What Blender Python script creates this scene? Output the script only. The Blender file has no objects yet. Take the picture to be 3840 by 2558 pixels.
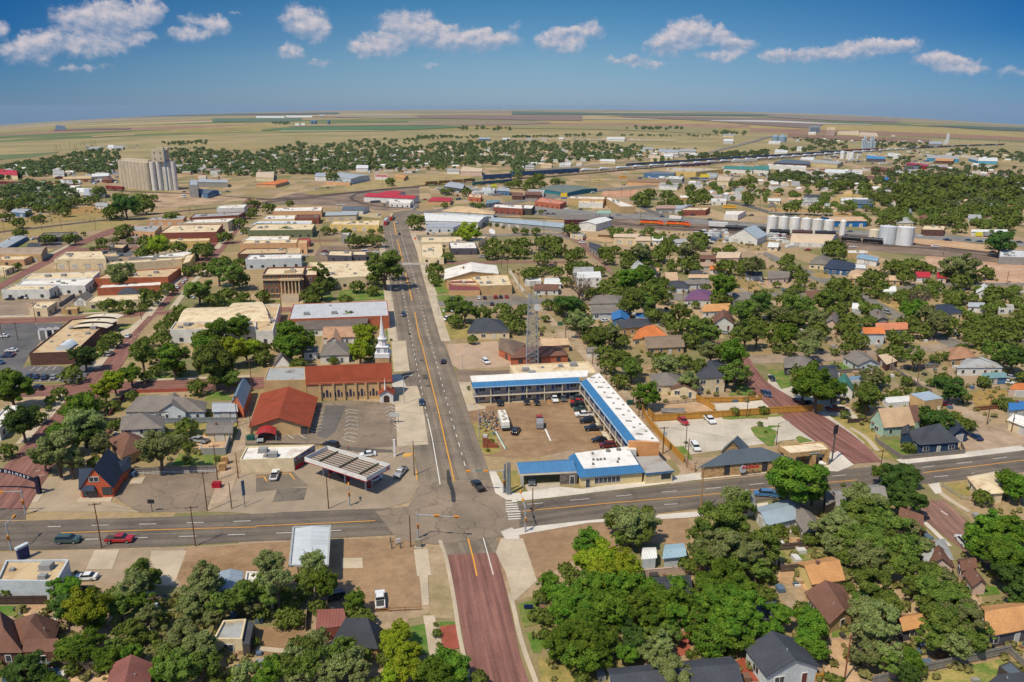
MU='MULTIPLY';WH='warehouse';PK='parking_lot'
import bpy,math,random
import numpy as np
from math import sin,cos,pi,radians,atan,atan2,hypot,sqrt,degrees
from mathutils import Vector,Matrix
random.seed(7);rng=np.random.default_rng(7)
C=bpy.context.scene.collection
# ---- camera model and terrain
HAZE=2e-5
F=2920.0;CX=1920.0;CY=1279.0;PITCH=atan((1279-401)/F);HC=95.0
def terr(x,y):
 r=hypot(x,y);a=abs(degrees(atan2(x,max(y,1e-3))))if y>0 else 40
 sd=.0158*(min(a,45)/32.4)**2.6
 t=max(0,r-1400)
 return-sd*t*(t/(t+300))if t else 0.0
TX=TY=0.0;TS=2.45
def T(t):
 global TX,TY,TS
 if t=='D':TX,TY,TS=0.,0.,2354/3840;return
 if t[0]=='h':TX,TY,TS=960.*int(t[1]),390.,2.452;return
 TX=960.*int(t[1]);TY={'1':640.,'2':1280.,'3':1918.}[t[0]];TS=2.45
def sray(sx,sy):
 u=sx-CX;v=CY-sy
 return u,F*cos(PITCH)+v*sin(PITCH),v*cos(PITCH)-F*sin(PITCH)
def Gs(sx,sy,h=0.):
 d=sray(sx,sy);z=h
 for _ in range(30):
  if d[2]>-1.5:t=30000/d[1]
  else:t=min((z-HC)/d[2],30000/d[1])
  z2=terr(d[0]*t,d[1]*t)+h
  if abs(z2-z)<.01:break
  z=z*.3+z2*.7
 return Vector((d[0]*t,d[1]*t,z))
def G(x,y,h=0.):return Gs(TX+x/TS,TY+y/TS,h)
def depth(p):return p.y*cos(PITCH)-(p.z-HC)*sin(PITCH)
def tph(b,x,y):
 Y=TY+y/TS;lo,hi=0,120
 for _ in range(40):
  m=(lo+hi)/2;z=b.z+m-HC
  zc=b.y*cos(PITCH)-z*sin(PITCH);v=b.y*sin(PITCH)+z*cos(PITCH)
  if CY-F*v/zc>Y:lo=m
  else:hi=m
 return m
def pts(s):return[tuple(float(v)for v in q.split(','))for q in s.split()]
# ---- materials
def lin(c):c=c/255.;return c/12.92 if c<=.04045 else((c+.055)/1.055)**2.4
MC={}
GAIN=.88
def col(c,k=.05):
 v=[lin(q)*GAIN for q in c];l=v[0]*.3+v[1]*.6+v[2]*.1;return tuple(min(.85,q*(1-k)+l*k)for q in v)+(1,)
class NT:
 def __init__(s,m):
  m.use_nodes=True;s.t=m.node_tree;s.n=s.t.nodes;s.l=s.t.links
  s.b=s.n.get('Principled BSDF')
 def new(s,k,**kw):
  n=s.n.new(k)
  for a,v in kw.items():setattr(n,a,v)
  return n
 def ln(s,a,b):s.l.new(a,b)
 def noise(s,vec,scale,detail=4,rough=.6):
  n=s.new('ShaderNodeTexNoise');n.inputs['Scale'].default_value=scale
  n.inputs['Detail'].default_value=detail;n.inputs['Roughness'].default_value=rough
  if vec is not None:s.ln(vec,n.inputs['Vector'])
  return n.outputs['Fac']
 def ramp(s,fac,a,b,c0=0.,c1=1.):
  n=s.new('ShaderNodeMapRange');n.inputs[1].default_value=a;n.inputs[2].default_value=b
  n.inputs[3].default_value=c0;n.inputs[4].default_value=c1;s.ln(fac,n.inputs[0]);return n.outputs[0]
 def mix(s,fac,a,b,bt='MIX'):
  n=s.new('ShaderNodeMix',data_type='RGBA',blend_type=bt)
  if isinstance(fac,(int,float)):n.inputs[0].default_value=fac
  else:s.ln(fac,n.inputs[0])
  for v,k in((a,6),(b,7)):
   if isinstance(v,tuple):n.inputs[k].default_value=v
   else:s.ln(v,n.inputs[k])
  return n.outputs[2]
 def math(s,op,a,b=None):
  n=s.new('ShaderNodeMath',operation=op)
  for i,v in enumerate((a,b)):
   if v is None:continue
   if isinstance(v,(int,float)):n.inputs[i].default_value=v
   else:s.ln(v,n.inputs[i])
  return n.outputs[0]
 def mapping(s,vec,sc,rot=0):
  n=s.new('ShaderNodeMapping');n.inputs['Scale'].default_value=sc;n.inputs['Rotation'].default_value=(0,0,rot)
  s.ln(vec,n.inputs['Vector']);return n.outputs[0]
def gray(v):return(v,v,v,1)
def PL(c):return M('plain',c)
def M(kind,c,c2=None):
 key=(kind,c,c2)
 if key in MC:return MC[key]
 m=bpy.data.materials.new('%s_%d_%d_%d'%(kind,*c));MC[key]=m
 t=NT(m);b=t.b;base=col(c);b.inputs['Roughness'].default_value=.85
 b.inputs['Specular IOR Level'].default_value=.25
 pos=t.new('ShaderNodeNewGeometry').outputs['Position']
 uv=t.new('ShaderNodeUVMap').outputs[0]
 def vary(colr,amt,scale,vec=pos,detail=5,lo=.35,hi=.65):
  f=t.ramp(t.noise(vec,scale,detail),lo,hi)
  return t.mix(f,t.mix(1.,colr,gray(1-amt),MU),t.mix(1.,colr,gray(1+amt*.8),MU))
 if kind=='plain':o=vary(base,.08,.6)
 elif kind=='wall':
  o=vary(vary(base,.12,.35),.1,3.,detail=2)
  sep=t.new('ShaderNodeSeparateXYZ');t.ln(pos,sep.inputs[0])
  st=t.noise(t.mapping(pos,(2.5,2.5,.12)),1.,3)
  o=t.mix(t.ramp(st,.6,.8,0,.35),o,t.mix(1.,o,(.55,.5,.45,1),MU))
 elif kind=='brick':
  br=t.new('ShaderNodeTexBrick');t.ln(uv,br.inputs['Vector']);br.inputs['Scale'].default_value=1
  br.inputs['Brick Width'].default_value=.44;br.inputs['Row Height'].default_value=.2;br.inputs['Mortar Size'].default_value=.018
  br.inputs['Color1'].default_value=base;br.inputs['Color2'].default_value=tuple(v*.72 for v in base[:3])+(1,)
  br.inputs['Mortar'].default_value=tuple(min(1,v*1.2+.05)for v in base[:3])+(1,)
  o=vary(br.outputs[0],.15,.5)
 elif kind=='stone':
  v=t.new('ShaderNodeTexVoronoi');v.inputs['Scale'].default_value=1.6;t.ln(t.mapping(uv,(1,1.6,1)),v.inputs['Vector'])
  s2=t.new('ShaderNodeSeparateColor');t.ln(v.outputs['Color'],s2.inputs[0])
  o=t.mix(s2.outputs[0],t.mix(1.,base,(.6,.55,.5,1),MU),t.mix(1.,base,(1.3,1.25,1.2,1),MU))
 elif kind=='shingle':
  s1=t.noise(t.mapping(uv,(1.2,3.5,1)),1.3,3,.8)
  o=t.mix(t.ramp(s1,.3,.7),t.mix(1.,base,gray(.74),MU),t.mix(1.,base,gray(1.2),MU))
  o=vary(o,.14,.25);st=t.noise(t.mapping(uv,(2.,.15,1)),1.,3)
  o=t.mix(t.ramp(st,.55,.8,0,.4),o,t.mix(1.,o,gray(.65),MU))
 elif kind=='metal':
  w=t.new('ShaderNodeTexWave',bands_direction='X');w.inputs['Scale'].default_value=.55;t.ln(uv,w.inputs['Vector'])
  st=t.noise(t.mapping(uv,(1.1,.08,1)),1.,4)
  o=t.mix(t.ramp(w.outputs['Fac'],.75,1.),base,t.mix(1.,base,gray(.66),MU))
  o=t.mix(t.ramp(st,.4,.75,0,.5),o,t.mix(1.,o,(.8,.74,.68,1),MU));o=vary(o,.08,.3)
  b.inputs['Roughness'].default_value=.5;b.inputs['Specular IOR Level'].default_value=.4
 elif kind=='flat':
  st=t.noise(pos,.22,6,.65);st2=t.noise(t.mapping(uv,(1.,.12,1)),.6,4)
  c2=c2 or tuple(int(v*q)for v,q in zip(c,(.8,.68,.56)))
  o=t.mix(t.ramp(st,.5,.72),base,col(c2));o=t.mix(t.ramp(st2,.5,.7,0,.55),o,t.mix(1.,o,(.82,.78,.72,1),MU))
  sm=t.new('ShaderNodeTexBrick');t.ln(uv,sm.inputs['Vector']);sm.inputs['Scale'].default_value=1
  sm.inputs['Brick Width'].default_value=9;sm.inputs['Row Height'].default_value=2.2;sm.inputs['Mortar Size'].default_value=.05
  o=t.mix(t.ramp(sm.outputs['Fac'],0,1,0,.3),o,t.mix(1.,o,gray(.6),MU))
 elif kind=='planks':
  w=t.new('ShaderNodeTexWave',bands_direction='X');w.inputs['Scale'].default_value=.8;t.ln(uv,w.inputs['Vector'])
  o=t.mix(t.ramp(w.outputs['Fac'],.8,1.),base,t.mix(1.,base,gray(.55),MU))
  o=t.mix(t.ramp(t.noise(t.mapping(uv,(1.3,.05,1)),1.,3),.35,.65),t.mix(1.,o,gray(.75),MU),o)
 elif kind=='ground':
  n1=t.noise(pos,.05,8,.65);n2=t.noise(pos,.35,6,.7);n3=t.noise(pos,2.5,3,.7)
  cc=col(c2)if c2 else tuple(v*.7 for v in base[:3])+(1,)
  o=t.mix(t.ramp(n1,.42,.6),base,cc);o=t.mix(t.ramp(n2,.35,.7),t.mix(1.,o,gray(.78),MU),t.mix(1.,o,gray(1.15),MU))
  o=t.mix(t.ramp(n3,.3,.7),t.mix(1.,o,gray(.86),MU),t.mix(1.,o,gray(1.1),MU))
 elif kind=='pave':
  n1=t.noise(pos,.12,7,.65);n3=t.noise(pos,1.4,4,.7)
  o=t.mix(t.ramp(n1,.35,.65),t.mix(1.,base,gray(.82),MU),t.mix(1.,base,gray(1.1),MU))
  o=t.mix(t.ramp(n3,.3,.7),t.mix(1.,o,gray(.9),MU),o)
  br=t.new('ShaderNodeTexBrick');t.ln(t.mapping(pos,(1,1,1),.2),br.inputs['Vector']);br.inputs['Scale'].default_value=1;br.offset=0
  br.inputs['Brick Width'].default_value=3.4;br.inputs['Row Height'].default_value=3.4;br.inputs['Mortar Size'].default_value=.05
  o=t.mix(t.ramp(br.outputs['Fac'],0,1,0,.35),o,t.mix(1.,o,gray(.55),MU))
 elif kind in('asphalt','road'):
  n1=t.noise(pos,.07,7,.65);n3=t.noise(pos,1.8,4,.75)
  o=t.mix(t.ramp(n1,.35,.65),t.mix(1.,base,gray(.72),MU),t.mix(1.,base,(1.16,1.12,1.05,1),MU))
  o=t.mix(t.ramp(n3,.3,.7),t.mix(1.,o,gray(.85),MU),t.mix(1.,o,gray(1.1),MU))
  v=t.new('ShaderNodeTexVoronoi',feature='DISTANCE_TO_EDGE');v.inputs['Scale'].default_value=.11
  wp=t.new('ShaderNodeVectorMath',operation='ADD');t.ln(pos,wp.inputs[0])
  nn=t.new('ShaderNodeTexNoise');nn.inputs['Scale'].default_value=.25;nn.inputs['Detail'].default_value=4;t.ln(pos,nn.inputs['Vector'])
  sc=t.new('ShaderNodeVectorMath',operation='SCALE');sc.inputs['Scale'].default_value=6;t.ln(nn.outputs['Color'],sc.inputs[0]);t.ln(sc.outputs[0],wp.inputs[1])
  t.ln(wp.outputs[0],v.inputs['Vector'])
  o=t.mix(t.ramp(v.outputs['Distance'],.008,.022,.5 if kind=='asphalt' else.3,0),o,t.mix(1.,o,gray(.4),MU))
  if kind=='road':
   sx=t.new('ShaderNodeSeparateXYZ');t.ln(uv,sx.inputs[0])
   ln_=t.math(MU,sx.outputs[0],2*pi/3.6)
   wv=t.math('SINE',ln_);lon=t.noise(t.mapping(uv,(1.5,.02,1)),1.4,4)
   a=t.math('ADD',t.math(MU,wv,.09),lon)
   o=t.mix(t.ramp(a,.36,.68),t.mix(1.,o,gray(.74),MU),t.mix(1.,o,gray(1.12),MU))
 elif kind=='brickroad':
  n1=t.noise(pos,.1,6,.7);n3=t.noise(pos,2.8,4,.8)
  lon=t.noise(t.mapping(uv,(.6,.02,1)),1.6,4)
  o=t.mix(t.ramp(lon,.38,.62),t.mix(1.,base,gray(.62),MU),t.mix(1.,base,gray(1.12),MU))
  o=t.mix(t.ramp(n1,.35,.65),t.mix(1.,o,(.78,.76,.8,1),MU),o)
  o=t.mix(t.ramp(n3,.3,.7),t.mix(1.,o,gray(.8),MU),t.mix(1.,o,gray(1.2),MU))
 elif kind=='lawn':
  n1=t.noise(pos,.2,6,.7);n2=t.noise(pos,2.2,3,.7)
  o=t.mix(t.ramp(n1,.42,.68),base,col((150,140,75)))if not c2 else t.mix(t.ramp(n1,.4,.6),base,col(c2))
  o=t.mix(t.ramp(n2,.3,.7),t.mix(1.,o,gray(.75),MU),t.mix(1.,o,gray(1.15),MU))
 elif kind=='paint':
  o=t.mix(t.ramp(t.noise(pos,1.6,5,.75),.52,.68,0,.55),base,col((125,115,105)))
 elif kind=='car':
  rgb=t.new('ShaderNodeRGB');rgb.outputs[0].default_value=base;o=rgb.outputs[0];b.inputs['Roughness'].default_value=.28;b.inputs['Coat Weight'].default_value=.5
  b.inputs['Specular IOR Level'].default_value=.5
 elif kind=='glass':
  rgb=t.new('ShaderNodeRGB');rgb.outputs[0].default_value=base;o=rgb.outputs[0];b.inputs['Roughness'].default_value=.12;b.inputs['Specular IOR Level'].default_value=.7
 elif kind=='concrete_silo':
  o=vary(base,.1,.15);st=t.noise(t.mapping(pos,(.5,.5,.03)),1.,4)
  o=t.mix(t.ramp(st,.45,.7,0,.6),o,t.mix(1.,o,(.68,.62,.55,1),MU))
 t.ln(o,b.inputs['Base Color'])
 return m
def leafmat(name,c,c2,c3):
 m=bpy.data.materials.new(name);t=NT(m);b=t.b
 tc=t.new('ShaderNodeTexCoord').outputs['Object'];oi=t.new('ShaderNodeObjectInfo')
 n=t.noise(tc,2.2,3,.6)
 o=t.mix(t.ramp(n,.38,.62),col(c,0),col(c2,0));o=t.mix(t.ramp(t.noise(tc,9,2,.7),.45,.75,0,.7),o,col(c3,0))
 hs=t.new('ShaderNodeHueSaturation');t.ln(o,hs.inputs['Color'])
 t.ln(t.ramp(oi.outputs['Random'],0,1,.485,.52),hs.inputs['Hue']);t.ln(t.ramp(oi.outputs['Random'],0,1,.78,1.3),hs.inputs['Value'])
 b.inputs['Roughness'].default_value=.7;b.inputs['Specular IOR Level'].default_value=.15
 t.ln(hs.outputs[0],b.inputs['Base Color'])
 tr=t.new('ShaderNodeBsdfTranslucent');t.ln(hs.outputs[0],tr.inputs['Color'])
 mx=t.new('ShaderNodeMixShader');mx.inputs[0].default_value=.38
 t.ln(b.outputs[0],mx.inputs[1]);t.ln(tr.outputs[0],mx.inputs[2]);t.ln(mx.outputs[0],t.n['Material Output'].inputs[0])
 return m
# ---- mesh builder
class MB:
 def __init__(s):s.v=[];s.f=[];s.m=[];s.sm=[]
 def poly(s,ps,mi=0):
  k=len(s.v);s.v+=[tuple(p)for p in ps];s.f.append(tuple(range(k,k+len(ps))));s.m.append(mi);return s
 def prism(s,ps,z0,z1,mi=0,top=True,bot=False,mtop=None):
  n=len(ps);a=[Vector((p[0],p[1],z0))for p in ps];b=[Vector((p[0],p[1],z1))for p in ps]
  for i in range(n):s.poly([a[i],a[(i+1)%n],b[(i+1)%n],b[i]],mi)
  if top:s.poly(b,mi if mtop is None else mtop)
  if bot:s.poly(a[::-1],mi)
  return s
 def slab(s,ps,t,mi=0):
  q=[Vector(p)-Vector((0,0,t))for p in ps];n=len(ps)
  s.poly(ps,mi);s.poly(q[::-1],mi)
  for i in range(n):s.poly([q[i],q[(i+1)%n],ps[(i+1)%n],ps[i]],mi)
  return s
 def box(s,c,d,ang=0,mi=0,ux=None):
  cx,cy,cz=c;dx,dy,dz=d;ca,sa=cos(ang),sin(ang)
  q=[(cx+x*ca-y*sa,cy+x*sa+y*ca)for x,y in((-dx/2,-dy/2),(dx/2,-dy/2),(dx/2,dy/2),(-dx/2,dy/2))]
  return s.prism(q,cz-dz/2,cz+dz/2,mi,True,True)
 def cyl(s,c,r,z0,z1,n=12,mi=0,r2=None,cap=True):
  r2=r if r2 is None else r2
  a=[(c[0]+r*cos(2*pi*i/n),c[1]+r*sin(2*pi*i/n),z0)for i in range(n)]
  b=[(c[0]+r2*cos(2*pi*i/n),c[1]+r2*sin(2*pi*i/n),z1)for i in range(n)]
  for i in range(n):s.poly([a[i],a[(i+1)%n],b[(i+1)%n],b[i]],mi)
  if cap and r2>0:s.poly(b,mi)
  return s
 def tube(s,p,q,r,n=6,mi=0,r2=None):
  p=Vector(p);q=Vector(q);d=(q-p);r2=r if r2 is None else r2
  if d.length<1e-6:return s
  z=d.normalized();x=z.orthogonal().normalized();y=z.cross(x)
  a=[p+x*(r*cos(2*pi*i/n))+y*(r*sin(2*pi*i/n))for i in range(n)]
  b=[q+x*(r2*cos(2*pi*i/n))+y*(r2*sin(2*pi*i/n))for i in range(n)]
  for i in range(n):s.poly([a[i],a[(i+1)%n],b[(i+1)%n],b[i]],mi)
  s.poly(b,mi);s.poly(a[::-1],mi);return s
 def mesh(s,name,mats,org=(0,0,0),smooth=False):
  me=bpy.data.meshes.new(name);o=Vector(org)
  me.from_pydata([tuple(Vector(v)-o)for v in s.v],[],s.f)
  for m in(mats if isinstance(mats,(list,tuple))else[mats]):me.materials.append(m)
  me.polygons.foreach_set('material_index',s.m)
  if smooth:me.polygons.foreach_set('use_smooth',[True]*len(s.f))
  uvl=me.uv_layers.new(name='UVMap')
  for p in me.polygons:
   n=p.normal
   if abs(n.z)>.999:
    vs=[me.vertices[i].co for i in p.vertices];best=max(range(len(vs)),key=lambda i:(vs[i]-vs[i-1]).length)
    u=vs[best]-vs[best-1];u=Vector((u.x,u.y,0)).normalized()if u.length>1e-6 else Vector((1,0,0))
   else:u=Vector((-n.y,n.x,0)).normalized()
   w=n.cross(u)
   for li in p.loop_indices:
    co=me.vertices[me.loops[li].vertex_index].co;uvl.data[li].uv=(co.dot(u),co.dot(w))
  return me
 def build(s,name,mats,parent=None,smooth=False):
  org=parent_org(parent);me=s.mesh(name,mats,org,smooth)
  o=bpy.data.objects.new(name,me);C.objects.link(o)
  if parent is not None:o.parent=parent
  return o
ORG={}
def parent_org(p):
 return ORG.get(p.name,Vector((0,0,0)))if p is not None else Vector((0,0,0))
LABELS=[]
def thing(name,label,cat,loc,group=None):
 o=bpy.data.objects.new(name,None);C.objects.link(o);o.empty_display_size=.5
 o.location=loc;ORG[o.name]=Vector(loc);o['label']=label;o['category']=cat
 if group:o['group']=group
 return o
def part(mb,name,mats,parent,smooth=False):
 o=mb.build(name,mats,parent,smooth);ORG[o.name]=parent_org(parent);return o
def struct(mb,name,mats,kind='structure'):
 o=mb.build(name,mats);o['kind']=kind;return o
def place(o,base):
 LABELS.append((o,base))
LM=[]
def landmark(name,p):LM.append((name,Vector(p)))
def text(s,size,p,ux,uy,mat,parent,ext=.03):
 cu=bpy.data.curves.new('lettering','FONT');cu.body=s;cu.size=size;cu.extrude=ext;cu.align_x='CENTER';cu.align_y='CENTER'
 cu.offset=size*.018;cu.resolution_u=2;cu.materials.append(mat)
 o=bpy.data.objects.new('lettering',cu);C.objects.link(o)
 ux=Vector(ux).normalized();uy=Vector(uy).normalized();n=ux.cross(uy)
 m=Matrix((ux,uy,n)).transposed().to_4x4();m.translation=Vector(p)-parent_org(parent)
 me=bpy.data.meshes.new_from_object(o);bpy.data.objects.remove(o);o=bpy.data.objects.new('lettering',me);C.objects.link(o);o.parent=parent;o.matrix_local=m;return o
# ---- flat sheets
LV={'road':3,'lot':2,'yard':1,'mark':5,'mark2':6}
SHN=[0]
def stag():SHN[0]+=1;return(SHN[0]%19)*.0014
def lift(r,lev):return.03*lev+max(0,r-500)*.00012*min(lev,3)+max(0,r-1400)*.00012
def gpt(x,y,lev):p=G(x,y);r=hypot(p.x,p.y);return p+Vector((0,0,lift(r,lev)))
def sheet(name,s,mat,lev=2,kind='structure'):
 ps=pts(s)if isinstance(s,str)else s;mb=MB();sg=Vector((0,0,stag()));mb.poly([gpt(x,y,lev)+sg for x,y in ps])
 if mb_area(mb.v)<0:mb.f[0]=mb.f[0][::-1]
 o=struct(mb,name,mat,kind);return o
def mb_area(v):return sum(v[i-1][0]*v[i][1]-v[i][0]*v[i-1][1]for i in range(len(v)))
def resample(ps,n):
 ps=[Vector(p)for p in ps];L=[0]
 for a,b in zip(ps,ps[1:]):L.append(L[-1]+(b-a).length)
 out=[]
 for k in range(n+1):
  t=L[-1]*k/n;i=0
  while i<len(L)-2 and L[i+1]<t:i+=1
  d=L[i+1]-L[i];out.append(ps[i].lerp(ps[i+1],(t-L[i])/d if d else 0))
 return out
RD=[]
def smooth_line(ps,it=2):
 for _ in range(it):
  q=[ps[0]]
  for a,b in zip(ps,ps[1:]):q+=[a.lerp(b,.25),a.lerp(b,.75)]
  q.append(ps[-1]);ps=q
 return ps
def ribbon_pts(L,R,lev,name,mat,n=24,kind='structure'):
 L=resample(smooth_line(L),n);R=resample(smooth_line(R),n)
 if name!='field' and lev>0:RD.extend(((a+b)/2,max((a-b).length/2+.5,(L[0]-L[1]).length*.6))for a,b in zip(L,R))
 me=bpy.data.meshes.new(name)
 off=stag();vs=[];uv=[];d=0
 NX=4
 for i,(a,b)in enumerate(zip(L,R)):
  if i:d+=((a+b)/2-(L[i-1]+R[i-1])/2).length
  for k in range(NX+1):
   p=a.lerp(b,k/NX);r=hypot(p.x,p.y)
   vs.append((p.x,p.y,terr(p.x,p.y)+off+lift(r,lev)));uv.append(((b-a).length*k/NX,d))
 fs=[]
 for i in range(n):
  for k in range(NX):
   q=i*(NX+1)+k;fs.append((q,q+1,q+NX+2,q+NX+1))
 me.from_pydata(vs,[],fs);me.materials.append(mat);u=me.uv_layers.new(name='UVMap')
 for lp in me.loops:u.data[lp.index].uv=uv[lp.vertex_index]
 me.update()
 if me.polygons[0].normal.z<0:me.flip_normals()
 o=bpy.data.objects.new(name,me);C.objects.link(o);o['kind']=kind;return o
def ribbon(name,l,r,mat,lev=3,n=24):
 return ribbon_pts([G(*p)for p in pts(l)],[G(*p)for p in pts(r)],lev,name,mat,n)
def path(name,s,w,mat,lev=3,n=24,kind='structure',ps=None):
 P=smooth_line(ps or[G(*p)for p in pts(s)],2);L=[];R=[]
 for i,p in enumerate(P):
  a=P[max(0,i-1)];b=P[min(len(P)-1,i+1)];t=b-a;nn=Vector((-t.y,t.x,0)).normalized()*w/2;L.append(p+nn);R.append(p-nn)
 return ribbon_pts(L,R,lev,name,mat,n,kind)
def marks(name,lines,w,mat,dash=None,lev=5):
 mb=MB()
 for s in lines:
  P=[G(*p)for p in(pts(s)if isinstance(s,str)else s)]
  L=sum((b-a).length for a,b in zip(P,P[1:]))
  if dash:
   on,per=dash;k=int(L/per);R=resample(P,max(2,int(L/1.)));segs=[]
   for i in range(k+1):
    a=i*per;b=min(a+on,L);segs.append([R[min(len(R)-1,int(a/L*(len(R)-1)))],R[min(len(R)-1,max(int(a/L*(len(R)-1))+1,int(b/L*(len(R)-1))))]])
  else:segs=[[a,b]for a,b in zip(P,P[1:])]
  for a,b in segs:
   t=(b-a);
   if t.length<.05:continue
   nn=Vector((-t.y,t.x,0)).normalized()*w/2;r=hypot(a.x,a.y);z=Vector((0,0,lift(r,lev)+.01))
   mb.poly([a-nn+z,b-nn+z,b+nn+z,a+nn+z][::1])
   if mb_area(mb.v[-4:])<0:mb.f[-1]=mb.f[-1][::-1]
 return struct(mb,name,mat)
def raised(name,s,mat,h=.14):
 mb=MB();P=[G(*p)for p in pts(s)]
 if mb_area(P)<0:P=P[::-1]
 mb.prism(P,0,h);return struct(mb,name,mat)
def kerb_path(s,w,mat,h=.14,name='sidewalk'):
 P=smooth_line([G(*p)for p in pts(s)],1);mb=MB();L=[];R=[]
 for i,p in enumerate(P):
  t=P[min(len(P)-1,i+1)]-P[max(0,i-1)];nn=Vector((-t.y,t.x,0)).normalized()*w/2;L.append(p+nn);R.append(p-nn)
 for i in range(len(P)-1):
  a,b,c,d=R[i],R[i+1],L[i+1],L[i]
  up=Vector((0,0,h));mb.poly([a+up,b+up,c+up,d+up]);mb.poly([a,b,b+up,a+up]);mb.poly([c,d,d+up,c+up])
 for(a,d)in((R[0],L[0]),(L[-1],R[-1])):mb.poly([d,a,a+Vector((0,0,h)),d+Vector((0,0,h))])
 return struct(mb,name,mat)
# ---- palettes
WC=dict(W=('wall',(222,220,212)),T=('wall',(200,166,116)),C=('wall',(226,206,166)),R=('brick',(150,80,60)),O=('brick',(190,102,64)),G=('wall',(150,148,142)),B=('wall',(84,122,158)),P=('wall',(168,198,180)),D=('wall',(78,72,68)),L=('wall',(198,206,208)),Y=('wall',(216,184,110)),S=('stone',(196,164,116)),N=('wall',(46,72,100)),K=('brick',(104,66,54)),E=('brick',(196,158,100)),V=('wall',(120,128,92)),I=('wall',(214,186,168)),M=('metal',(188,196,200)),Q=('wall',(92,88,96)),A=('wall',(214,168,122)))
RC=dict(g=('shingle',(128,120,112)),k=('shingle',(72,75,82)),b=('shingle',(122,86,70)),t=('shingle',(206,172,134)),w=('flat',(232,228,218)),m=('metal',(178,184,188)),c=('flat',(226,206,168)),r=('shingle',(150,68,40)),o=('shingle',(214,122,62)),u=('metal',(128,84,120)),l=('metal',(56,122,186)),n=('shingle',(54,64,82)),a=('shingle',(204,148,92)),s=('flat',(168,170,168)),d=('metal',(96,108,118)),x=('metal',(236,236,230)),e=('metal',(74,140,122)),f=('flat',(206,180,138)),h=('metal',(196,40,48)),j=('metal',(222,196,160)))
def wm(k):return M(*WC[k])if isinstance(k,str)else M(*k)
def rm(k):return M(*RC[k])if isinstance(k,str)else M(*k)
WORD=dict(W='white',T='tan',C='cream',R='red brick',O='orange brick',G='grey',B='blue',P='pale green',D='dark',L='pale blue',Y='yellow',S='stone',N='navy',K='dark brick',E='tan brick',V='olive',I='pinkish',M='metal',Q='slate grey',A='peach')
RWORD=dict(g='grey shingle',k='charcoal',b='brown',t='tan',w='white',m='silver metal',c='cream',r='red',o='orange',u='purple metal',l='blue',n='navy',a='light brown',s='pale grey',d='slate grey metal',x='white metal',e='green metal',f='sandy',h='bright red',j='beige metal')
WHITE=lambda:PL((225,222,215));GLASS=lambda:M('glass',(58,66,74));DARK=lambda:PL((60,55,52))
def wpn(p0,p1,t0,t1,z0,z1,off):
 d=(p1-p0).normalized();n=Vector((d.y,-d.x,0));a=p0+d*t0+n*off;b=p0+d*t1+n*off
 return[Vector((a.x,a.y,z0)),Vector((b.x,b.y,z0)),Vector((b.x,b.y,z1)),Vector((a.x,a.y,z1))]
def window(p0,p1,t,w,z,h,root,name='window',fm=None,gm=None):
 d=(Vector((p1.x,p1.y,0))-Vector((p0.x,p0.y,0))).normalized();n=Vector((d.y,-d.x,0))
 mb=MB();c=Vector((p0.x,p0.y,0))+d*t;ang=atan2(d.y,d.x)
 mb.box((c.x+n.x*.03,c.y+n.y*.03,z+h/2),(w+.24,.12,h+.24),ang,0)
 q=wpn(c-d*10,c+d*10,10-w/2,10+w/2,z,z+h,.1);mb.poly(q,1)
 if w>1.1 and name=='window':
  k=max(1,int(round(w/1.1))-1)
  for i in range(k):
   x=t-w/2+w*(i+1)/(k+1);cc=Vector((p0.x,p0.y,0))+d*x;mb.box((cc.x+n.x*.1,cc.y+n.y*.1,z+h/2),(.09,.05,h),ang,0)
 return part(mb,name,[fm or WHITE(),gm or GLASS()],root)
SEEN=[0,0]
def ensure_ccw(P):return P if mb_area(P)>0 else[P[1],P[0],P[3],P[2]]
NMS=dict(store='store_building',office='office_building',motel='motel_building')
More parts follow.
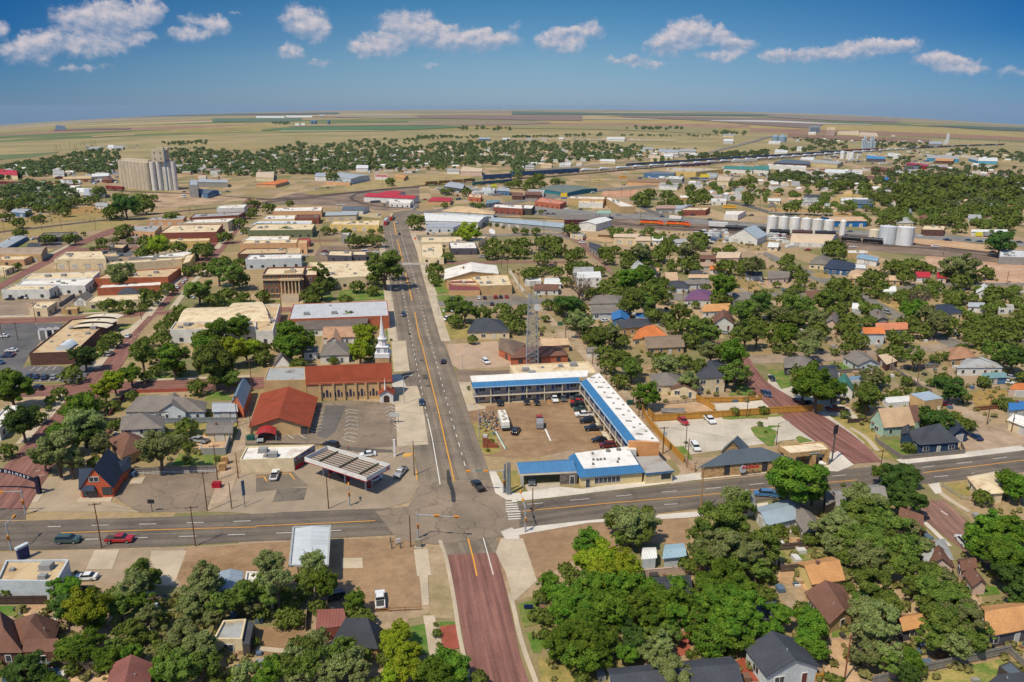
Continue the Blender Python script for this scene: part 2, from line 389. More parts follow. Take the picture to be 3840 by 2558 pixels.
def bld(s,h,rt,w,r,label=None,cat='house',name=None,rise=None,ridge=None,win=1,group=None,par=.5,door=0,z0=None,over=None,axis=None,units=0,wins=None,trim=None,rank=None):
 name=name or NMS.get(cat,cat.replace(" ","_"));q=pts(s);P=[G(x,y,h)for x,y in q]
 if len(P)==2:
  R1,R2=[G(x,y,h+(rise or 3))for x,y in pts(ridge)]
  P.append(Vector((2*R2.x-P[1].x,2*R2.y-P[1].y,P[1].z)));P.append(Vector((2*R1.x-P[0].x,2*R1.y-P[0].y,P[0].z)))
 if len(P)==3:P.append(P[0]+P[2]-P[1])
 P=[Vector((p.x,p.y,0))for p in P]
 if mb_area(P)<0:P=[P[1],P[0],P[3],P[2]]
 cen=sum(P,Vector())/4;zg=terr(cen.x,cen.y)if z0 is None else z0;cen.z=zg
 desc='%s %s with %s roof'%(WORD.get(w,'')if isinstance(w,str)else '',{'house':'house','store':'commercial building','shed':'shed','garage':'garage',WH:'warehouse'}.get(cat,cat),({'flat':'flat ','hip':'hipped ','vault':'arched '}.get(rt,'gabled ')+(RWORD.get(r,'')if isinstance(r,str)else '')))
 root=thing(name,label or desc,cat,cen,group)
 if label is None:place(root,desc)
 A,B,Cc,D=P;up=lambda p,z:Vector((p.x,p.y,zg+z));rise=rise if rise is not None else(2.2 if rt!='vault' else 3)
 far=cen.length>950;mw=wm(w);mr=rm(r);ov=.45 if over is None else over
 wall=MB();roof=MB()
 dy=zg+par
 if rt=='flat':
  wall.prism([(p.x,p.y)for p in P],zg-.3,zg+h,0,top=False)
  cx=cen
  inn=[]
  for i in range(4):
   e1=(P[i]-P[i-1]).normalized();e2=(P[(i+1)%4]-P[i]).normalized();n1=Vector((-e1.y,e1.x,0));n2=Vector((-e2.y,e2.x,0));inn.append(P[i]+(n1+n2)*.3/(max(.5,1+n1.dot(n2))))
  for i in range(4):
   j=(i+1)%4;wall.poly([up(P[i],h),up(P[j],h),up(inn[j],h),up(inn[i],h)],1);wall.poly([up(inn[i],h),up(inn[j],h),up(inn[j],h-par),up(inn[i],h-par)],0)
  roof.poly([up(p,h-par+.01)for p in inn],0)
  wall_m=[mw,trim or mw]
 else:
  wall.prism([(p.x,p.y)for p in P],zg-.3,zg+h,0,top=False);wall_m=[mw]
  if rt in('g1',):Q=[B,Cc,D,A]
  else:Q=[A,B,Cc,D]
  a,b,c,d=Q;u=(b-a).normalized();v=(d-a).normalized()
  if rt.startswith('g'):
   m1=(a+d)/2;m2=(b+c)/2;sl=rise/((d-a).length/2)
   for(g0,g1,mm)in((a,d,m1),(b,c,m2)):
    t=[up(g0,h),up(g1,h),up(mm,h+rise-.05)];wall.poly(t if g0 is b else t[::-1],0)
   e0,e1,e2,e3=a-u*ov-v*ov,b+u*ov-v*ov,c+u*ov+v*ov,d-u*ov+v*ov;r1,r2=m1-u*ov,m2+u*ov;hz=h-sl*ov
   roof.slab([up(e0,hz),up(e1,hz),up(r2,h+rise),up(r1,h+rise)],.14);roof.slab([up(e2,hz),up(e3,hz),up(r1,h+rise),up(r2,h+rise)],.14)
  elif rt=='hip':
   hw=(d-a).length/2;lw=(b-a).length/2;ins=min(hw,lw*.98);m1=(a+d)/2+u*ins;m2=(b+c)/2-u*ins;sl=rise/hw
   if hw>lw:
    m1=(a+b)/2+v*lw;m2=(d+c)/2-v*lw;sl=rise/lw
   e0,e1,e2,e3=a-u*ov-v*ov,b+u*ov-v*ov,c+u*ov+v*ov,d-u*ov+v*ov;hz=h-sl*ov*.7;E=[up(e,hz)for e in(e0,e1,e2,e3)];r1,r2=up(m1,h+rise),up(m2,h+rise)
   if hw>lw:fs=[[E[0],E[1],r1],[E[1],E[2],r2,r1],[E[2],E[3],r2],[E[3],E[0],r1,r2]]
   else:fs=[[E[0],E[1],r2,r1],[E[1],E[2],r2],[E[2],E[3],r1,r2],[E[3],E[0],r1]]
   for f in fs:roof.poly(f,0)
   roof.poly([e-Vector((0,0,.02))for e in E[::-1]],0)
  elif rt=='shed':
   roof.slab([up(a,h),up(b,h),up(c,h+rise),up(d,h+rise)],.15)
   wall.poly([up(b,h),up(c,h),up(c,h+rise)],0);wall.poly([up(a,h),up(d,h+rise),up(d,h)],0);wall.poly([up(c,h),up(d,h),up(d,h+rise),up(c,h+rise)],0)
  elif rt=='vault':
   n=8;prev=None
   for k in range(n+1):
    f=k/n;zz=h+rise*sin(pi*f);x0=a.lerp(d,f);x1=b.lerp(c,f);cur=(up(x0-u*.3,zz),up(x1+u*.3,zz))
    if prev:roof.poly([prev[0],prev[1],cur[1],cur[0]],0)
    prev=cur
   for(g0,g1,fl)in((a,d,1),(b,c,0)):
    t=[up(g0.lerp(g1,k/n),h+rise*sin(pi*k/n)-.05)for k in range(n+1)];wall.poly(t[::-1]if fl else t,0)
 wp=part(wall,'wall',wall_m,root);rp=part(roof,'roof',mr,root)
 rnd=random.Random(int(cen.x*7+cen.y*13))
 if rt=='flat' and not units and(B-A).length>12:units=max(1,int((B-A).length*(Cc-B).length/160))
 for k in range(min(units,8)):
  f,g=rnd.uniform(.12,.88),rnd.uniform(.2,.8);p=A.lerp(B,f).lerp(D.lerp(Cc,f),g);mb=MB();a0=atan2((B-A).y,(B-A).x);sz=rnd.choice((.7,1.2,1.8))
  mb.box((p.x,p.y,zg+h-par+.15+sz*.3),(sz*1.3,sz,sz*.6),a0,0);mb.box((p.x,p.y,zg+h-par+.05),(sz*1.6,sz*1.3,.15),a0,0)
  part(mb,'roof_unit',PL((150,150,148)),rp)
 if rt in('g0','g1','hip')and not far:
  for k in range(1):
   f,g=rnd.uniform(.2,.8),.3
   p=A.lerp(B,f).lerp(D.lerp(Cc,f),g)
   ht=h+rise*min(1,g*2)*.75 if rt!='g1' else h+rise*(1-abs(f-.5)*2)
   mb=MB();mb.cyl((p.x,p.y),.1,zg+ht-.3,zg+ht+.35,8);part(mb,'vent_pipe',PL((170,170,168)),rp)
  if rnd.random()<.22:
   p=A.lerp(B,.35).lerp(D.lerp(Cc,.35),.5);mb=MB();mb.box((p.x,p.y,zg+h+rise*.9),(.6,.55,1.5),atan2((B-A).y,(B-A).x));mb.box((p.x,p.y,zg+h+rise*.9+.8),(.72,.66,.12),atan2((B-A).y,(B-A).x));part(mb,'chimney',M('brick',(140,100,82)),rp)
 if win and not far or wins:
  E=[(A,B),(B,Cc),(Cc,D),(D,A)]
  for i,(p,q2)in enumerate(E):
   d=(q2-p);n=Vector((d.y,-d.x,0)).normalized();L=d.length
   vis=n.dot((Vector((0,0,0))-Vector((p.x+d.x/2,p.y+d.y/2,0))).normalized())
   if vis<.12 or L<3:continue
   if cat in('house',)or wins=='house':
    k=max(1,int(L/3.6));stories=max(1,int(h/2.7))
    for st in range(stories):
     for j in range(k):
      t=L*(j+.5)/k
      if st==0 and j==k//2 and i==0 and k>1:window(p,q2,t,.95,zg+.1,2.05,root,'door',WHITE(),M('plain',rnd.choice([(110,60,50),(200,196,188),(90,96,104)])));continue
      window(p,q2,t,rnd.choice((.9,1.,1.7)),zg+.95+st*2.75,1.25,root)
   elif cat in('store','office','courthouse')and wins is None:
    k=max(1,int(L/6));z=.9
    for j in range(k):
     t=L*(j+.5)/k
     if j==k//2:window(p,q2,t,1.1,zg+.1,2.2,root,'door',DARK(),GLASS())
     else:window(p,q2,t,1.4,zg+z,1.3,root,'window',DARK())
   elif cat in('garage',WH,'shed')and wins is None:
    k=max(1,int(L/7))if L>7 else(1 if i==0 or L>4 else 0)
    for j in range(min(k,4)):
     t=L*(j+.5)/k;window(p,q2,t,min(2.8,L*.5),zg+.1,min(h-.5,2.6),root,'door',DARK()if rnd.random()<.5 else WHITE(),M('metal',(205,203,196)))
 root['_r']=0;del root['_r']
 return root,[up(p,h)for p in P],zg,P
# ---- trees
def crown_mesh(name,kind,n,seed,lf_=0,kk=1):
 r=np.random.default_rng(seed);P=[];NN=[]
 if kind in 'oval':
  k=int(r.integers(46,76)*kk);tall=r.uniform(.8,1.15);ox,oy=r.uniform(-.2,.2,2);v=r.normal(size=(k,3));v/=np.linalg.norm(v,axis=1)[:,None];rr=r.uniform(.3,.86,k)**.75*(1+.16*np.sin(v[:,0]*4+seed));cs=v*rr[:,None];cs[:,2]=cs[:,2]*tall*.85+1.42;cs[:,0]+=ox*(cs[:,2]-1.4);cs[:,1]+=oy*(cs[:,2]-1.4)
  sg=r.uniform(.06,.14,k);w=sg**1.7;w/=w.sum();idx=r.choice(k,n,p=w);e=r.normal(size=(n,3));ln=np.linalg.norm(e,axis=1)[:,None];e*=np.minimum(1,2.1/ln);P=cs[idx]+e*sg[idx][:,None]*np.array([1,1,.72]);P[:,2]=np.maximum(P[:,2],.42+.2*r.random(n))
  NN=e/ln+(P-np.array([0,0,1.2]))*.5+np.array([0,0,.35])
  lf=lf_ or(.034 if n>9000 else.042 if n>5000 else.06)
 elif kind=='poplar':
  z=r.random(n)**.9*4.2+.5;wd=.5*np.sin(np.clip((z-.4)/4.5,0,1)*pi)**.6+.1;th=r.uniform(0,2*pi,n);rad=wd*np.sqrt(r.random(n))*(1+.25*np.sin(5*th+z*3));P=np.stack([rad*np.cos(th),rad*np.sin(th),z],1);NN=np.stack([np.cos(th),np.sin(th),th*0+.3],1);lf=.06
 elif kind=='conifer':
  z=r.random(n)**1.3;th=r.uniform(0,2*pi,n);rad=(1-z)*(.65+.35*np.cos(z*44))*np.sqrt(r.random(n)*.7+.3)*(1+.2*np.sin(th*7+z*9));P=np.stack([rad*np.cos(th),rad*np.sin(th),z*2.7+.25],1);NN=np.stack([np.cos(th),np.sin(th),th*0+.5],1);lf=.06
 elif kind=='egg':
  v=r.normal(size=(n,3));v/=np.linalg.norm(v,axis=1)[:,None];rad=1-.08*r.random(n);P=v*rad[:,None]*np.array([1,1,1.45])+np.array([0,0,1.45]);NN=v;lf=.055
 elif kind=='bare':
  v=r.normal(size=(n,3));v/=np.linalg.norm(v,axis=1)[:,None];P=v*(.5+.5*r.random(n))[:,None]*np.array([.9,.9,.75])+np.array([0,0,1.35]);NN=v;lf=.03
 nrm=NN+r.normal(size=(n,3))*.75;nrm/=np.linalg.norm(nrm,axis=1)[:,None]
 a=np.cross(nrm,r.normal(size=(n,3)));a/=np.linalg.norm(a,axis=1)[:,None];b=np.cross(nrm,a)
 s=lf*(.6+.8*r.random(n))[:,None];s2=s*(.55+.5*r.random(n))[:,None]
 V=np.stack([P-a*s-b*s2*.6,P+a*s*.7-b*s2,P+a*s+b*s2*.7,P-a*s*.6+b*s2],1).reshape(-1,3)
 me=bpy.data.meshes.new(name);me.vertices.add(len(V));me.vertices.foreach_set('co',V.astype(np.float32).ravel());me.loops.add(4*n);me.loops.foreach_set('vertex_index',np.arange(4*n,dtype=np.int32))
 me.polygons.add(n);me.polygons.foreach_set('loop_start',np.arange(0,4*n,4,dtype=np.int32));me.polygons.foreach_set('loop_total',np.full(n,4,dtype=np.int32));me.update(calc_edges=True)
 me.materials.append(None);return me
def trunk_mesh(name,kind,seed):
 r=random.Random(seed);mb=MB()
 top=1.25 if kind in('oval','bare','egg')else 2.4
 mb.tube((0,0,-.05),(.03,.02,.7),.085,7,r2=.06)
 if kind in('oval','bare','egg'):
  for i in range(7):
   th=i*2*pi/7+r.uniform(-.3,.3);z0=r.uniform(.45,.75);q=(.38*cos(th),.38*sin(th),z0+r.uniform(.35,.65));mb.tube((.02,.01,z0),q,.038,5,r2=.022)
   for j in range(3 if kind!='bare' else 6):
    t2=th+r.uniform(-.8,.8);l=r.uniform(.25,.45);e=(q[0]+l*cos(t2),q[1]+l*sin(t2),q[2]+r.uniform(.05,.5));mb.tube(q,e,.02,4,r2=.008)
    if kind=='bare':
     for _ in range(3):mb.tube(e,(e[0]+r.uniform(-.2,.2),e[1]+r.uniform(-.2,.2),e[2]+r.uniform(0,.3)),.01,3,r2=.004)
 mb.tube((.03,.02,.7),(0,0,top+.4),.055,5,r2=.012)
 return mb.mesh(name,PL((112,94,78)))
TREE={}
def tree_protos():
 mats=dict(d=leafmat('leaf_dark',(74,104,44),(108,136,58),(54,78,36)),v=leafmat('leaf_pale',(132,144,82),(164,170,106),(94,106,60)),o=leafmat('leaf_olive',(102,124,50),(142,158,68),(72,92,38)),g=leafmat('leaf_green',(88,124,36),(134,160,50),(60,90,28)),y=leafmat('leaf_yellow',(140,160,36),(178,186,50),(94,116,28)),b=leafmat('leaf_dry',(136,124,100),(156,142,116),(108,98,80)))
 TREE['mats']=mats
 TREE['oval']=[crown_mesh('crown','oval',8500,10+i)for i in range(10)];TREE['oval_trunk']=[trunk_mesh('trunk','oval',i)for i in range(3)]
 TREE['open']=[crown_mesh('crown','oval',10000,110+i,.036,.62)for i in range(4)]+[crown_mesh('crown','oval',5200,120+i,.042,.62)for i in range(4)];TREE['far']=[crown_mesh('crown','oval',3000,40+i)for i in range(5)]
 TREE['big']=[crown_mesh('crown','oval',22000,60+i)for i in range(5)]
 for k,n in(('poplar',3600),('conifer',3500),('egg',6000),('bare',500)):TREE[k]=[crown_mesh('crown',k,n,80+i)for i in range(2)];TREE[k+'_trunk']=[trunk_mesh('trunk',k,i+9)for i in range(2)]
TN=dict(d='dark green leafy tree',o='greyish olive elm tree',g='green leafy tree',y='bright yellow-green tree',b='dry leafless grey tree',c='dark conifer tree',p='tall narrow poplar tree',e='clipped egg-shaped evergreen',s='low green shrub',k='dark low shrub')
TREES=[]
def trees(s):
 for q in s.split():
  a=q.split(',');TREES.append((TX+float(a[0])/TS,TY+float(a[1])/TS,float(a[2])/TS,a[3]if len(a)>3 else 'o',float(a[4])if len(a)>4 else 0))
def tree_geom(sx,sy,r,ty,k5=0):
 kc=k5 or dict(p=2.4,c=1.3,e=1.45,s=.8,k=.8).get(ty,1.4);R=5.
 if ty in 'sk':kc=.8
 for _ in range(8):
  p=Gs(sx,sy,kc*R);R=max(.5,r*depth(p)/F)
 z=terr(p.x,p.y);return Vector((p.x,p.y,z)),R
def plant_trees():
 L=[(tree_geom(*t),t)for t in TREES];L.sort(key=lambda a:-a[1][2])
 rest=L[300:];r=random.Random(5)
 for(p,R),t in L[:300]:
  ty=t[3];kind=dict(p='poplar',c='conifer',e='egg',b='bare').get(ty,'oval')
  px=t[2]*1024/3840
  cm=r.choice(TREE['big']if kind=='oval' and px>17 else TREE['far']if kind=='oval' and px<6.5 else TREE[kind])
  name={'s':'shrub','k':'shrub','p':'poplar_tree','c':'conifer_tree','e':'clipped_evergreen'}.get(ty,'tree')
  root=thing(name,TN[ty],'shrub' if ty in 'sk' else 'tree',p,'trees and shrubs of the town');place(root,TN[ty])
  a=r.uniform(0,6.28);sc=R if kind!='conifer' else R*1.0;root.rotation_euler=(0,0,a);zz=r.uniform(.88,1.12)*(.62 if ty in 'sk' else 1)
  if ty=='e':zz=1
  sc*=1.1 if ty in 'ovgp' else 1.02;root.scale=(sc*1.04,sc*1.04,sc*zz)
  if ty=='o' and px>6.5 and r.random()<.7:cm=TREE['open'][r.randint(0,3)if px>17 else r.randint(4,7)]
  if ty=='o' and r.random()<.42:ty='v'
  mat=TREE['mats'][{'c':'d','p':'v','e':'g','s':'g','k':'d','b':'b'}.get(ty,ty)]
  hi=t[4]-1.4 if t[4]else 0
  for nm,me in(('crown',cm),('trunk',r.choice(TREE[(kind if kind in('poplar','conifer','egg','bare')else 'oval')+'_trunk']))):
   o=bpy.data.objects.new(nm,me);C.objects.link(o);o.parent=root
   if hi:o.location.z=hi if nm=='crown' else 0;o.scale.z=1 if nm=='crown' else 1+hi/1.2
   if nm=='crown':o.material_slots[0].link='OBJECT';o.material_slots[0].material=mat
 print('trees',len(L),'rest',len(rest));return rest
def scatter_mass(name,items,mat,seed,nq=60):
 r=np.random.default_rng(seed);n=len(items)
 P=np.array([[p.x,p.y,p.z]for p,R in items]);R=np.array([R for p,R in items])
 k=nq;idx=np.repeat(np.arange(n),k);m=n*k
 v=r.normal(size=(m,3));v/=np.linalg.norm(v,axis=1)[:,None];v[:,2]=np.where(r.random(m)<.65,np.abs(v[:,2]),v[:,2])
 bump=1+.25*np.sin(v[:,0]*6+idx)*np.sin(v[:,1]*5+idx*2)
 Q=P[idx]+v*(R[idx]*bump*(.75+.3*r.random(m)))[:,None]*np.array([1,1,.75])+np.stack([idx*0,idx*0,R[idx]*.85],1)
 nrm=v+r.normal(size=(m,3))*.5;nrm/=np.linalg.norm(nrm,axis=1)[:,None];a=np.cross(nrm,r.normal(size=(m,3)));a/=np.linalg.norm(a,axis=1)[:,None];b=np.cross(nrm,a)
 s=(R[idx]*(.16+.16*r.random(m))*sqrt(60/nq))[:,None]
 V=np.stack([Q-a*s-b*s,Q+a*s-b*s,Q+a*s+b*s,Q-a*s+b*s],1).reshape(-1,3)
 me=bpy.data.meshes.new(name);me.vertices.add(len(V));me.vertices.foreach_set('co',V.astype(np.float32).ravel());me.loops.add(4*m);me.loops.foreach_set('vertex_index',np.arange(4*m,dtype=np.int32))
 me.polygons.add(m);me.polygons.foreach_set('loop_start',np.arange(0,4*m,4,dtype=np.int32));me.polygons.foreach_set('loop_total',np.full(m,4,dtype=np.int32));me.update(calc_edges=True)
 me.materials.append(mat);o=bpy.data.objects.new(name,me);C.objects.link(o);o['kind']='stuff';return o
# ---- vehicles
def loft(prof,w,tw,mi=0,mb=None):
 mb=mb or MB();zs=[z for x,z in prof];z0,z1=min(zs),max(zs)
 yw=lambda z:w/2-tw*(z-z0)/(z1-z0+1e-6)
 L=[Vector((x,yw(z),z))for x,z in prof];R=[Vector((x,-yw(z),z))for x,z in prof];n=len(prof)
 mb.poly(L[::-1]if True else L,mi);mb.poly(R,mi)
 for i in range(n):mb.poly([R[i],L[i],L[(i+1)%n],R[(i+1)%n]][::-1],mi)
 return mb
CARS={}
def car_protos():
 paint=M('car',(200,200,200));tyre=PL((38,36,36));rim=M('car',(150,152,155));glass=M('glass',(30,38,46));lamp=M('car',(230,228,215));red=M('car',(160,30,24));bed=PL((70,68,66))
 def proto(k,body,cabin,roof,w,wheels,wr=.34,extra=None):
  root={}
  L=[('body',loft(body,w,.06),paint),('window_band',loft(cabin,w-.12,.22),glass),('car_roof',loft(roof,w-.5,.04),paint)]
  if extra:L.append(('cargo_bed',extra,bed))
  x1=max(x for x,z in body);x0=min(x for x,z in body)
  for s in(-1,1):
   m=MB();m.box((x1-.04,s*(w/2-.28),.66),(.12,.34,.16));L.append(('headlight',m,lamp));m=MB();m.box((x0+.04,s*(w/2-.24),.74),(.12,.26,.2));L.append(('taillight',m,red))
   for wx in wheels:
    m=MB();m.tube((wx,s*(w/2-.2),wr),(wx,s*(w/2+.02),wr),wr,12,0);m.tube((wx,s*(w/2-.1),wr),(wx,s*(w/2+.035),wr),wr*.58,8,1);L.append(('wheel',m,[tyre,rim]))
  CARS[k]=[(nm,m.mesh(nm,mt))for nm,m,mt in L]
 proto('sedan',[(-2.3,.35),(2.3,.3),(2.35,.62),(2.2,.78),(1.1,.92),(-1.5,.98),(-2.25,.92),(-2.35,.6)],[(-1.75,.9),(1.15,.88),(.45,1.36),(-1.1,1.38)],[(-1.05,1.36),(.4,1.34),(.3,1.44),(-.95,1.45)],1.84,(1.4,-1.4))
 proto('suv',[(-2.4,.4),(2.4,.38),(2.45,.75),(2.3,1.),(1.3,1.1),(-2.4,1.12),(-2.45,.7)],[(-2.35,1.05),(1.35,1.03),(.7,1.62),(-2.15,1.66)],[(-2.15,1.62),(.65,1.6),(.5,1.74),(-2.05,1.78)],1.96,(1.5,-1.5),.39)
 b=MB();b.box((-1.85,0,1.13),(1.9,1.56,.06))
 proto('pickup',[(-2.9,.5),(2.85,.46),(2.9,.85),(2.75,1.08),(1.5,1.18),(-2.85,1.12),(-2.95,.8)],[(-.85,1.05),(1.55,1.08),(.95,1.66),(-.7,1.7)],[(-.7,1.66),(.9,1.62),(.75,1.78),(-.6,1.82)],2.02,(1.85,-1.85),.41,b)
 proto('van',[(-2.8,.4),(2.7,.4),(2.8,.8),(2.4,1.15),(-2.8,1.2),(-2.85,.7)],[(-2.7,1.1),(2.4,1.1),(1.8,1.8),(-2.6,1.85)],[(-2.7,1.75),(1.7,1.72),(1.5,2.15),(-2.6,2.2)],2.05,(1.8,-1.8),.38)
PAINTS=dict(w=(232,232,230),k=(34,36,42),s=(164,166,168),r=(176,24,26),n=(36,60,96),g=(84,90,92),b=(70,120,170),m=(110,26,34),y=(228,186,40),e=(60,84,80),o=(214,96,40))
PWORD=dict(w='white',k='black',s='silver',r='red',n='dark blue',g='grey',b='blue',m='maroon',y='yellow',e='dark green',o='orange')
def car(x,y,fx,fy,kind,c,label=None,group='parked and moving vehicles',scale=1):
 p=G(x,y);q=G(fx,fy);a=atan2(q.y-p.y,q.x-p.x)
 word={'sedan':'sedan','suv':'SUV','pickup':'pickup truck','van':'van'}[kind];p.z+=.09
 root=thing({'sedan':'sedan_car','suv':'suv_car','pickup':'pickup_truck','van':'van'}[kind],label or '%s %s parked'%(PWORD[c],word),'pickup truck' if kind=='pickup' else 'van' if kind=='van' else 'car',p,group)
 if label is None:place(root,'%s %s'%(PWORD[c],word))
 root.rotation_euler=(0,0,a);root.scale=(scale,)*3;pm=M('car',PAINTS[c])
 for nm,me in CARS[kind]:
  o=bpy.data.objects.new(nm,me);C.objects.link(o);o.parent=root
  if nm in('body','car_roof'):o.material_slots[0].link='OBJECT';o.material_slots[0].material=pm
 return root
def cars(s):
 for q in s.split():
  a=q.split(',');car(float(a[0]),float(a[1]),float(a[2]),float(a[3]),{'s':'sedan','u':'suv','p':'pickup','v':'van'}[a[4]],a[5])
# ---- street furniture
def pole(s,label=None,arm=1,col_=(112,78,54),transformer=0,r=.16):
 bx,by,ty=[float(v)for v in s.split(',')];b=G(bx,by);h=max(5,min(16,tph(b,bx,ty)))
 root=thing('utility_pole',label or 'wooden utility pole','utility pole',b,'wooden utility poles');
 if label is None:place(root,'brown wooden utility pole')
 m=MB();m.cyl((b.x,b.y),r,b.z-.2,b.z+h,8,r2=r*.65);part(m,'shaft',M('plain',col_),root)
 if arm:
  m=MB();m.box((b.x,b.y+.15,b.z+h-.5),(2.6,.14,.16),.25)
  for k in(-1.1,-.4,.4,1.1):m.cyl((b.x+k,b.y+.15+k*.25),.06,b.z+h-.42,b.z+h-.2,6)
  part(m,'crossarm',PL((130,108,88)),root)
 if transformer:
  m=MB();m.cyl((b.x+.45,b.y-.1),.3,b.z+h-2.6,b.z+h-1.5,10);part(m,'transformer',PL((170,186,196)),root)
 return b+Vector((0,0,h-.2))
def wire(a,b,sag=1.2,label=None):
 mb=MB();n=8;pr=None
 for i in range(n+1):
  t=i/n;p=a.lerp(b,t)-Vector((0,0,sag*4*t*(1-t)))
  if pr:mb.tube(pr,p,.022,3)
  pr=p
 o=mb.build('power_line',PL((50,48,46)));o['label']=label or 'thin black overhead wire';o['category']='power line';o['group']='overhead wires strung between the poles'
 if not label:o['label']='thin black overhead wire strung between wooden poles'
def lamp(bx,by,ty,dx,label=None,c=(176,178,180)):
 b=G(bx,by);h=max(5,min(13,tph(b,bx,ty)));root=thing('street_lamp',label or 'x','street lamp',b,'street lamps')
 if label is None:place(root,'grey metal street lamp with curved arm')
 m=MB();m.cyl((b.x,b.y),.13,b.z,b.z+h,8,r2=.09);part(m,'post',M('plain',c),root)
 m=MB();m.tube((b.x,b.y,b.z+h-.1),(b.x+dx*1.2,b.y,b.z+h+.45),.06);m.tube((b.x+dx*1.2,b.y,b.z+h+.45),(b.x+dx*2.4,b.y,b.z+h+.5),.05);part(m,'arm',M('plain',c),root)
 m=MB();m.box((b.x+dx*2.7,b.y,b.z+h+.46),(.8,.32,.18));part(m,'lamp_head',PL((200,200,198)),root)
def signal(bx,by,h,ex,ey,label,heads=2,sign=True,street=''):
 b=G(bx,by);e=G(ex,ey,h);e.z=b.z+h;top=Vector((b.x,b.y,b.z+h));d=e-top;d.z=0
 root=thing('traffic_signal',label,'traffic signal',b,'mast arm traffic signals')
 grey=PL((168,172,176));m=MB();m.cyl((b.x,b.y),.2,b.z,b.z+h+.3,10,r2=.14);part(m,'post',grey,root)
 m=MB();m.tube(top,e,.12,8,r2=.07);part(m,'mast_arm',grey,root)
 yel=PL((232,148,24));ln=PL((60,40,30));a=atan2(d.y,d.x)
 for k in range(heads):
  p=top.lerp(e,1-.5*k/max(1,heads-1)if heads>1 else.97);m=MB();m.box((p.x,p.y,p.z),(1.25,.34,.42),a)
  n=Vector((sin(a),-cos(a),0))*.2
  for j in(-1,0,1):q=p+d.normalized()*j*.36;m.tube(q+n*.8,q+n*1.5,.13,8,1)
  part(m,'signal_head',[yel,ln],root)
 m=MB();m.box((b.x+.1,b.y-.32,b.z+3.4),(.42,.36,1.2))
 for j in(-1,0,1):m.tube((b.x+.1,b.y-.5,b.z+3.4+j*.36),(b.x+.1,b.y-.62,b.z+3.4+j*.36),.13,8,1)
 part(m,'side_signal',[yel,ln],root)
 if sign:
  p=top.lerp(e,.7);m=MB();m.box((p.x,p.y,p.z+.1),(1.9,.06,.45),a);sg=part(m,'street_sign',PL((20,128,104)),root)
  if street:text(street,.34,p+Vector((sin(a)*.05,-cos(a)*.05,.1)),(cos(a),sin(a),0),(0,0,1),PL((230,235,230)),root)
def fence(s,h,mat,label,name='wooden_fence',post=2.4,cat='fence',th=.06,group=None,rails=False,pm=None,dark=False):
 P=[G(*p)for p in pts(s)];c=sum(P,Vector())/len(P);root=thing(name,label or 'x',cat,P[0],group)
 if label is None:place(root,{'wooden_fence':'weathered wooden board fence'}.get(name,name.replace('_',' ')))
 for a,b in zip(P,P[1:]):
  d=b-a;L=d.length;an=atan2(d.y,d.x);m=MB();c=(a+b)/2
  if rails:
   for z in(.35,.75,1.1):
    if z<h+.1:m.box((c.x,c.y,c.z+z),(L,th,.12),an)
  else:
   m.box((c.x,c.y,c.z+h/2+.03),(L,th,h-.06),an);n=Vector((d.y,-d.x,0)).normalized()*.09
   for z in(.4,h-.35):m.box((c.x+n.x,c.y+n.y,c.z+z),(L,.07,.1),an)
  part(m,'panel',mat,root);m=MB();k=max(1,int(L/post))
  for i in range(k+1):p=a.lerp(b,i/k);m.box((p.x,p.y,p.z+h/2+.02),(.13,.13,h+.04),an)
  part(m,'fence_posts',pm or mat,root)
 return root
def wallrun(s,h,mat,label,th=.25,name='block_wall'):
 P=[G(*p)for p in pts(s)];root=thing(name,label,'wall',P[0])
 for a,b in zip(P,P[1:]):
  d=b-a;c=(a+b)/2;m=MB();m.box((c.x,c.y,c.z+h/2),(d.length+th*.5,th,h),atan2(d.y,d.x));m.box((c.x,c.y,c.z+h+.04),(d.length+th,th+.08,.08),atan2(d.y,d.x));part(m,'wall_section',mat,root)
 return root
def tank(x,y,r,h,label,mat,dome=.12,name='storage_tank',z=0,group=None,cat='tank'):
 b=G(x,y);R=r/TS*depth(b)/F;b.y+=R;b.z=terr(b.x,b.y)+z;root=thing(name,label,cat,b,group);m=MB();m.cyl((b.x,b.y),R,b.z,b.z+h,28,cap=False);part(m,'shell',mat,root,True)
 m=MB();m.cyl((b.x,b.y),R+.1,b.z+h,b.z+h+R*dome*2,28,r2=.3);m.cyl((b.x,b.y),.4,b.z+h+R*dome*2-.2,b.z+h+R*dome*2+.6,8);part(m,'tank_roof',mat,root)
 m=MB();
 for q in(-.3,.3):m.tube((b.x+R*.5+q,b.y-R*.9,b.z),(b.x+R*.5+q,b.y-R*.9,b.z+h+.6),.05)
 for k in range(int(h/.8)):m.tube((b.x+R*.5-.3,b.y-R*.9,b.z+.4+k*.8),(b.x+R*.5+.3,b.y-R*.9,b.z+.4+k*.8),.03,4)
 part(m,'ladder',PL((150,150,150)),root);return root,b,R
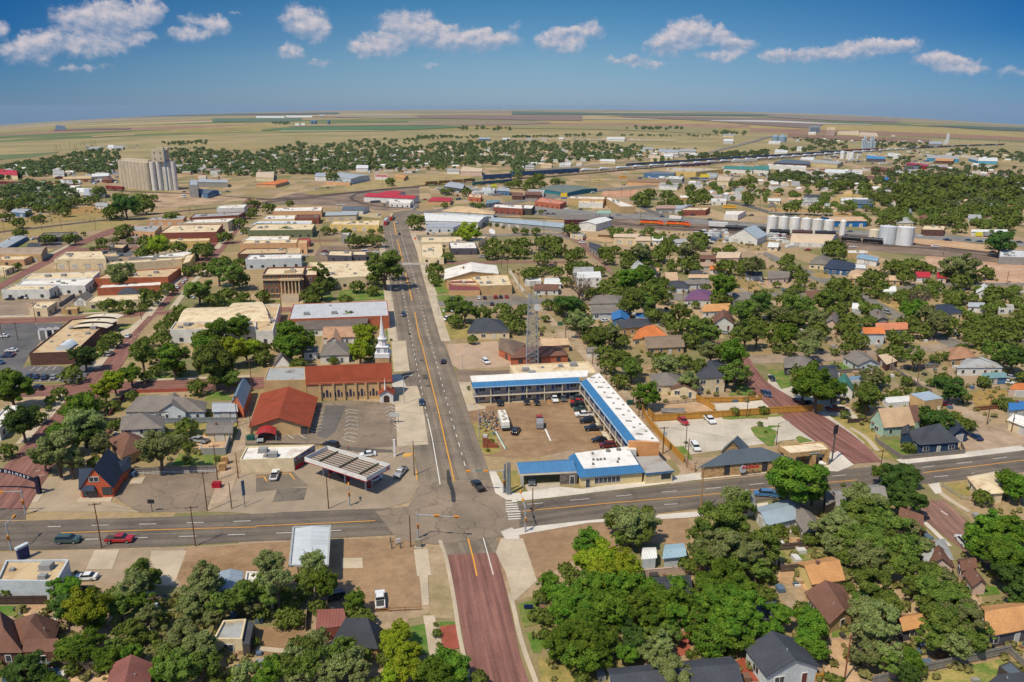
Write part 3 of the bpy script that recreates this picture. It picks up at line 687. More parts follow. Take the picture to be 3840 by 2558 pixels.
def person(x,y,top,pants,label,ang=0,skin=(190,140,110)):
 b=G(x,y);b.z+=.08;root=thing('person',label,'person',b);root.rotation_euler=(0,0,ang)
 vs=[(0,0,.95),(0,0,1.2),(0,0,1.42),(.02,0,1.54),(.03,0,1.66),(.02,0,1.76),(.0,.1,.92),(.14,.1,.5),(.02,.1,.08),(.16,.1,.04),(0,-.1,.92),(-.06,-.1,.5),(-.24,-.1,.1),(-.1,-.1,.04),(0,.2,1.4),(-.06,.25,1.14),(.06,.27,.9),(.1,.27,.8),(0,-.2,1.4),(.1,-.25,1.16),(.24,-.26,.98),(.3,-.26,.92)]
 es=[(0,1),(1,2),(2,3),(3,4),(4,5),(0,6),(6,7),(7,8),(8,9),(0,10),(10,11),(11,12),(12,13),(2,14),(14,15),(15,16),(16,17),(2,18),(18,19),(19,20),(20,21)]
 rd=[.15,.14,.16,.06,.1,.08,.1,.065,.045,.04,.1,.065,.045,.04,.07,.05,.038,.035,.07,.05,.038,.035]
 me=bpy.data.meshes.new('body');me.from_pydata(vs,es,[]);o=bpy.data.objects.new('body',me);C.objects.link(o);o.parent=root
 sk=o.modifiers.new('skin','SKIN');
 for i,v in enumerate(me.skin_vertices[0].data):v.radius=(rd[i],rd[i]);v.use_root=(i==0)
 s=o.modifiers.new('sub','SUBSURF');s.levels=1;s.render_levels=1
 m=bpy.data.materials.new('figure');t=NT(m);tc=t.new('ShaderNodeTexCoord').outputs['Object'];sp=t.new('ShaderNodeSeparateXYZ');t.ln(tc,sp.inputs[0])
 cr=t.new('ShaderNodeValToRGB');cr.color_ramp.interpolation='CONSTANT';e=cr.color_ramp.elements;e[0].position=0;e[0].color=col((60,50,46));e[1].position=.05;e[1].color=col(pants)
 for ps,cc in((.5,top),(.79,skin),(.9,(60,44,34))):q=e.new(ps);q.color=col(cc)
 t.ln(t.math('DIVIDE',sp.outputs[2],1.9),cr.inputs[0]);t.ln(cr.outputs[0],t.b.inputs['Base Color']);me.materials.append(m);return root
# ---- camera, light, sky
sc=bpy.context.scene
cd=bpy.data.cameras.new('camera');cam=bpy.data.objects.new('camera',cd);C.objects.link(cam);sc.camera=cam
cd.sensor_width=36;cd.lens=36*F/3840;cd.clip_start=1;cd.clip_end=60000;cam.location=(0,0,HC);cam.rotation_euler=(pi/2-PITCH,0,0)
SUN_AZ,SUN_EL=radians(222),radians(57)
sd=bpy.data.lights.new('sun','SUN');sd.energy=4.1;sd.angle=radians(.53);sd.color=(1,.9,.72);so=bpy.data.objects.new('sun',sd);C.objects.link(so)
dirv=Vector((sin(SUN_AZ)*cos(SUN_EL),cos(SUN_AZ)*cos(SUN_EL),sin(SUN_EL)));so.rotation_euler=dirv.to_track_quat('Z','Y').to_euler();so.location=(0,0,300)
w=bpy.data.worlds.new('World');sc.world=w;w.use_nodes=True;nt=NT.__new__(NT);nt.t=w.node_tree;nt.n=nt.t.nodes;nt.l=nt.t.links
bg=nt.n['Background'];sky=nt.new('ShaderNodeTexSky',sky_type='NISHITA');sky.sun_disc=False;sky.sun_elevation=SUN_EL;sky.sun_rotation=SUN_AZ;sky.altitude=1200;sky.air_density=1.;sky.dust_density=.6;sky.ozone_density=2.5
bg.inputs['Strength'].default_value=.15
def ae(x,y):
 d=Vector(sray(x*1.6313,y*1.6313));return degrees(atan2(d.x,d.y)),degrees(atan2(d.z,hypot(d.x,d.y)))
PUFF=[(60,120,55,26,1),(115,95,50,26,1),(200,45,75,36,1),(285,45,70,34,1),(345,22,32,26,1),(210,108,60,30,.8),(290,95,50,20,.7),(350,88,30,12,.6),(440,46,30,15,.7),(432,78,42,18,1),(497,62,30,27,1),(700,48,55,38,1),(715,70,45,28,1),(668,124,36,19,1),(735,147,30,10,.7),(935,60,80,44,1),(1040,88,110,34,1),(1130,92,75,28,1),(870,105,70,30,1),(830,120,40,18,.9),(1270,92,50,26,1),(1315,108,38,20,.9),(1350,72,44,24,1),(1310,75,30,16,.9),(1545,100,65,32,1),(1585,75,60,34,1),(1650,84,40,24,1),(1700,105,40,18,1),(1660,128,60,14,.8),(1440,134,55,11,.9),(1490,148,45,10,.7),(1790,130,50,17,.9),(1870,125,60,17,.9),(1970,118,75,22,1),(2060,105,60,17,1),(2150,135,55,17,1),(2200,150,55,20,1),(2335,170,40,14,.5),(0,70,22,20,.8),(190,160,60,10,.5),(985,150,40,9,.4),(545,36,18,6,.5),(2240,165,30,10,.7),(1180,60,30,12,.3)]
geo=nt.new('ShaderNodeNewGeometry');inc=geo.outputs['Incoming']
sp=nt.new('ShaderNodeSeparateXYZ');vm=nt.new('ShaderNodeVectorMath',operation='SCALE');vm.inputs['Scale'].default_value=-1;nt.ln(inc,vm.inputs[0]);nt.ln(vm.outputs[0],sp.inputs[0])
az=nt.math(MU,nt.math('ARCTAN2',sp.outputs[0],sp.outputs[1]),180/pi);el=nt.math(MU,nt.math('ARCSINE',sp.outputs[2]),180/pi)
cv=nt.new('ShaderNodeCombineXYZ');nt.ln(az,cv.inputs[0]);nt.ln(el,cv.inputs[1])
def warp(vec,sc_,amt,off=0):
 n=nt.new('ShaderNodeTexNoise');n.inputs['Scale'].default_value=sc_;n.inputs['Detail'].default_value=5;n.inputs['Roughness'].default_value=.6;nt.ln(vec,n.inputs['Vector'])
 s=nt.new('ShaderNodeVectorMath',operation='SUBTRACT');nt.ln(n.outputs['Color'],s.inputs[0]);s.inputs[1].default_value=(.5,.5,.5)
 k=nt.new('ShaderNodeVectorMath',operation='SCALE');k.inputs['Scale'].default_value=amt;nt.ln(s.outputs[0],k.inputs[0]);a=nt.new('ShaderNodeVectorMath',operation='ADD');nt.ln(vec,a.inputs[0]);nt.ln(k.outputs[0],a.inputs[1]);return a.outputs[0]
def density(vec):
 wv=warp(warp(vec,.6,1.3),2.6,.55);tot=tv=None
 for(x,y,rx,ry,s)in PUFF:
  a,e=ae(x,y);ra=rx*1.6313/F*57.3*1.08;re=ry*1.6313/F*57.3*1.08
  m=nt.new('ShaderNodeVectorMath',operation='SUBTRACT');nt.ln(wv,m.inputs[0]);m.inputs[1].default_value=(a,e,0)
  d=nt.new('ShaderNodeVectorMath',operation=MU);nt.ln(m.outputs[0],d.inputs[0]);d.inputs[1].default_value=(1/ra,1/re,0)
  dt=nt.new('ShaderNodeVectorMath',operation='DOT_PRODUCT');nt.ln(d.outputs[0],dt.inputs[0]);nt.ln(d.outputs[0],dt.inputs[1])
  f=nt.math(MU,nt.math('MAXIMUM',nt.math('SUBTRACT',1.,dt.outputs['Value']),0.),s);sy_=nt.new('ShaderNodeSeparateXYZ');nt.ln(d.outputs[0],sy_.inputs[0]);g_=nt.math(MU,f,sy_.outputs[1]);tv=g_ if tv is None else nt.math('ADD',tv,g_);tot=f if tot is None else nt.math('ADD',tot,f)
 return tot,nt.math('DIVIDE',tv,nt.math('ADD',tot,.02))
den,vpos=density(cv.outputs[0])
n1=nt.noise(nt.mapping(cv.outputs[0],(1,1.3,1)),1.15,9,.6);n2=nt.noise(cv.outputs[0],2.4,6,.6)
raw=nt.math('ADD',den,nt.math(MU,nt.math(MU,nt.math('SUBTRACT',n1,.5),1.3),nt.ramp(den,0,.3)))
mask=nt.ramp(raw,.1,1.0)
mk=nt.new('ShaderNodeMapRange',interpolation_type='SMOOTHSTEP');nt.ln(mask,mk.inputs[0]);mask=nt.math(MU,nt.math(MU,mk.outputs[0],.92),nt.ramp(vpos,-.75,.05,.35,1))
off=nt.new('ShaderNodeVectorMath',operation='ADD');nt.ln(cv.outputs[0],off.inputs[0]);off.inputs[1].default_value=(-.22,.3,0)
n3=nt.noise(nt.mapping(off.outputs[0],(1,1.3,1)),1.15,6,.58);sh=nt.math('ADD',nt.math(MU,nt.math('SUBTRACT',n1,n3),2.2),nt.ramp(vpos,-.5,.45,.12,.78))
K=1/.15
ccol=nt.mix(nt.ramp(sh,0,1),(.25*K,.32*K,.45*K,1),(.60*K,.545*K,.57*K,1))  # cloud light and shade painted by colour: bright tops, grey bases
grad=nt.new('ShaderNodeValToRGB');nt.ln(nt.ramp(el,0,24),grad.inputs[0]);ce=grad.color_ramp.elements
ce[0].position=0;ce[0].color=(.25,.335,.53,1);ce[1].position=1;ce[1].color=(1,1,1,1)
for p_,c_ in((.12,(.245,.345,.46,1)),(.275,(.13,.295,.41,1)),(.38,(.09,.25,.39,1))):q=ce.new(p_);q.color=c_
side=nt.math('POWER',nt.ramp(nt.math('ABSOLUTE',az),0,33),1.7)
side=nt.math(MU,nt.math(MU,side,nt.ramp(el,0,4.5,.5,1)),nt.ramp(el,9,20,1,0))
skyc=nt.mix(1.,nt.mix(1.,sky.outputs[0],grad.outputs[0],MU),nt.mix(side,(1,1,1,1),(.12,.46,.76,1)),MU)
nt.ln(nt.mix(mask,skyc,ccol),bg.inputs['Color'])
try:w.cycles.sampling_method='MANUAL';w.cycles.sample_map_resolution=512
except Exception:pass
sc.view_settings.view_transform='Standard';sc.view_settings.look='None';sc.view_settings.exposure=.12;sc.view_settings.gamma=1
sc.cycles.max_bounces=5;sc.cycles.diffuse_bounces=3;sc.cycles.glossy_bounces=2;sc.cycles.transmission_bounces=3;sc.cycles.volume_bounces=0;sc.cycles.transparent_max_bounces=4
sc.cycles.use_adaptive_sampling=True;sc.cycles.adaptive_threshold=.02;sc.cycles.use_denoising=True;sc.cycles.caustics_reflective=False;sc.cycles.caustics_refractive=False
# ---- terrain
gm=bpy.data.materials.new('town_ground_and_fields');t=NT(gm);t.b.inputs['Roughness'].default_value=.95;t.b.inputs['Specular IOR Level'].default_value=.1
pos=t.new('ShaderNodeNewGeometry').outputs['Position']
a1=t.noise(pos,.012,8,.6);a2=t.noise(pos,.06,8,.7);a3=t.noise(pos,.6,5,.75);a4=t.noise(pos,3.,3,.8)
wv=t.new('ShaderNodeVectorMath',operation='ADD');nz=t.new('ShaderNodeTexNoise');nz.inputs['Scale'].default_value=.12;nz.inputs['Detail'].default_value=5;t.ln(pos,nz.inputs['Vector']);sc3=t.new('ShaderNodeVectorMath',operation='SCALE');sc3.inputs['Scale'].default_value=7;t.ln(nz.outputs['Color'],sc3.inputs[0]);t.ln(pos,wv.inputs[0]);t.ln(sc3.outputs[0],wv.inputs[1])
fl0=t.new('ShaderNodeVectorMath',operation='FLOOR');t.ln(t.mapping(wv.outputs[0],(1/19,1/27,1),-.17),fl0.inputs[0]);wn0=t.new('ShaderNodeTexWhiteNoise',noise_dimensions='2D');t.ln(fl0.outputs[0],wn0.inputs['Vector'])
lot=t.new('ShaderNodeValToRGB');t.ln(wn0.outputs['Value'],lot.inputs[0]);lot.color_ramp.interpolation='CONSTANT';le=lot.color_ramp.elements;LC=[(184,156,124),(174,148,104),(140,128,80),(168,144,118),(100,114,56),(198,168,130),(162,138,92),(124,124,70)]
le[0].position=0;le[0].color=col(LC[0]);le[1].position=1/8;le[1].color=col(LC[1])
for i in range(2,8):q=le.new(i/8);q.color=col(LC[i])
o=t.mix(t.ramp(a2,.40,.60),col((180,154,124)),col((166,144,106)))
o=t.mix(t.ramp(a1,.50,.62,0,.6),o,col((134,130,78)))
o=t.mix(t.ramp(t.noise(pos,.3,5,.7),.3,.7,.2,.95),o,lot.outputs[0])
o=t.mix(t.ramp(a3,.3,.7),t.mix(1.,o,gray(.72),MU),t.mix(1.,o,gray(1.15),MU))
o=t.mix(t.ramp(a4,.3,.7),t.mix(1.,o,gray(.84),MU),t.mix(1.,o,gray(1.1),MU))
mp=t.mapping(pos,(1/1500,1/820,1),.16);fl=t.new('ShaderNodeVectorMath',operation='FLOOR');t.ln(mp,fl.inputs[0])
wn=t.new('ShaderNodeTexWhiteNoise',noise_dimensions='2D');t.ln(fl.outputs[0],wn.inputs['Vector'])
cr=t.new('ShaderNodeValToRGB');t.ln(wn.outputs['Value'],cr.inputs[0]);cr.color_ramp.interpolation='CONSTANT';e=cr.color_ramp.elements
FC=[(166,146,88),(150,136,82),(168,144,104),(104,116,70),(156,122,98),(160,144,90),(186,164,122),(132,128,78),(148,116,94)]
e[0].position=0;e[0].color=col(FC[0]);e[1].position=1/9;e[1].color=col(FC[1])
for i in range(2,9):q=e.new(i/9);q.color=col(FC[i])
fo=t.mix(t.ramp(t.noise(t.mapping(pos,(.0005,.004,1),.16),1.,6),.35,.65),t.mix(1.,cr.outputs[0],gray(.82),MU),t.mix(1.,cr.outputs[0],gray(1.16),MU))
sy=t.new('ShaderNodeSeparateXYZ');t.ln(pos,sy.inputs[0])
near=t.mix(t.ramp(t.noise(pos,.004,5),.4,.6),col((166,148,104)),col((142,132,90)))
rr=t.new('ShaderNodeVectorMath',operation='LENGTH');t.ln(pos,rr.inputs[0])
fo=t.mix(t.ramp(rr.outputs['Value'],3300,3600),near,fo)
edge=t.math('ADD',rr.outputs['Value'],t.math(MU,t.noise(pos,.003,3),500))
o=t.mix(t.ramp(edge,1850,2150),o,fo);t.ln(o,t.b.inputs['Base Color'])
rs=[0,60,120,200,300,450,650,900,1200,1400,1500,1600,1750,1950,2200,2500,2900,3400,4000,4800,5800,7000,8500,10500,13000,16000,20000,25000,30500]
angs=[radians(a)for a in list(np.arange(-64,64.1,1.))+list(range(70,296,6))]
vs=[(0,0,0)];fs=[];na=len(angs)
for r in rs[1:]:
 for a in angs:x,y=r*sin(a),r*cos(a);vs.append((x,y,terr(x,y)if y>0 else terr(abs(y)*.84+.1,abs(y)*.54)if r>1400 else 0))
for j in range(na):fs.append((0,1+(j+1)%na,1+j))
for i in range(len(rs)-2):
 for j in range(na):k=1+i*na;fs.append((k+j,k+(j+1)%na,k+na+(j+1)%na,k+na+j))
me=bpy.data.meshes.new('ground');me.from_pydata(vs,[],fs);me.update();me.materials.append(gm)
if me.polygons[300].normal.z<0:me.flip_normals()
o=bpy.data.objects.new('ground',me);C.objects.link(o);o['kind']='structure'
# ---- streets and lots
ROAD=M('road',(138,125,110));ROAD2=M('road',(120,110,99));ASP=M('asphalt',(142,126,108));ASPD=M('asphalt',(106,105,106));BR=M('brickroad',(152,106,92));BR2=M('brickroad',(156,118,102))
PAVE=M('pave',(200,182,154));PAVEW=M('pave',(218,208,192));DIRT=M('ground',(172,140,106),(150,118,82));SAND=M('ground',(206,170,130),(190,150,108));ALLEY=M('ground',(186,162,134),(150,130,96));LAWN=M('lawn',(84,122,34));DRY=M('lawn',(174,150,86),(132,128,62));GREY=M('asphalt',(134,128,120))
GRAVEL=M('ground',(150,128,108),(120,100,84));RED=M('ground',(172,92,70),(150,76,56))
T('21');ribbon('main_road','1590,1568 1490,1250 1440,900 1390,560 1340,240 1303,0 1288,-80 1250,-370 1220,-570 1205,-770 1180,-970 1163,-1070 1175,-1130 1260,-1185 1420,-1210','2290,1568 2190,1330 2100,1090 1950,650 1860,380 1780,150 1720,0 1600,-370 1530,-620 1470,-870 1410,-1010 1385,-1090 1400,-1130 1470,-1160 1560,-1180',ROAD,3,70)
T('21');sheet('road_junction','1100,1568 1400,1520 1500,1330 1500,1280 2190,1280 2240,1420 2352,1480 2420,1530 2420,1800 2260,1800 1640,1870 1560,1860 1300,1830',M('asphalt',(146,130,112)),4)
T('30');ribbon('highway','-600,100 0,96 700,75 1400,58 2352,25 2800,5','-600,380 0,362 930,345 1500,325 1900,300 2352,272 2700,262',ROAD2,3,40)
T('31');ribbon('highway','200,12 400,5 1000,-20 1600,-40','200,268 400,260 700,248 1250,218 1650,205',ROAD2,3,12)
T('22');ribbon('highway','-100,1500 100,1487 500,1430 1000,1372 1640,1300 2352,1232 2852,1190 3152,1172 3652,1120 4352,1042 4704,1005 5100,960','-100,1730 250,1690 800,1645 1600,1552 2352,1462 2900,1390 3300,1345 3822,1310 4192,1268 4704,1200 5100,1150',ROAD2,3,60)
T('31');ribbon('brick_street','1760,392 1850,860 1890,1100 1935,1340 1990,1640 2060,2000','2205,355 2300,720 2370,1050 2440,1400 2540,1640 2640,1900',BR,2,30)
T('31');ribbon('road','1690,290 1740,400','2200,240 2260,380',ROAD,2,4)
T('20');ribbon('brick_street','-330,1560 0,1195 210,975 480,650 600,480 850,290 1110,0 1180,-80 1350,-250 1480,-400 1640,-560 1760,-680 1830,-760 1960,-950 2050,-1100 2200,-1240 2290,-1330','230,1568 430,1250 560,1050 760,720 900,520 1160,180 1240,0 1330,-140 1540,-330 1690,-520 1800,-650 1900,-700 2020,-790 2180,-1000 2240,-1090 2352,-1190 2400,-1260',BR,2,60)
sheet('road','-300,1640 -300,1500 60,1540 230,1562 235,1640',ROAD2,3)
ribbon('brick_street','-300,440 0,428 280,415 700,392 1150,370 2352,332 2560,325','-300,540 0,522 280,512 640,490 1240,470 1750,455 2352,440 2560,420',BR,2,30)
T('10');ribbon('brick_street','-200,1365 0,1362 450,1352 1000,1322 1500,1288 2352,1262 2700,1255','-200,1420 0,1412 450,1398 1000,1360 1500,1320 2352,1305 2700,1292',BR,2,20)
ribbon('brick_street','-200,1160 0,1035 330,855 550,742 720,650 950,555 1060,520 1200,490','-200,1250 0,1100 160,1000 490,840 640,745 860,640 1060,575 1200,530',BR,2,24)
ribbon('brick_street','640,718 1000,708 1300,700 1900,665 2352,640 3100,632','640,742 1000,735 1300,725 1900,690 2352,662 3100,648',BR,2,20)
T('11');ribbon('street','1400,605 1500,600 2000,588 2352,580 2500,575','1430,640 1500,632 2000,612 2352,600 2500,595',GREY,2,14)
ribbon('brick_street','1540,842 1760,835 2352,830 2832,828','1545,868 1760,862 2352,852 2832,852',BR2,2,14)
ribbon('street','1600,1195 2352,1200 2552,1170 2900,1190','1620,1245 2352,1240 2552,1225 2900,1225',GREY,2,14)
ribbon('street','500,850 640,845 1040,845 1360,845','500,870 640,868 1040,868 1360,872',GREY,1,8)
sheet('concrete_crossing','1340,848 1590,848 1600,868 1350,870',M('pave',(176,166,150)),4)
T('12');ribbon('brick_street','430,572 470,590 620,680 700,770 840,860 870,930 1000,1000','520,560 640,640 720,700 830,800 910,900 930,950 1100,980',BR2,3,24)
ribbon('street','-300,592 100,578 250,570 440,570 560,600','-300,610 100,598 300,590 430,600 520,640',GREY,2,14)
ribbon('street','1430,1135 1600,1135 1900,1130','1430,1200 1600,1190 1900,1175',GREY,2,14)
T('22');ribbon('street','1790,145 2130,140 2352,120 2952,85 3352,72 4002,20 4700,-30','1790,215 2130,215 2352,205 2852,190 3352,150 4002,80 4700,20',M('asphalt',(164,144,124)),2,24)
T('23');ribbon('brick_street','-520,0 -300,290 -80,520 0,600 300,830 560,1010 780,1125','-280,0 -120,240 0,395 300,560 560,720 830,890 1045,1110',BR,3,30)
T('33');ribbon('brick_street','1250,-100 1380,-10 1480,120 1700,290 1900,440 2200,640','1620,-100 1730,0 1860,110 2100,290 2352,450 2600,600',BR2,3,20)
T('13');ribbon('street','-60,770 200,905 550,1060 650,1110 880,1180 1220,1385 1480,1530 1700,1640','-20,745 260,865 600,1010 800,1080 1000,1190 1240,1330 1560,1480 1860,1610',GREY,2,24)
ribbon('street','-400,1150 0,1150 200,1170 400,1180','-400,1120 0,1118 200,1130 400,1140',GREY,2,12)
ribbon('street','1200,1090 1700,1060 2050,1060 2500,1060','1200,1070 1700,1030 2050,1030 2500,1035',GREY,2,12)
T('21');ribbon('street','1830,262 2100,275 2352,262 2900,240','1870,378 2100,368 2352,352 2900,320',M('asphalt',(140,120,104)),2,12)
T('20');ribbon('alley','2290,560 2240,700 2180,850 2100,1000 2030,1180 1960,1400 1900,1568','2352,560 2340,700 2290,860 2240,1040 2170,1250 2090,1480 2070,1568',ALLEY,1,20)
T('22');ribbon('alley','430,-150 530,0 690,200 880,380 1130,640 1230,760 1400,1000 1620,1285','560,-150 600,0 760,170 960,360 1200,600 1290,740 1480,1000 1740,1260',ALLEY,1,24)
T('23');ribbon('alley','1000,200 1180,290 1400,420 1600,560 1800,690 1900,770','1030,180 1250,270 1460,390 1680,540 1870,640 2050,720',ALLEY,1,20)
T('12');ribbon('alley','-20,1000 60,1100 200,1230 340,1390 470,1568','20,1000 120,1100 260,1230 400,1380 540,1568',ALLEY,1,14)
T('33');ribbon('alley','0,600 90,760 200,900','60,560 190,720 290,860',ALLEY,1,8)
sheet('alley','590,1180 720,1170 760,1300 850,1568 440,1568 560,1400',SAND,1)
T('20');sheet(PK,'1040,1430 1120,1300 1340,1230 1985,1210 2000,1300 1890,1560 1280,1575 1120,1480',ASP,1)
sheet(PK,'250,1568 330,1400 440,1250 740,1260 740,1440 1000,1470 1280,1568',M('pave',(180,160,132)),1)
raised('entrance_slab','700,1480 740,1432 1035,1430 1020,1474',PAVE)
sheet(PK,'-60,520 -100,120 60,-120 330,-160 420,-60 260,140 200,260 300,380 780,370 800,300 880,300 880,120 560,380 280,395',ASPD,1)
sheet(PK,'180,270 250,225 560,230 760,290 740,350 600,375 280,385 230,340',ASPD,2)
sheet('lawn','250,218 270,200 505,195 500,215',LAWN,2);sheet('lawn','280,390 560,385 560,370 290,378',DRY,3)
raised('traffic_island','290,1480 330,1420 400,1380 410,1390 345,1480',PAVE)
sheet('lawn','1580,1140 1650,1030 1980,1045 1985,1145',LAWN,2);sheet('yard','1500,860 1500,750 2140,740 2200,760 2130,830 1900,840 1800,870',DRY,1)
sheet('lawn','1880,540 1900,460 2060,470 2150,540',LAWN,2);sheet('lawn','1260,350 1300,300 1700,310 1700,335',LAWN,2)
sheet('yard','1000,680 1250,490 1500,480 1300,520 1160,640',DRY,2);sheet('lawn','880,170 900,110 1080,-60 1060,40 940,150',LAWN,2);sheet('sidewalk','590,500 640,500 480,690 340,810 300,800 520,600',PAVE,2)
sheet('concrete_pad','1190,1310 1215,1270 1340,1240 1300,1310',PAVE,3);sheet('yard','1850,1040 1760,1040 1780,900 1900,850 2080,920 2080,1000',SAND,1)
T('21');sheet(PK,'570,560 940,545 1140,560 1270,582 1345,600 1390,950 1250,1000 700,960 180,940 -100,940 -100,860 470,850 520,700',ASP,2)
sheet('asphalt_patch','640,600 830,590 730,830 640,900 560,870',M('asphalt',(112,106,102)),3)
sheet('drive','-100,940 700,960 1250,1000 1260,1025 950,1025 520,940 -100,955',M('asphalt',(116,106,98)),3)
sheet(PK,'-350,1568 -130,1200 0,1200 540,990 760,1000 1400,960 1440,1010 1490,1250 1500,1330 1400,1480 1100,1560 0,1590',M('pave',(166,148,124)),2)
sheet('asphalt_patch','200,1350 470,1350 440,1460 150,1480',M('asphalt',(120,112,100)),3);sheet('asphalt_patch','0,1230 340,1200 480,1330 160,1370 0,1390',M('asphalt',(134,122,106)),3)
kerb_path('1365,420 1400,560 1425,760 1440,960',9,PAVE);kerb_path('1310,0 1330,200 1340,280',6,PAVE)
sheet('church_apron','1250,310 1330,300 1380,420 1390,600 1255,580',M('pave',(206,198,184)),3);sheet('lawn','1200,0 1280,0 1310,250 1250,265 1240,100',DRY,2)
sheet(PK,'1750,30 2210,0 2300,100 2352,230 1870,262 1800,215',M('pave',(190,162,134)),1)
sheet(PK,'1945,640 2100,600 2352,575 2900,515 3000,600 3420,1000 3180,1060 2880,1000 2520,1080 2080,1050 1990,760',M('ground',(150,118,86),(168,136,100)),1)
sheet('grass_island','1990,760 2140,720 2250,1000 2220,1030 2080,1045 2040,930',DRY,2);sheet('sidewalk','1860,380 1980,350 2010,570 2110,600 2110,620 1950,645',PAVE,2)
sheet('sidewalk','2140,1200 2200,1195 2300,1380 2420,1410 2420,1470 2300,1460 2200,1400',PAVEW,5);sheet('grass_island','2200,1195 2420,1190 2500,1320 2420,1400 2330,1390',DRY,4)
T('22');sheet('sidewalk','0,1405 450,1340 640,1360 1640,1220 2352,1145 2352,1215 1640,1285 500,1425 0,1480',PAVEW,5)
sheet('driveway','110,1320 440,1300 440,1350 150,1390',M('pave',(190,176,156)),4)
sheet(PK,'1310,740 1930,700 2352,720 2352,300 3000,500 3352,900 2900,1060 2600,900 1650,1040 1560,1060 1480,960',M('pave',(204,192,172)),1)
sheet(PK,'1820,580 2352,540 2390,545 2450,600 2352,620 1880,640',M('pave',(214,202,182)),2)
sheet('lawn','1940,715 1930,700 2352,675 2500,670 2480,690 2000,722',LAWN,3);sheet('lawn','2190,800 2230,780 2352,790 2440,830 2400,960 2352,965 2230,870',LAWN,3);sheet('lawn','1500,970 1580,965 1640,1040 1660,1090 1590,1080',LAWN,3)
sheet('yard','1250,660 1400,590 1800,580 1850,640 1260,670',SAND,2);sheet('yard','1450,1320 1600,1140 1680,1230 1620,1290',ALLEY,2)
sheet('lawn','1990,500 2040,400 2140,400 2260,500',LAWN,2)
raised('parking_slab','100,560 0,560 0,545 520,505 540,520',PAVE)
sheet('motel_walk','640,560 660,560 960,960 900,960 740,720',M('pave',(214,200,176)),2)
T('23');sheet('driveway','440,1190 450,1120 640,1010 790,1140 640,1200',PAVEW,4);sheet('lawn','0,690 140,675 130,690 0,695',LAWN,3);sheet('lawn','0,800 120,785 110,775 0,775',LAWN,3);sheet('lawn','250,890 290,868 420,920 290,935',LAWN,3);sheet('lawn','0,890 60,960 0,965',LAWN,3)
kerb_path('1210,1110 1600,1070 1820,1045 2352,980',3,PAVEW);sheet(PK,'1750,920 1900,800 2352,750 2352,960 1900,1030 1800,980',M('ground',(184,158,130)),1)
sheet('lawn','1030,915 1200,905 1220,990 1400,1030 1380,1050 1230,1060',LAWN,2);sheet('lawn','560,200 700,195 830,250 620,280',LAWN,2);sheet('lawn','60,260 200,280 210,420 120,440 0,260',LAWN,2)
sheet('yard','560,680 740,700 940,760 1000,860 980,900 1180,1100 1050,1080 800,860',DRY,2);sheet('yard','1060,590 1100,440 1300,480 1440,540 1300,580',DRY,1)
sheet('yard','1850,480 2000,430 2200,450 2150,620 1920,620',M('ground',(184,148,76),(160,130,70)),1);sheet('yard','1600,1310 1850,1300 1850,1430 1750,1450',DRY,1)
sheet('sidewalk','1470,1320 1570,1300 1600,1390 1540,1410',PAVEW,4);path('walk','1560,1380 1700,1480 1850,1568',1.5,PAVE,3,8);path('walk','760,800 900,880 1010,1010',1.5,PAVE,3,8)
T('30');sheet(PK,'-100,420 0,380 930,350 1500,335 1900,315 2352,290 2352,700 1650,700 700,640 660,560 -100,470',M('pave',(172,150,122)),1)
sheet('concrete_pad','790,535 870,360 1100,352 1030,535',PAVE,3);sheet('concrete_pad','1500,680 1380,440 1390,365 1715,362 1600,680',M('pave',(196,178,150)),3)
sheet('yard','1610,600 1700,330 2352,300 2352,700 1700,720',DIRT,2);sheet('lawn','-50,960 -50,870 240,865 190,965',LAWN,2);sheet('yard','190,985 245,865 455,860 455,990',SAND,2)
sheet('alley','380,1400 500,1395 1040,1480 1000,1568 600,1568',SAND,1)
T('31');sheet(PK,'-100,300 680,262 1450,240 1500,600 1520,880 1100,890 800,900 700,650 -100,700',M('ground',(168,136,100),(154,124,92)),2)
sheet('concrete_pad','790,432 978,428 982,524 790,526',PAVE,3);sheet('sidewalk','1450,355 1580,345 1610,590 1480,600',PAVE,4);sheet('sidewalk','1500,600 1580,590 1590,870 1530,870',PAVE,4);sheet('verge','1580,260 1740,420 1830,900 1840,980 1600,980',M('ground',(184,158,124),(160,140,100)),1)
sheet('sidewalk','1535,960 1640,960 1720,1260 1700,1330 1590,1340',PAVE,3);sheet('lawn','1370,1070 1550,1035 1590,1310 1440,1330',LAWN,3);sheet('brick_bed','1690,1060 1840,1040 1870,1260 1720,1290',RED,4);sheet('lawn','1680,1020 1820,1015 1835,1040 1690,1062',LAWN,3)
kerb_path('1690,270 1745,420 1790,640 1835,900 1860,1100 1910,1340 1980,1640',.8,PAVE,.14,'kerb');sheet('corner_slab','2250,190 2352,150 2420,230 2420,260 2290,262',PAVEW,4)
sheet('yard','-60,1060 450,1050 460,1250 120,1350 -60,1300',DIRT,1);path('walk','0,1262 160,1275 300,1290',1.2,PAVE,3,6)
T('32');sheet(PK,'-150,250 100,210 700,110 1620,60 1640,300 1200,300 600,420 300,600 180,620 -80,640',M('ground',(170,138,102),(156,124,92)),1)
sheet('verge','-150,380 -100,250 0,250 100,250 230,640 20,830 -60,560',PAVE,2);sheet('sidewalk','-60,190 100,150 760,80 1640,10 2352,-80 2352,-20 1620,62 700,110 100,215 -60,250',PAVEW,4)
sheet('lawn','50,860 180,820 280,860 400,850 300,1020 110,1070',M('lawn',(96,120,44)),3);sheet('lawn','130,1115 270,1095 300,1200 260,1310 190,1300',LAWN,3);sheet('yard','260,1568 240,1330 500,1400 900,1500 900,1640',DRY,2)
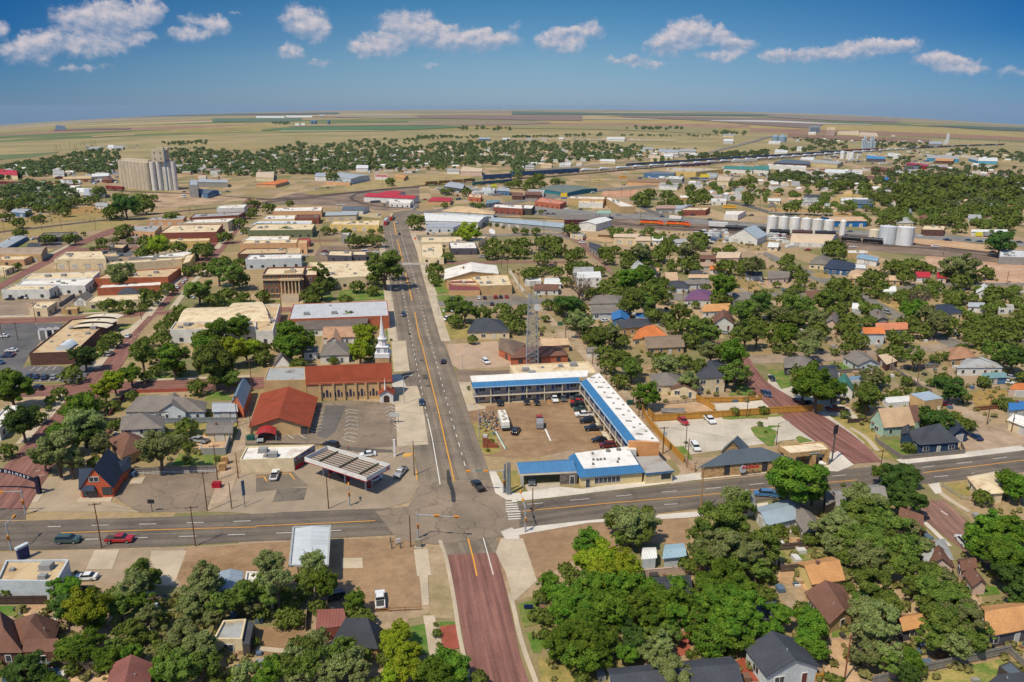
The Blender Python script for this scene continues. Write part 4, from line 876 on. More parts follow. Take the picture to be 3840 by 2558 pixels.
kerb_path('-20,760 20,900 60,1100 120,1300 220,1568 250,1650',.9,PAVE,.14,'kerb');sheet('patio','2010,1400 2130,1340 2352,1560 2080,1568',M('ground',(176,88,60),(150,70,50)),3)
sheet('yard','1500,1340 1560,1100 1640,1100 1640,1310',RED,2)
T('33');sheet('yard','100,470 70,360 430,345 600,430 200,480',M('lawn',(96,120,44),(176,148,96)),2);sheet('yard','80,640 100,560 290,550 410,700 380,740',SAND,3);sheet('lawn','1140,880 1200,800 1320,840 1300,890',LAWN,3);sheet('lawn','1940,780 2000,680 2110,700 2130,760',LAWN,3)
sheet('yard','1420,1500 2200,1350 2352,1440 2352,1700 1400,1700',M('lawn',(104,130,50),(176,158,90)),1);sheet('yard','2000,1290 2352,1180 2352,1300 2220,1260',DRY,2);sheet('sidewalk','1320,1140 1380,1130 1480,1210 1480,1230 1330,1230',PAVE,3)
path('low_kerb','1400,70 1500,160 1590,250 1670,325',1.2,PAVEW,4,8);sheet('yard','1420,130 1550,260 1420,270',DRY,2);sheet('lawn','580,1160 590,1100 760,1080 740,1150',LAWN,3)
sheet('yard','0,330 0,240 280,240 400,290',SAND,2)
T('10');sheet(PK,'-100,1350 -50,1190 260,1190 700,1130 650,1240 450,1350',M('asphalt',(156,136,116)),1);sheet(PK,'-60,1568 -100,1420 320,1400 330,1460 560,1500 430,1568',ASPD,1);sheet(PK,'340,700 360,610 800,600 720,650 560,730',M('asphalt',(140,122,104)),1)
sheet(PK,'1000,690 1000,610 1290,600 1260,700',M('asphalt',(140,118,100)),1);sheet(PK,'900,800 930,735 1250,735 1200,790',ASPD,1);sheet('yard','-60,570 -60,480 600,380 1000,340 1100,400 500,480',M('ground',(170,142,80),(150,132,76)),1)
sheet('yard','-60,600 600,510 1100,450 1400,440 1050,540 300,600',M('ground',(172,148,92),(156,140,84)),1);sheet('yard','640,350 900,320 940,380 660,400',M('ground',(178,138,76),(156,120,64)),2)
sheet('yard','1420,350 1450,200 1700,190 2300,260 2000,300 1600,340',M('ground',(196,166,128),(160,132,104)),1);sheet('lawn','1080,1520 1100,1420 1240,1415 1180,1500',LAWN,3);sheet('lawn','770,1300 800,1280 1140,1275 1130,1290',LAWN,3);sheet('lawn','1950,1240 2000,1170 2352,1190 2352,1240',LAWN,2)
sheet('sidewalk','1130,1500 1240,1400 1330,1330 1360,1340 1180,1530',PAVE,3);sheet('alley','440,1350 700,1130 850,1110 620,1250 560,1350',GRAVEL,1)
T('11');sheet(PK,'560,740 600,690 1190,690 1200,760 1060,840 520,830',M('asphalt',(138,118,98)),1);sheet(PK,'560,610 600,560 790,560 790,625',M('asphalt',(160,138,110)),1);sheet('lawn','770,1110 800,1095 1180,1095 1190,1180 900,1200 740,1195',LAWN,2);sheet('lawn','60,1205 70,1190 240,1190 240,1205',LAWN,3);sheet('lawn','430,1210 500,1165 700,1140 720,1195',LAWN,2)
sheet('plaza','240,1260 240,1195 430,1190 430,1250',M('pave',(196,170,132)),1);sheet('lawn','1600,1000 1720,990 1770,1125 1640,1130',LAWN,2);sheet('lawn','1540,985 1560,980 1620,1170 1605,1175',LAWN,3);sheet('lawn','1650,1150 1900,1140 1930,1165 1780,1200 1680,1200',LAWN,3);sheet('lawn','1685,1260 1740,1260 1740,1335 1710,1340',LAWN,3)
sheet('sidewalk','1590,990 1610,990 1680,1180 1650,1185',PAVE,3);sheet(PK,'1900,1165 2352,1130 2500,1170 2352,1200 1900,1205',M('asphalt',(140,126,110)),2);sheet(PK,'1840,820 1850,760 2120,720 2200,800',M('asphalt',(156,134,108)),1)
sheet(PK,'1400,590 1400,500 1560,480 1800,560 1760,590',M('pave',(190,166,136)),1);sheet('railyard_ground','0,300 350,210 1000,170 1500,140 1500,340 1200,370 800,330 350,310',GRAVEL,1);sheet('yard','830,190 800,150 1200,60 2000,20 2000,60 1400,150 950,190',M('ground',(180,156,104),(160,140,90)),1)
sheet('yard','440,220 500,180 800,180 830,200 560,225',M('ground',(168,150,90)),2);sheet('lawn','1200,1568 1190,1470 1250,1440 1240,1568',LAWN,2);sheet('yard','1690,1568 1700,1340 1760,1420 1950,1400 1940,1540',DRY,2);sheet(PK,'940,420 940,380 1160,400 1150,440',M('pave',(190,170,130)),1)
T('12');sheet('yard','830,240 830,190 1160,180 1100,240',M('ground',(214,160,122),(190,140,104)),2);sheet(PK,'0,230 520,190 700,230 520,240 200,290',GREY,1);sheet('highway_apron','-200,300 200,340 700,395 1200,380 1500,420 2352,490 2352,560 1640,450 900,445 480,440 200,405 -200,420',GREY,2)
ribbon('highway','-900,385 -500,330 0,290 250,225 700,180 1200,140 1700,90 2100,40','-900,405 -500,360 0,320 250,255 700,205 1200,160 1700,105 2100,55',GREY,3,30)
ribbon('highway','-300,300 200,325 700,372 1100,400 1700,455 2352,505 2700,530 3352,560 4100,600 4704,650 5200,690','-300,335 200,368 700,415 1100,440 1700,490 2352,535 2700,560 3352,600 4100,650 4704,700 5200,745',M('road',(146,144,140)),3,50)
sheet('rail_ground','900,445 1640,460 2352,560 3052,560 3852,690 5000,810 5000,900 3900,790 3050,720 2352,600 1640,560 900,520',GRAVEL,2)
sheet('yard','1440,470 1640,545 2000,600 1700,700 1300,600 1000,560 800,520',M('ground',(190,158,118),(150,140,96)),1);sheet('yard','480,620 520,560 930,590 930,660 640,640',M('ground',(200,166,120)),1)
sheet('yard','2050,1150 2000,1010 2240,990 2300,1130',M('ground',(178,146,88),(150,130,80)),1);sheet('street','1140,330 1330,415 1400,410 1200,330',ASPD,3);ribbon('street','1960,290 2100,320 2352,390 2700,470','1985,280 2150,310 2352,370 2700,440',ASPD,3,12)
ribbon('street','1480,905 1800,925 2000,1060 2150,1130','1500,890 1830,910 2050,1050 2200,1120',M('asphalt',(176,156,132)),2,12)
T('13');sheet('yard','1470,860 1440,790 1700,760 2352,860 2352,1040 2000,1030 1600,900',M('ground',(206,168,136),(190,150,118)),1);sheet('yard','1000,1200 1240,1200 1230,1300 1200,1290',M('ground',(186,152,88)),2);sheet('rail_ground','700,590 1500,620 2352,730 2352,800 1500,790 1100,700 640,680',SAND,1)
sheet('yard','380,950 540,930 560,990 480,990',M('ground',(180,150,90)),2);sheet('yard','0,380 0,340 200,350 900,400 700,420',M('ground',(192,152,92)),1);sheet('yard','640,230 900,200 1060,290 900,330 560,280',M('ground',(196,160,100),(150,140,84)),1)
FLD=lambda c,c2=None:M('ground',tuple(int(v*.82+q*.18)for v,q in zip(c,(150,140,112))),tuple(int(v*.72+q*.15)for v,q in zip(c,(150,140,112))))
T('h1');ribbon('field','40,246 240,215 1000,204 1800,202 1890,214','60,250 240,240 1000,238 1400,244 1870,218',FLD((84,124,70)),3,30);ribbon('field','240,242 1000,240 1300,248','200,262 900,256 1300,250',FLD((150,160,112)),3,20);ribbon('field','300,196 1000,188 1600,170 1900,172','300,210 1000,202 1500,196 1800,186',FLD((176,146,112)),3,20)
ribbon('field','-400,136 0,134 420,132','-400,165 0,172 420,160',FLD((92,120,84)),3,20);ribbon('field','1480,110 2352,108 3000,110','1450,132 2352,148 3000,158',FLD((146,116,100)),3,20);ribbon('field','760,108 1450,104 1480,118','700,124 1300,138 1500,132',FLD((166,150,118)),3,20)
ribbon('field','1400,160 2352,155 2700,165','1400,200 2352,196 2700,178',FLD((160,138,106)),3,20);ribbon('field','-1200,80 0,92 760,80','-1200,104 0,104 760,96',FLD((96,104,90)),3,20)
T('h2');ribbon('field','0,70 600,82 1600,92 2352,100','0,100 600,104 1600,112 2352,112',FLD((88,108,78)),3,20);ribbon('field','180,128 1100,134 1300,136','180,140 1100,148 1400,148',FLD((196,178,144)),3,20);ribbon('field','1000,112 1700,122 2352,140 2900,170','1000,122 1700,150 2352,205 2800,230',FLD((138,116,102)),3,20)
ribbon('field','1830,155 2352,152 3000,186 3300,190','1830,160 2352,168 3000,192 3300,194',FLD((228,222,212)),4,20);ribbon('field','0,195 800,198 1500,212 1900,220','0,225 800,235 1500,262 1900,290',FLD((160,150,92)),3,20)
ribbon('highway','1700,470 1850,430 2200,345 2270,318 2330,300 2500,290','1740,475 1900,435 2260,345 2320,325 2350,312 2500,300',GREY,4,20);ribbon('street','0,600 600,580 1100,520 1500,480 1750,450','0,612 600,592 1100,530 1500,490 1760,458',M('asphalt',(150,140,126)),3,20);sheet('yard','0,640 600,600 1000,560 1500,510 1500,490 1100,535 600,590 0,620',M('ground',(176,156,96)),2)
ribbon('dirt_track','0,320 800,322 1300,330 1500,330','0,332 800,336 1100,342 1500,345',FLD((200,178,140)),3,20)
T('h3');ribbon('field','180,270 700,300 1400,320 1500,330','180,305 700,335 1300,355 1500,355',FLD((152,112,88)),3,20);ribbon('field','100,360 500,375 700,420','200,410 600,430 700,440',FLD((158,140,90)),3,14)
ribbon('field','1400,200 1900,208 2400,225','1500,205 2000,240 2400,255',FLD((82,100,76)),3,20);ribbon('field','0,95 600,130 1200,140','0,120 600,160 1200,170',FLD((156,132,114)),3,20)
T('h0');ribbon('field','500,240 900,222 1200,222','480,250 900,240 1200,235',FLD((136,110,92)),3,14);ribbon('field','840,300 1000,290 1240,280','860,310 1000,300 1240,292',FLD((186,160,118)),3,14);ribbon('field','0,560 300,530 860,445 860,420','0,520 300,480 600,450 800,425',FLD((164,142,88)),3,14)
ribbon('field','1730,380 2352,372 2800,390','1730,400 1900,430 2352,425',FLD((176,154,96)),3,14);ribbon('field','-200,480 400,455 550,440','-200,520 200,510 500,460',FLD((104,122,70)),4,14)
# ---- painted markings
YEL=M('paint',(230,160,46));WHT=M('paint',(232,228,218));T('21')
marks('centre_line',['1515,-10 1600,340 1680,660 1750,980 1822,1290'],.34,YEL)
marks('centre_line',['1460,-265 1490,-80 1520,30'],.4,YEL);marks('centre_line',['1300,-930 1350,-730'],.55,YEL);marks('centre_line',['1368,-650 1435,-370'],.5,YEL);marks('centre_line',['1265,-1100 1288,-975'],.7,YEL)
marks('lane_dashes',['1365,-370 1405,-170 1442,50 1480,240 1512,400 1560,640 1580,720','1490,-460 1540,-250 1580,-60 1630,100 1680,290 1740,500 1800,730 1860,930 1930,1180'],.2,WHT,(2.2,6.5))
marks('lane_dashes',['1230,-1020 1262,-860 1300,-660 1365,-370','1330,-1010 1360,-890 1410,-700 1490,-460'],.28,WHT,(3,9));marks('solid_line',['1578,712 1620,900 1692,1320'],.24,WHT)
mb=MB();mb.poly([gpt(x,y,6)for x,y in pts('1752,1185 1775,1185 1800,1300 1832,1400 1835,1485 1800,1485 1785,1370 1755,1300')][::-1]);mb.f[0]=mb.f[0]if mb_area(mb.v)>0 else mb.f[0][::-1];struct(mb,'tar_patch',M('asphalt',(66,66,66)))
for s in('1530,310 1570,308 1580,350 1540,352','1480,405 1505,403 1508,417 1483,418','1555,405 1605,402 1610,418 1560,420','1500,170 1535,170 1540,185 1505,186'):sheet('tar_patch',s,M('asphalt',(92,88,82)),5)
for s in('0,330 0,0'.split()[:0]):pass
T('21');P_=['820,650 856,630','856,630 938,640','822,676 856,656 938,668','820,712 856,692 938,704','820,748 856,726 938,740','818,786 856,764 938,776','812,822 852,800 938,814','810,862 850,840 938,858','790,896 840,876 920,896','805,905 920,930','1178,620 1240,602 1290,625','1192,654 1240,632 1292,650','1194,688 1245,668','1198,728 1250,712 1296,730','1262,760 1304,780','1270,796 1308,816','600,580 700,582','540,640 630,624','545,672 624,658','530,710 622,696','540,740 618,726','535,778 612,764','530,810 604,796','510,838 600,824','524,640 548,662','515,672 540,695','510,705 534,728','505,740 528,762','500,775 520,800','492,810 520,836','185,870 232,915','232,876 290,860 346,900','335,868 390,856 460,898']
marks('parking_lines',P_,.16,WHT);marks('parking_lines',['0,1255 70,1240 100,1290','230,1225 310,1215 355,1275','1350,1035 1450,1030','1355,1070 1435,1040','1470,1285 1480,1260 1475,1190'],.3,YEL);sheet('painted_panel','1352,1032 1448,1030 1415,1062 1355,1068',M('paint',(216,168,80)),4)
T('22');marks('centre_line',['100,1568 180,1558 800,1500 1600,1432 2352,1356 2700,1320 3172,1278','3780,1212 4352,1140 4750,1090'],.28,YEL)
marks('lane_dashes',['140,1503 600,1460 1100,1415 1500,1380 1960,1345 2352,1305 3000,1238 3400,1195','3770,1162 4200,1115 4600,1060'],.17,WHT,(4.2,12));marks('lane_dashes',['1400,1505 1560,1495','3882,1250 4000,1240 4250,1215'],.17,WHT,(4.2,12))
marks('parking_lines',['305,808 355,920'],.5,M('paint',(236,234,226)));marks('parking_lines',['330,545 350,590','432,560 440,575','640,790 760,782','690,848 830,838','720,890 850,880','600,735 740,718','740,962 880,950'],.2,YEL)
for k in range(5):y=1478+k*21;T('22');marks('crosswalk_bar',['%d,%d %d,%d'%(-60+k*1,y+6,45+k*5,y)],.42,M('paint',(226,222,212)))
T('32')
for k in range(4):y=6+k*22;marks('crosswalk_bar',['%d,%d %d,%d'%(-45+k*3,y+4,78+k*1.5,y-2)],.42,M('paint',(226,222,212)))
T('30');marks('centre_line',['560,202 940,190 1500,172 2352,148','2352,140 3000,112 3450,90'],.28,YEL);marks('lane_dashes',['440,145 900,132 1500,118 1980,102 2500,85','780,262 1300,246 1850,230 2330,212 2800,196 3300,168'],.2,WHT,(3.4,11))
T('31');marks('centre_line',['1948,255 2000,450 2030,596'],.34,YEL);marks('solid_line',['2088,250 2130,400 2180,586'],.2,WHT);
T('20');marks('parking_lines',['275,272 322,240','345,272 390,236','415,270 460,232','483,268 520,234','285,370 322,340','360,372 400,340','440,372 478,345','525,370 560,335','345,1245 420,1230','330,1200 370,1190'],.2,WHT)
T('10');marks('parking_lines',['0,1340 230,1325'],.5,WHT);marks('crosswalk_line',['1380,1305 1510,1292','1330,1370 1440,1358','1460,1330 1400,1350'],.4,M('paint',(214,190,176)))
for a in range(9):marks('parking_lines',['%d,%d %d,%d'%(1420-a*34,1395+a*26,1395-a*34,1408+a*26)],.35,M('paint',(216,186,172)))
T('33');marks('road_mark',['1590,0 1650,38'],.3,WHT)
T('11');kerb_path('1262,1568 1222,1200 1190,1000 1172,800 1150,620',4,PAVE);kerb_path('1745,1568 1632,1200 1562,960 1500,720 1440,580',4,PAVE)
T('20');kerb_path('195,940 450,640 580,470',3,PAVE);kerb_path('880,250 1080,0 1160,-110',3,PAVE);T('10');kerb_path('1350,1340 1500,1150 1620,1020 1700,940',4,PAVE);kerb_path('1580,1270 1740,1060 1900,900',3,PAVE);kerb_path('1990,720 2090,590 2200,480',4,PAVE);kerb_path('320,840 545,732 700,652',3,PAVE);kerb_path('510,895 650,765',3,PAVE);kerb_path('0,1345 450,1335 1000,1300',2.5,PAVE);T('20');kerb_path('1260,362 1700,345 2300,322',2,PAVE)
b=bld
# ---- lower left
T('20')
b('265,108 690,95 1060,-250 650,-200',5,'flat','K','f','long dark brick bank building with sandy roof and white arched entrance','office','bank_building',wins='n')
bk=bpy.data.objects['bank_building']
b('-120,790 -10,800 180,592 60,585',4,'flat','W','w','white flat roofed building cut off by the picture edge beside the brick avenue','store')
r_,_,_,PP=b('740,1345 1032,1335 1155,1140',3,'g1',(('brick'),(206,92,48)),'n','steep gabled orange brick house with navy shingle roof on the corner lot','house','brick_house',rise=5.2,win=0,over=.25)
A_,B_=PP[0],PP[1];Lw=(B_-A_).length;ff=lambda t,w,z,h,n='window',fm=None,gm=None:window(A_,B_,Lw*t,w,z,h,r_,n,fm,gm)
ff(.46,2.2,4.6,1.2);ff(.82,2.2,.9,1.9,'window',DARK());ff(.28,1.3,.1,2.3,'door',WHITE());ff(.12,1.,.5,1.8,'window',DARK());ff(.42,1.,.5,1.8,'window',DARK())
m_=MB();u_=(B_-A_).normalized();n_=Vector((u_.y,-u_.x,0));c1=A_+u_*Lw*.06;c2=A_+u_*Lw*.5
m_.poly([c1+n_*1.3+Vector((0,0,2.6)),c2+n_*1.3+Vector((0,0,2.6)),c2-u_*.5+Vector((0,0,3.6)),c1+u_*.5+Vector((0,0,3.6))]);m_.poly([c1+Vector((0,0,2.6)),c1+n_*1.3+Vector((0,0,2.6)),c1+u_*.5+Vector((0,0,3.6))]);m_.poly([c2+n_*1.3+Vector((0,0,2.6)),c2+Vector((0,0,2.6)),c2-u_*.5+Vector((0,0,3.6))]);part(m_,'awning',rm('n'),r_)
landmark('orange brick gabled house',PP[0])
b('1080,1228 1195,1150 1170,1090 1060,1140',2.8,'g0','O','n','orange brick side wing of the steep navy roofed house','house','house_wing',rise=2,win=0)
b('738,1340 868,1336',3,'g0','O','n','navy roofed cross wing of the steep brick house','house','house_wing',rise=3.4,ridge='742,1170 862,1164',win=0)
b('1120,1058 1370,950 1260,855 990,900',3.2,'hip','E','b','tan brick bungalow with broad brown hipped roof',rise=3)
b('1110,808 1480,790 1500,690 1130,690',5.4,'hip','W','g','two storey white house with grey hipped roof and tall tan chimney',rise=2.8)
p_=G(1090,850);r_=bpy.data.objects['house.002']if 'house.002' in bpy.data.objects else None
b('1155,640 1870,640 1890,560 1270,512',3.2,'hip','L','g','long pale blue house with sprawling grey hipped roof',rise=3.2)
b('1470,630 1700,640 1720,560 1500,520',3.6,'g1','L','g','gabled front wing of the long pale blue house',cat='house',name='house_wing',rise=2.6)
b('1960,640 2175,637 2155,562 1965,562',2.8,'g0','L','m','white garage with silver metal roof behind the board fence','garage',rise=1)
b('2130,550 2232,600 2300,410 2190,405',4,'g1','O',('metal',(120,150,170)),'narrow orange brick shed with glossy blue-grey ridge roof beside the alley','shed','long_shed',rise=3,win=0)
b('1905,838 2125,835 2135,745 1920,745',3,'g0','C','g','cream garage with grey-brown shingle roof behind the silver pickup','garage',rise=.8)
T('30');b('-30,632 520,640 632,440 55,445',4.4,'flat','L','f','large pale blue flat roofed building with stained sandy roof near the highway','store',wins='n',units=3)
landmark('pale blue flat roofed building',G(300,640))
b('-60,1270 185,1268 110,1000 -60,960',3.4,'hip','K','b','dark brick house with brown hipped roof and white windows',rise=3,wins='house')
b('205,1200 455,1200 540,1010 110,1000',3.3,'hip','K','b','main wing of the dark brick house with brown hipped roof',name='house_wing',rise=3);b('205,1290 525,1292 545,1200 225,1210',3,'shed','K','b','low brown roofed front room of the dark brick house',name='house_wing',rise=.8)
b('980,1620 1350,1620 1378,1400 1055,1400',2.8,'g1','K',('shingle',(140,88,78)),'small brown house with ribbed reddish gable roof beyond the board fence',rise=1.6)
b('1960,1170 2222,1172 2262,985 2050,1000',3.4,'flat','C','s','cream stucco house with pale grey flat roof and dark awning',rise=0,wins='house');b('2225,1215 2290,1225 2335,1020 2262,1005',2.7,'shed','D','k','dark slatted lean-to beside the cream stucco house','shed','lean_to',rise=.1,win=0)
b('2010,720 2195,720 2215,558 2028,560',3,'g1','W',('metal',(150,166,180)),'blue-grey ribbed metal roofed shed behind the tall elm','shed',rise=.6);b('2225,780 2500,770 2490,560 2262,548',4,'flat','W','w','white roofed building half hidden behind elms beside the metal canopy','store')
T('31');b('550,1085 850,1045 805,912 562,922',2.7,'shed','R',('metal',(150,92,80)),'low shed with reddish brown metal roof by the elm trunk','shed',rise=.5,win=0)
b('690,1215 1110,1220 1165,1085 775,1085',3.,'hip','E','k','tan house under a charcoal pyramid roof',rise=4)
landmark('charcoal pyramid roofed house',G(930,1220))
T('21');b('-150,1088 345,1072 540,948 -87,965',3.9,'flat','C','w','cream convenience store with white flat roof beside the petrol canopy','store','convenience_store',wins='n',units=5,par=.4)
b('590,125 850,115 870,20 640,22',3.6,'hip','W','g','white bungalow with grey hipped roof behind the church',rise=3);b('440,105 560,100 570,55 440,60',3,'shed','W','g','low white side wing of the bungalow behind the church',name='house_wing',rise=.9)
b('165,210 320,215 330,150 190,150',2.8,'g1','W','g','small white gabled garage with steep grey roof behind the church annex','garage',rise=4)
b('70,360 458,353 452,232 112,240',7,'flat','T','s','two storey tan annex of the red roofed church','office','church_annex',wins='n',par=.3)
b('465,385 1245,357',6.5,'g0','T','r','long tan brick church with red tiled roof and arched stained windows','church',rise=5,ridge='455,230 1235,195',win=0,over=.3)
landmark('long red roofed church',G(860,540))
b('-42,775 475,772 545,515 60,480',2.9,'g1','T','r','broad church hall with ribbed red gable roof facing the parking lot','church hall','church_hall',rise=2.9,win=0,over=.8)
landmark('church hall with the ribbed red roof',G(300,800))
b('1135,478 1258,478 1262,425 1140,425',3.3,'g1','W','r','small white entrance porch of the church with red gable and white spire','church porch','church_porch',rise=1.4,win=0,over=.5)
# ---- tan brick complex right of the main road
T('22');b('-10,150 515,122 445,45 60,60',3.2,'hip','O','b','orange brick office with brown hipped roof below the lattice tower','office',rise=2.2);b('-120,66 20,130 125,20 -110,-30',3.2,'hip','O',('shingle',(124,104,88)),'brown roofed wing of the orange brick office by the parking lot','office','office_wing',rise=2.2)
b('290,42 525,26 480,-20 240,-40',3.2,'g0','T','t','tan building with tan gabled roof beside the alley','garage',rise=1.4)
b('30,330 780,288 700,183 -20,218',5.5,'flat','C','c','flat cream roofed building abutting the rear of the motel','store',win=0,units=6)
b('1250,60 1578,45 1540,-60 1200,-45',3,'g0','T',('shingle',(140,120,100)),'tan house with brown gable roof behind the elm row',rise=1.8);b('690,90 800,95 810,50 700,60',2.6,'g0','W','g','little white shed with pale roof beside the alley behind the motel','shed',rise=1)
b('1690,335 1960,320 1930,205 1740,215',6,'hip','C','k','tall cream two storey house with charcoal hipped roof behind the elms',rise=3)
b('1290,400 1560,400 1540,300 1270,300',3.4,'hip','C','g','cream bungalow with dark porch in the shade of the elms',rise=2.4);b('1380,640 1575,650 1575,608 1390,615',2,'g0','W','g','tiny white shed with grey roof inside the bare fenced yard','shed',rise=.5,win=0)
b('1460,430 1700,450 1700,400 1480,390',3,'g1','C','b','low cream gabled cottage between the elm trunks',rise=1.8)
# ---- bank with metal roof
b('1745,1142 2584,1066',3.9,'hip','S','d','stone clad bank with slate grey metal hipped roof','bank',rise=2.9,ridge='1850,1010 2425,960',win=0,over=.8)
landmark('stone clad bank',G(2100,1240))
b('1930,1010 2120,995 2160,960 1960,960',3.6,'g1','S','d','rear gabled porch of the stone clad bank','bank porch','bank_porch',rise=3,win=0)
T('23')
b('160,240 448,222 360,132 150,150',3.2,'hip','Q','g','grey house with brown-grey hipped roof and front porch by the brick street',rise=2.4);b('420,265 618,250 605,228 430,232',2.8,'g0','B','n','narrow blue shed with navy roof near the bright lawn','shed',rise=1)
b('500,330 640,325 600,270 480,270',3,'g0','D','k','house with charcoal roof peeping out behind the big round tree',rise=1.8);b('640,440 780,450 760,370 640,350',3.2,'g1','W','e','white gabled house with green metal roof beside the big round tree',rise=2.8)
b('830,212 1027,202 890,108 697,142',3,'g1','L','g','white house with brown-grey gable roof beside the bright green lawn',rise=1.9)
b('1090,215 1190,180 1110,120 1008,135',2.6,'shed','K','j','rusty metal roofed shed beside the alley','shed',rise=.4);b('1665,165 1905,140 1830,62 1680,62',3.2,'hip','T',('shingle',(176,130,98)),'tan house with light brown hipped roof by the alley',rise=2.4)
b('1745,240 2155,238 2060,165 1830,155',3.2,'hip','W','s','white house with long pale grey hipped roof',rise=2.2);b('1970,335 2190,325 2145,292 1980,294',2.8,'g0','B',('metal',(120,158,160)),'teal metal garage beside the white house','garage',rise=1)
b('745,360 868,352 865,325 770,325',2.6,'vault','W',('metal',(120,150,176)),'white shed with blue arched roof in a back yard','shed',rise=.8);b('1440,548 1612,522 1478,465 1305,490',3.4,'shed','T',('metal',(172,190,206)),'tan carport with slanted ribbed silver roof','garage','carport',rise=.3,win=0)
b('1100,568 1300,552 1300,505 1050,525',1.8,'shed','W','x','long low white metal shed beside the slanted carport','shed',rise=.3,win=0)
b('1068,770 1335,750',3.8,'g0','P','t','pale green house with steep tan roof',rise=4.2,ridge='1025,617 1283,598');landmark('pale green house with tan roof',G(1200,850))
b('1335,745 1400,738 1370,600 1290,602',3.2,'shed','P','b','brown roofed rear addition of the pale green house',name='house_wing',rise=.6);b('965,745 1050,755 1060,700 960,690',2.8,'hip','P','b','small porch of the pale green house',cat='porch',name='porch',rise=1,win=0)
b('1400,940 1752,914 1600,775 1240,835',3.3,'hip','N','k','navy blue house with charcoal hipped roof inside the picket fence',rise=3.4);landmark('navy blue house',G(1500,1000))
b('1225,850 1330,925 1330,840 1240,790',2.9,'g1','N','k','gabled front porch of the navy blue house',cat='porch',name='porch',rise=1.8,win=0)
b('1690,862 1838,835 1770,770 1640,775',3,'g1','N','n','navy blue garage with white door behind the navy house','garage',rise=2)
b('2225,628 2420,610 2400,545 2205,562',2.8,'g0','W','l','white shed with blue metal roof by the dirt lot','shed',rise=1);b('2218,718 2500,830 2600,740 2310,690',3.4,'g0','C','x','cream block building with white metal roof by the dirt lot',WH,rise=1.2)
b('2215,440 2420,450 2420,390 2260,398',2.6,'shed','I','o','low building with orange-brown roof near the picture edge','shed',rise=.4)
b('1965,1395 2160,1382 2112,1192 1845,1245',3,'hip','C','c','cream house with cream hipped roof beside the clipped evergreen',rise=1.4);landmark('clipped evergreen',G(1980,1480))
b('640,1500 1085,1440 1025,1312 605,1375',3.6,'g0','W',('shingle',(150,146,142)),'long white building with grey roof behind the trees on the highway','house','house',rise=1.4);b('530,1510 640,1460 600,1372 520,1400',3,'shed','D','g','grey lean-to against the long white building','shed','lean_to',rise=.5,win=0)
T('D');b('1765,1205 1848,1185 1812,1150 1738,1168',3,'g0','W',('metal',(160,178,190)),'white shack with patched blue-grey metal roof','shed',rise=1);b('1850,1220 1890,1205 1850,1165 1820,1175',3,'g1','W','g','white gabled cottage behind the patched metal shack',rise=1.4)
b('1695,1165 1735,1160 1730,1135 1700,1140',3,'g1','W','s','tiny white gabled house glimpsed between trees by the highway',rise=1.4)
T('33');b('412,650 685,612',2.9,'g0',('wall',(222,200,130)),'a','yellow double garage with orange-brown roof','garage',rise=1.7,ridge='352,493 640,447',wins='n');landmark('yellow double garage',G(500,700))
b('575,1010 800,925 690,690 355,738',2.8,'g1','T','b','tan house with dark brown gabled roof beside the sandy alley',rise=1.8);landmark('dark brown gabled roof',G(600,1080))
b('-5,1490 458,1412 262,1180 -192,1250',3.3,'g1','L','k','white sided house with charcoal gable roof at the foot of the picture',rise=2.4);landmark('white house with charcoal gable',G(230,1560))
b('1250,1072 1418,1035 1402,935 1180,958',3,'g0','Q','a','grey house with light brown roof between the big elms',rise=1);b('2010,1132 2400,1055 2300,838 1975,872',3.2,'g0','Q','a','grey house with broad light brown roof above the long fence',rise=2);landmark('grey house with the light brown roof',G(2200,1200))
b('1470,490 1700,500 1650,380 1460,400',3,'g1','I','b','beige house with brown gable roof by the white parked suv',rise=2);b('1790,525 1905,500 1880,425 1750,445',3,'g0','I','b','brown roofed side wing of the beige house',name='house_wing',rise=.8);b('1890,665 2005,660 1930,565 1820,560',2.7,'g1','I','b','small beige garage with brown gable roof beside the lawn','garage',rise=1.2)
b('1450,450 1690,430 1610,255 1400,275',3.2,'hip','W','s','white house with pale grey roof beside the brick street',rise=1.4);b('1210,60 1420,150 1390,20 1230,-20',3,'g0','K','b','brown roofed house among the elms by the brick street',rise=1.6)
b('2120,1420 2230,1510 2352,1490 2230,1372',2.4,'flat','D','d','flat grey awning over a patio at the lower right','awning','patio_awning',win=0,par=.05);b('2000,1600 2500,1560 2500,1480 2250,1500',3.5,'g0','D','k','charcoal roof corner at the bottom right edge',rise=1.2)
T('32');b('940,1700 2110,1610 1992,1336 895,1450',3.4,'g0','W','k','large charcoal roofed house at the bottom edge',rise=1.6);b('1100,900 1660,830 1620,590 1230,612',3.2,'hip','W','k','white house with dark grey roof buried under the great trees',rise=2.4);landmark('large charcoal roof at the bottom edge',G(1500,1500))
b('2200,990 2420,960 2380,840 2260,850',3,'g0','W','k','white house with dark grey roof hidden behind the dense green tree',rise=1.8);b('1400,420 1590,400 1560,300 1420,310',2.6,'g0','L',('metal',(160,190,205)),'pale blue trailer in the deep shade of the trees','trailer','camper_trailer',rise=.4,win=0);b('1200,440 1320,430 1310,330 1210,330',2.6,'vault','L','x','white and pale blue camper trailer parked in the shade','trailer','camper_trailer',rise=.5,win=0)
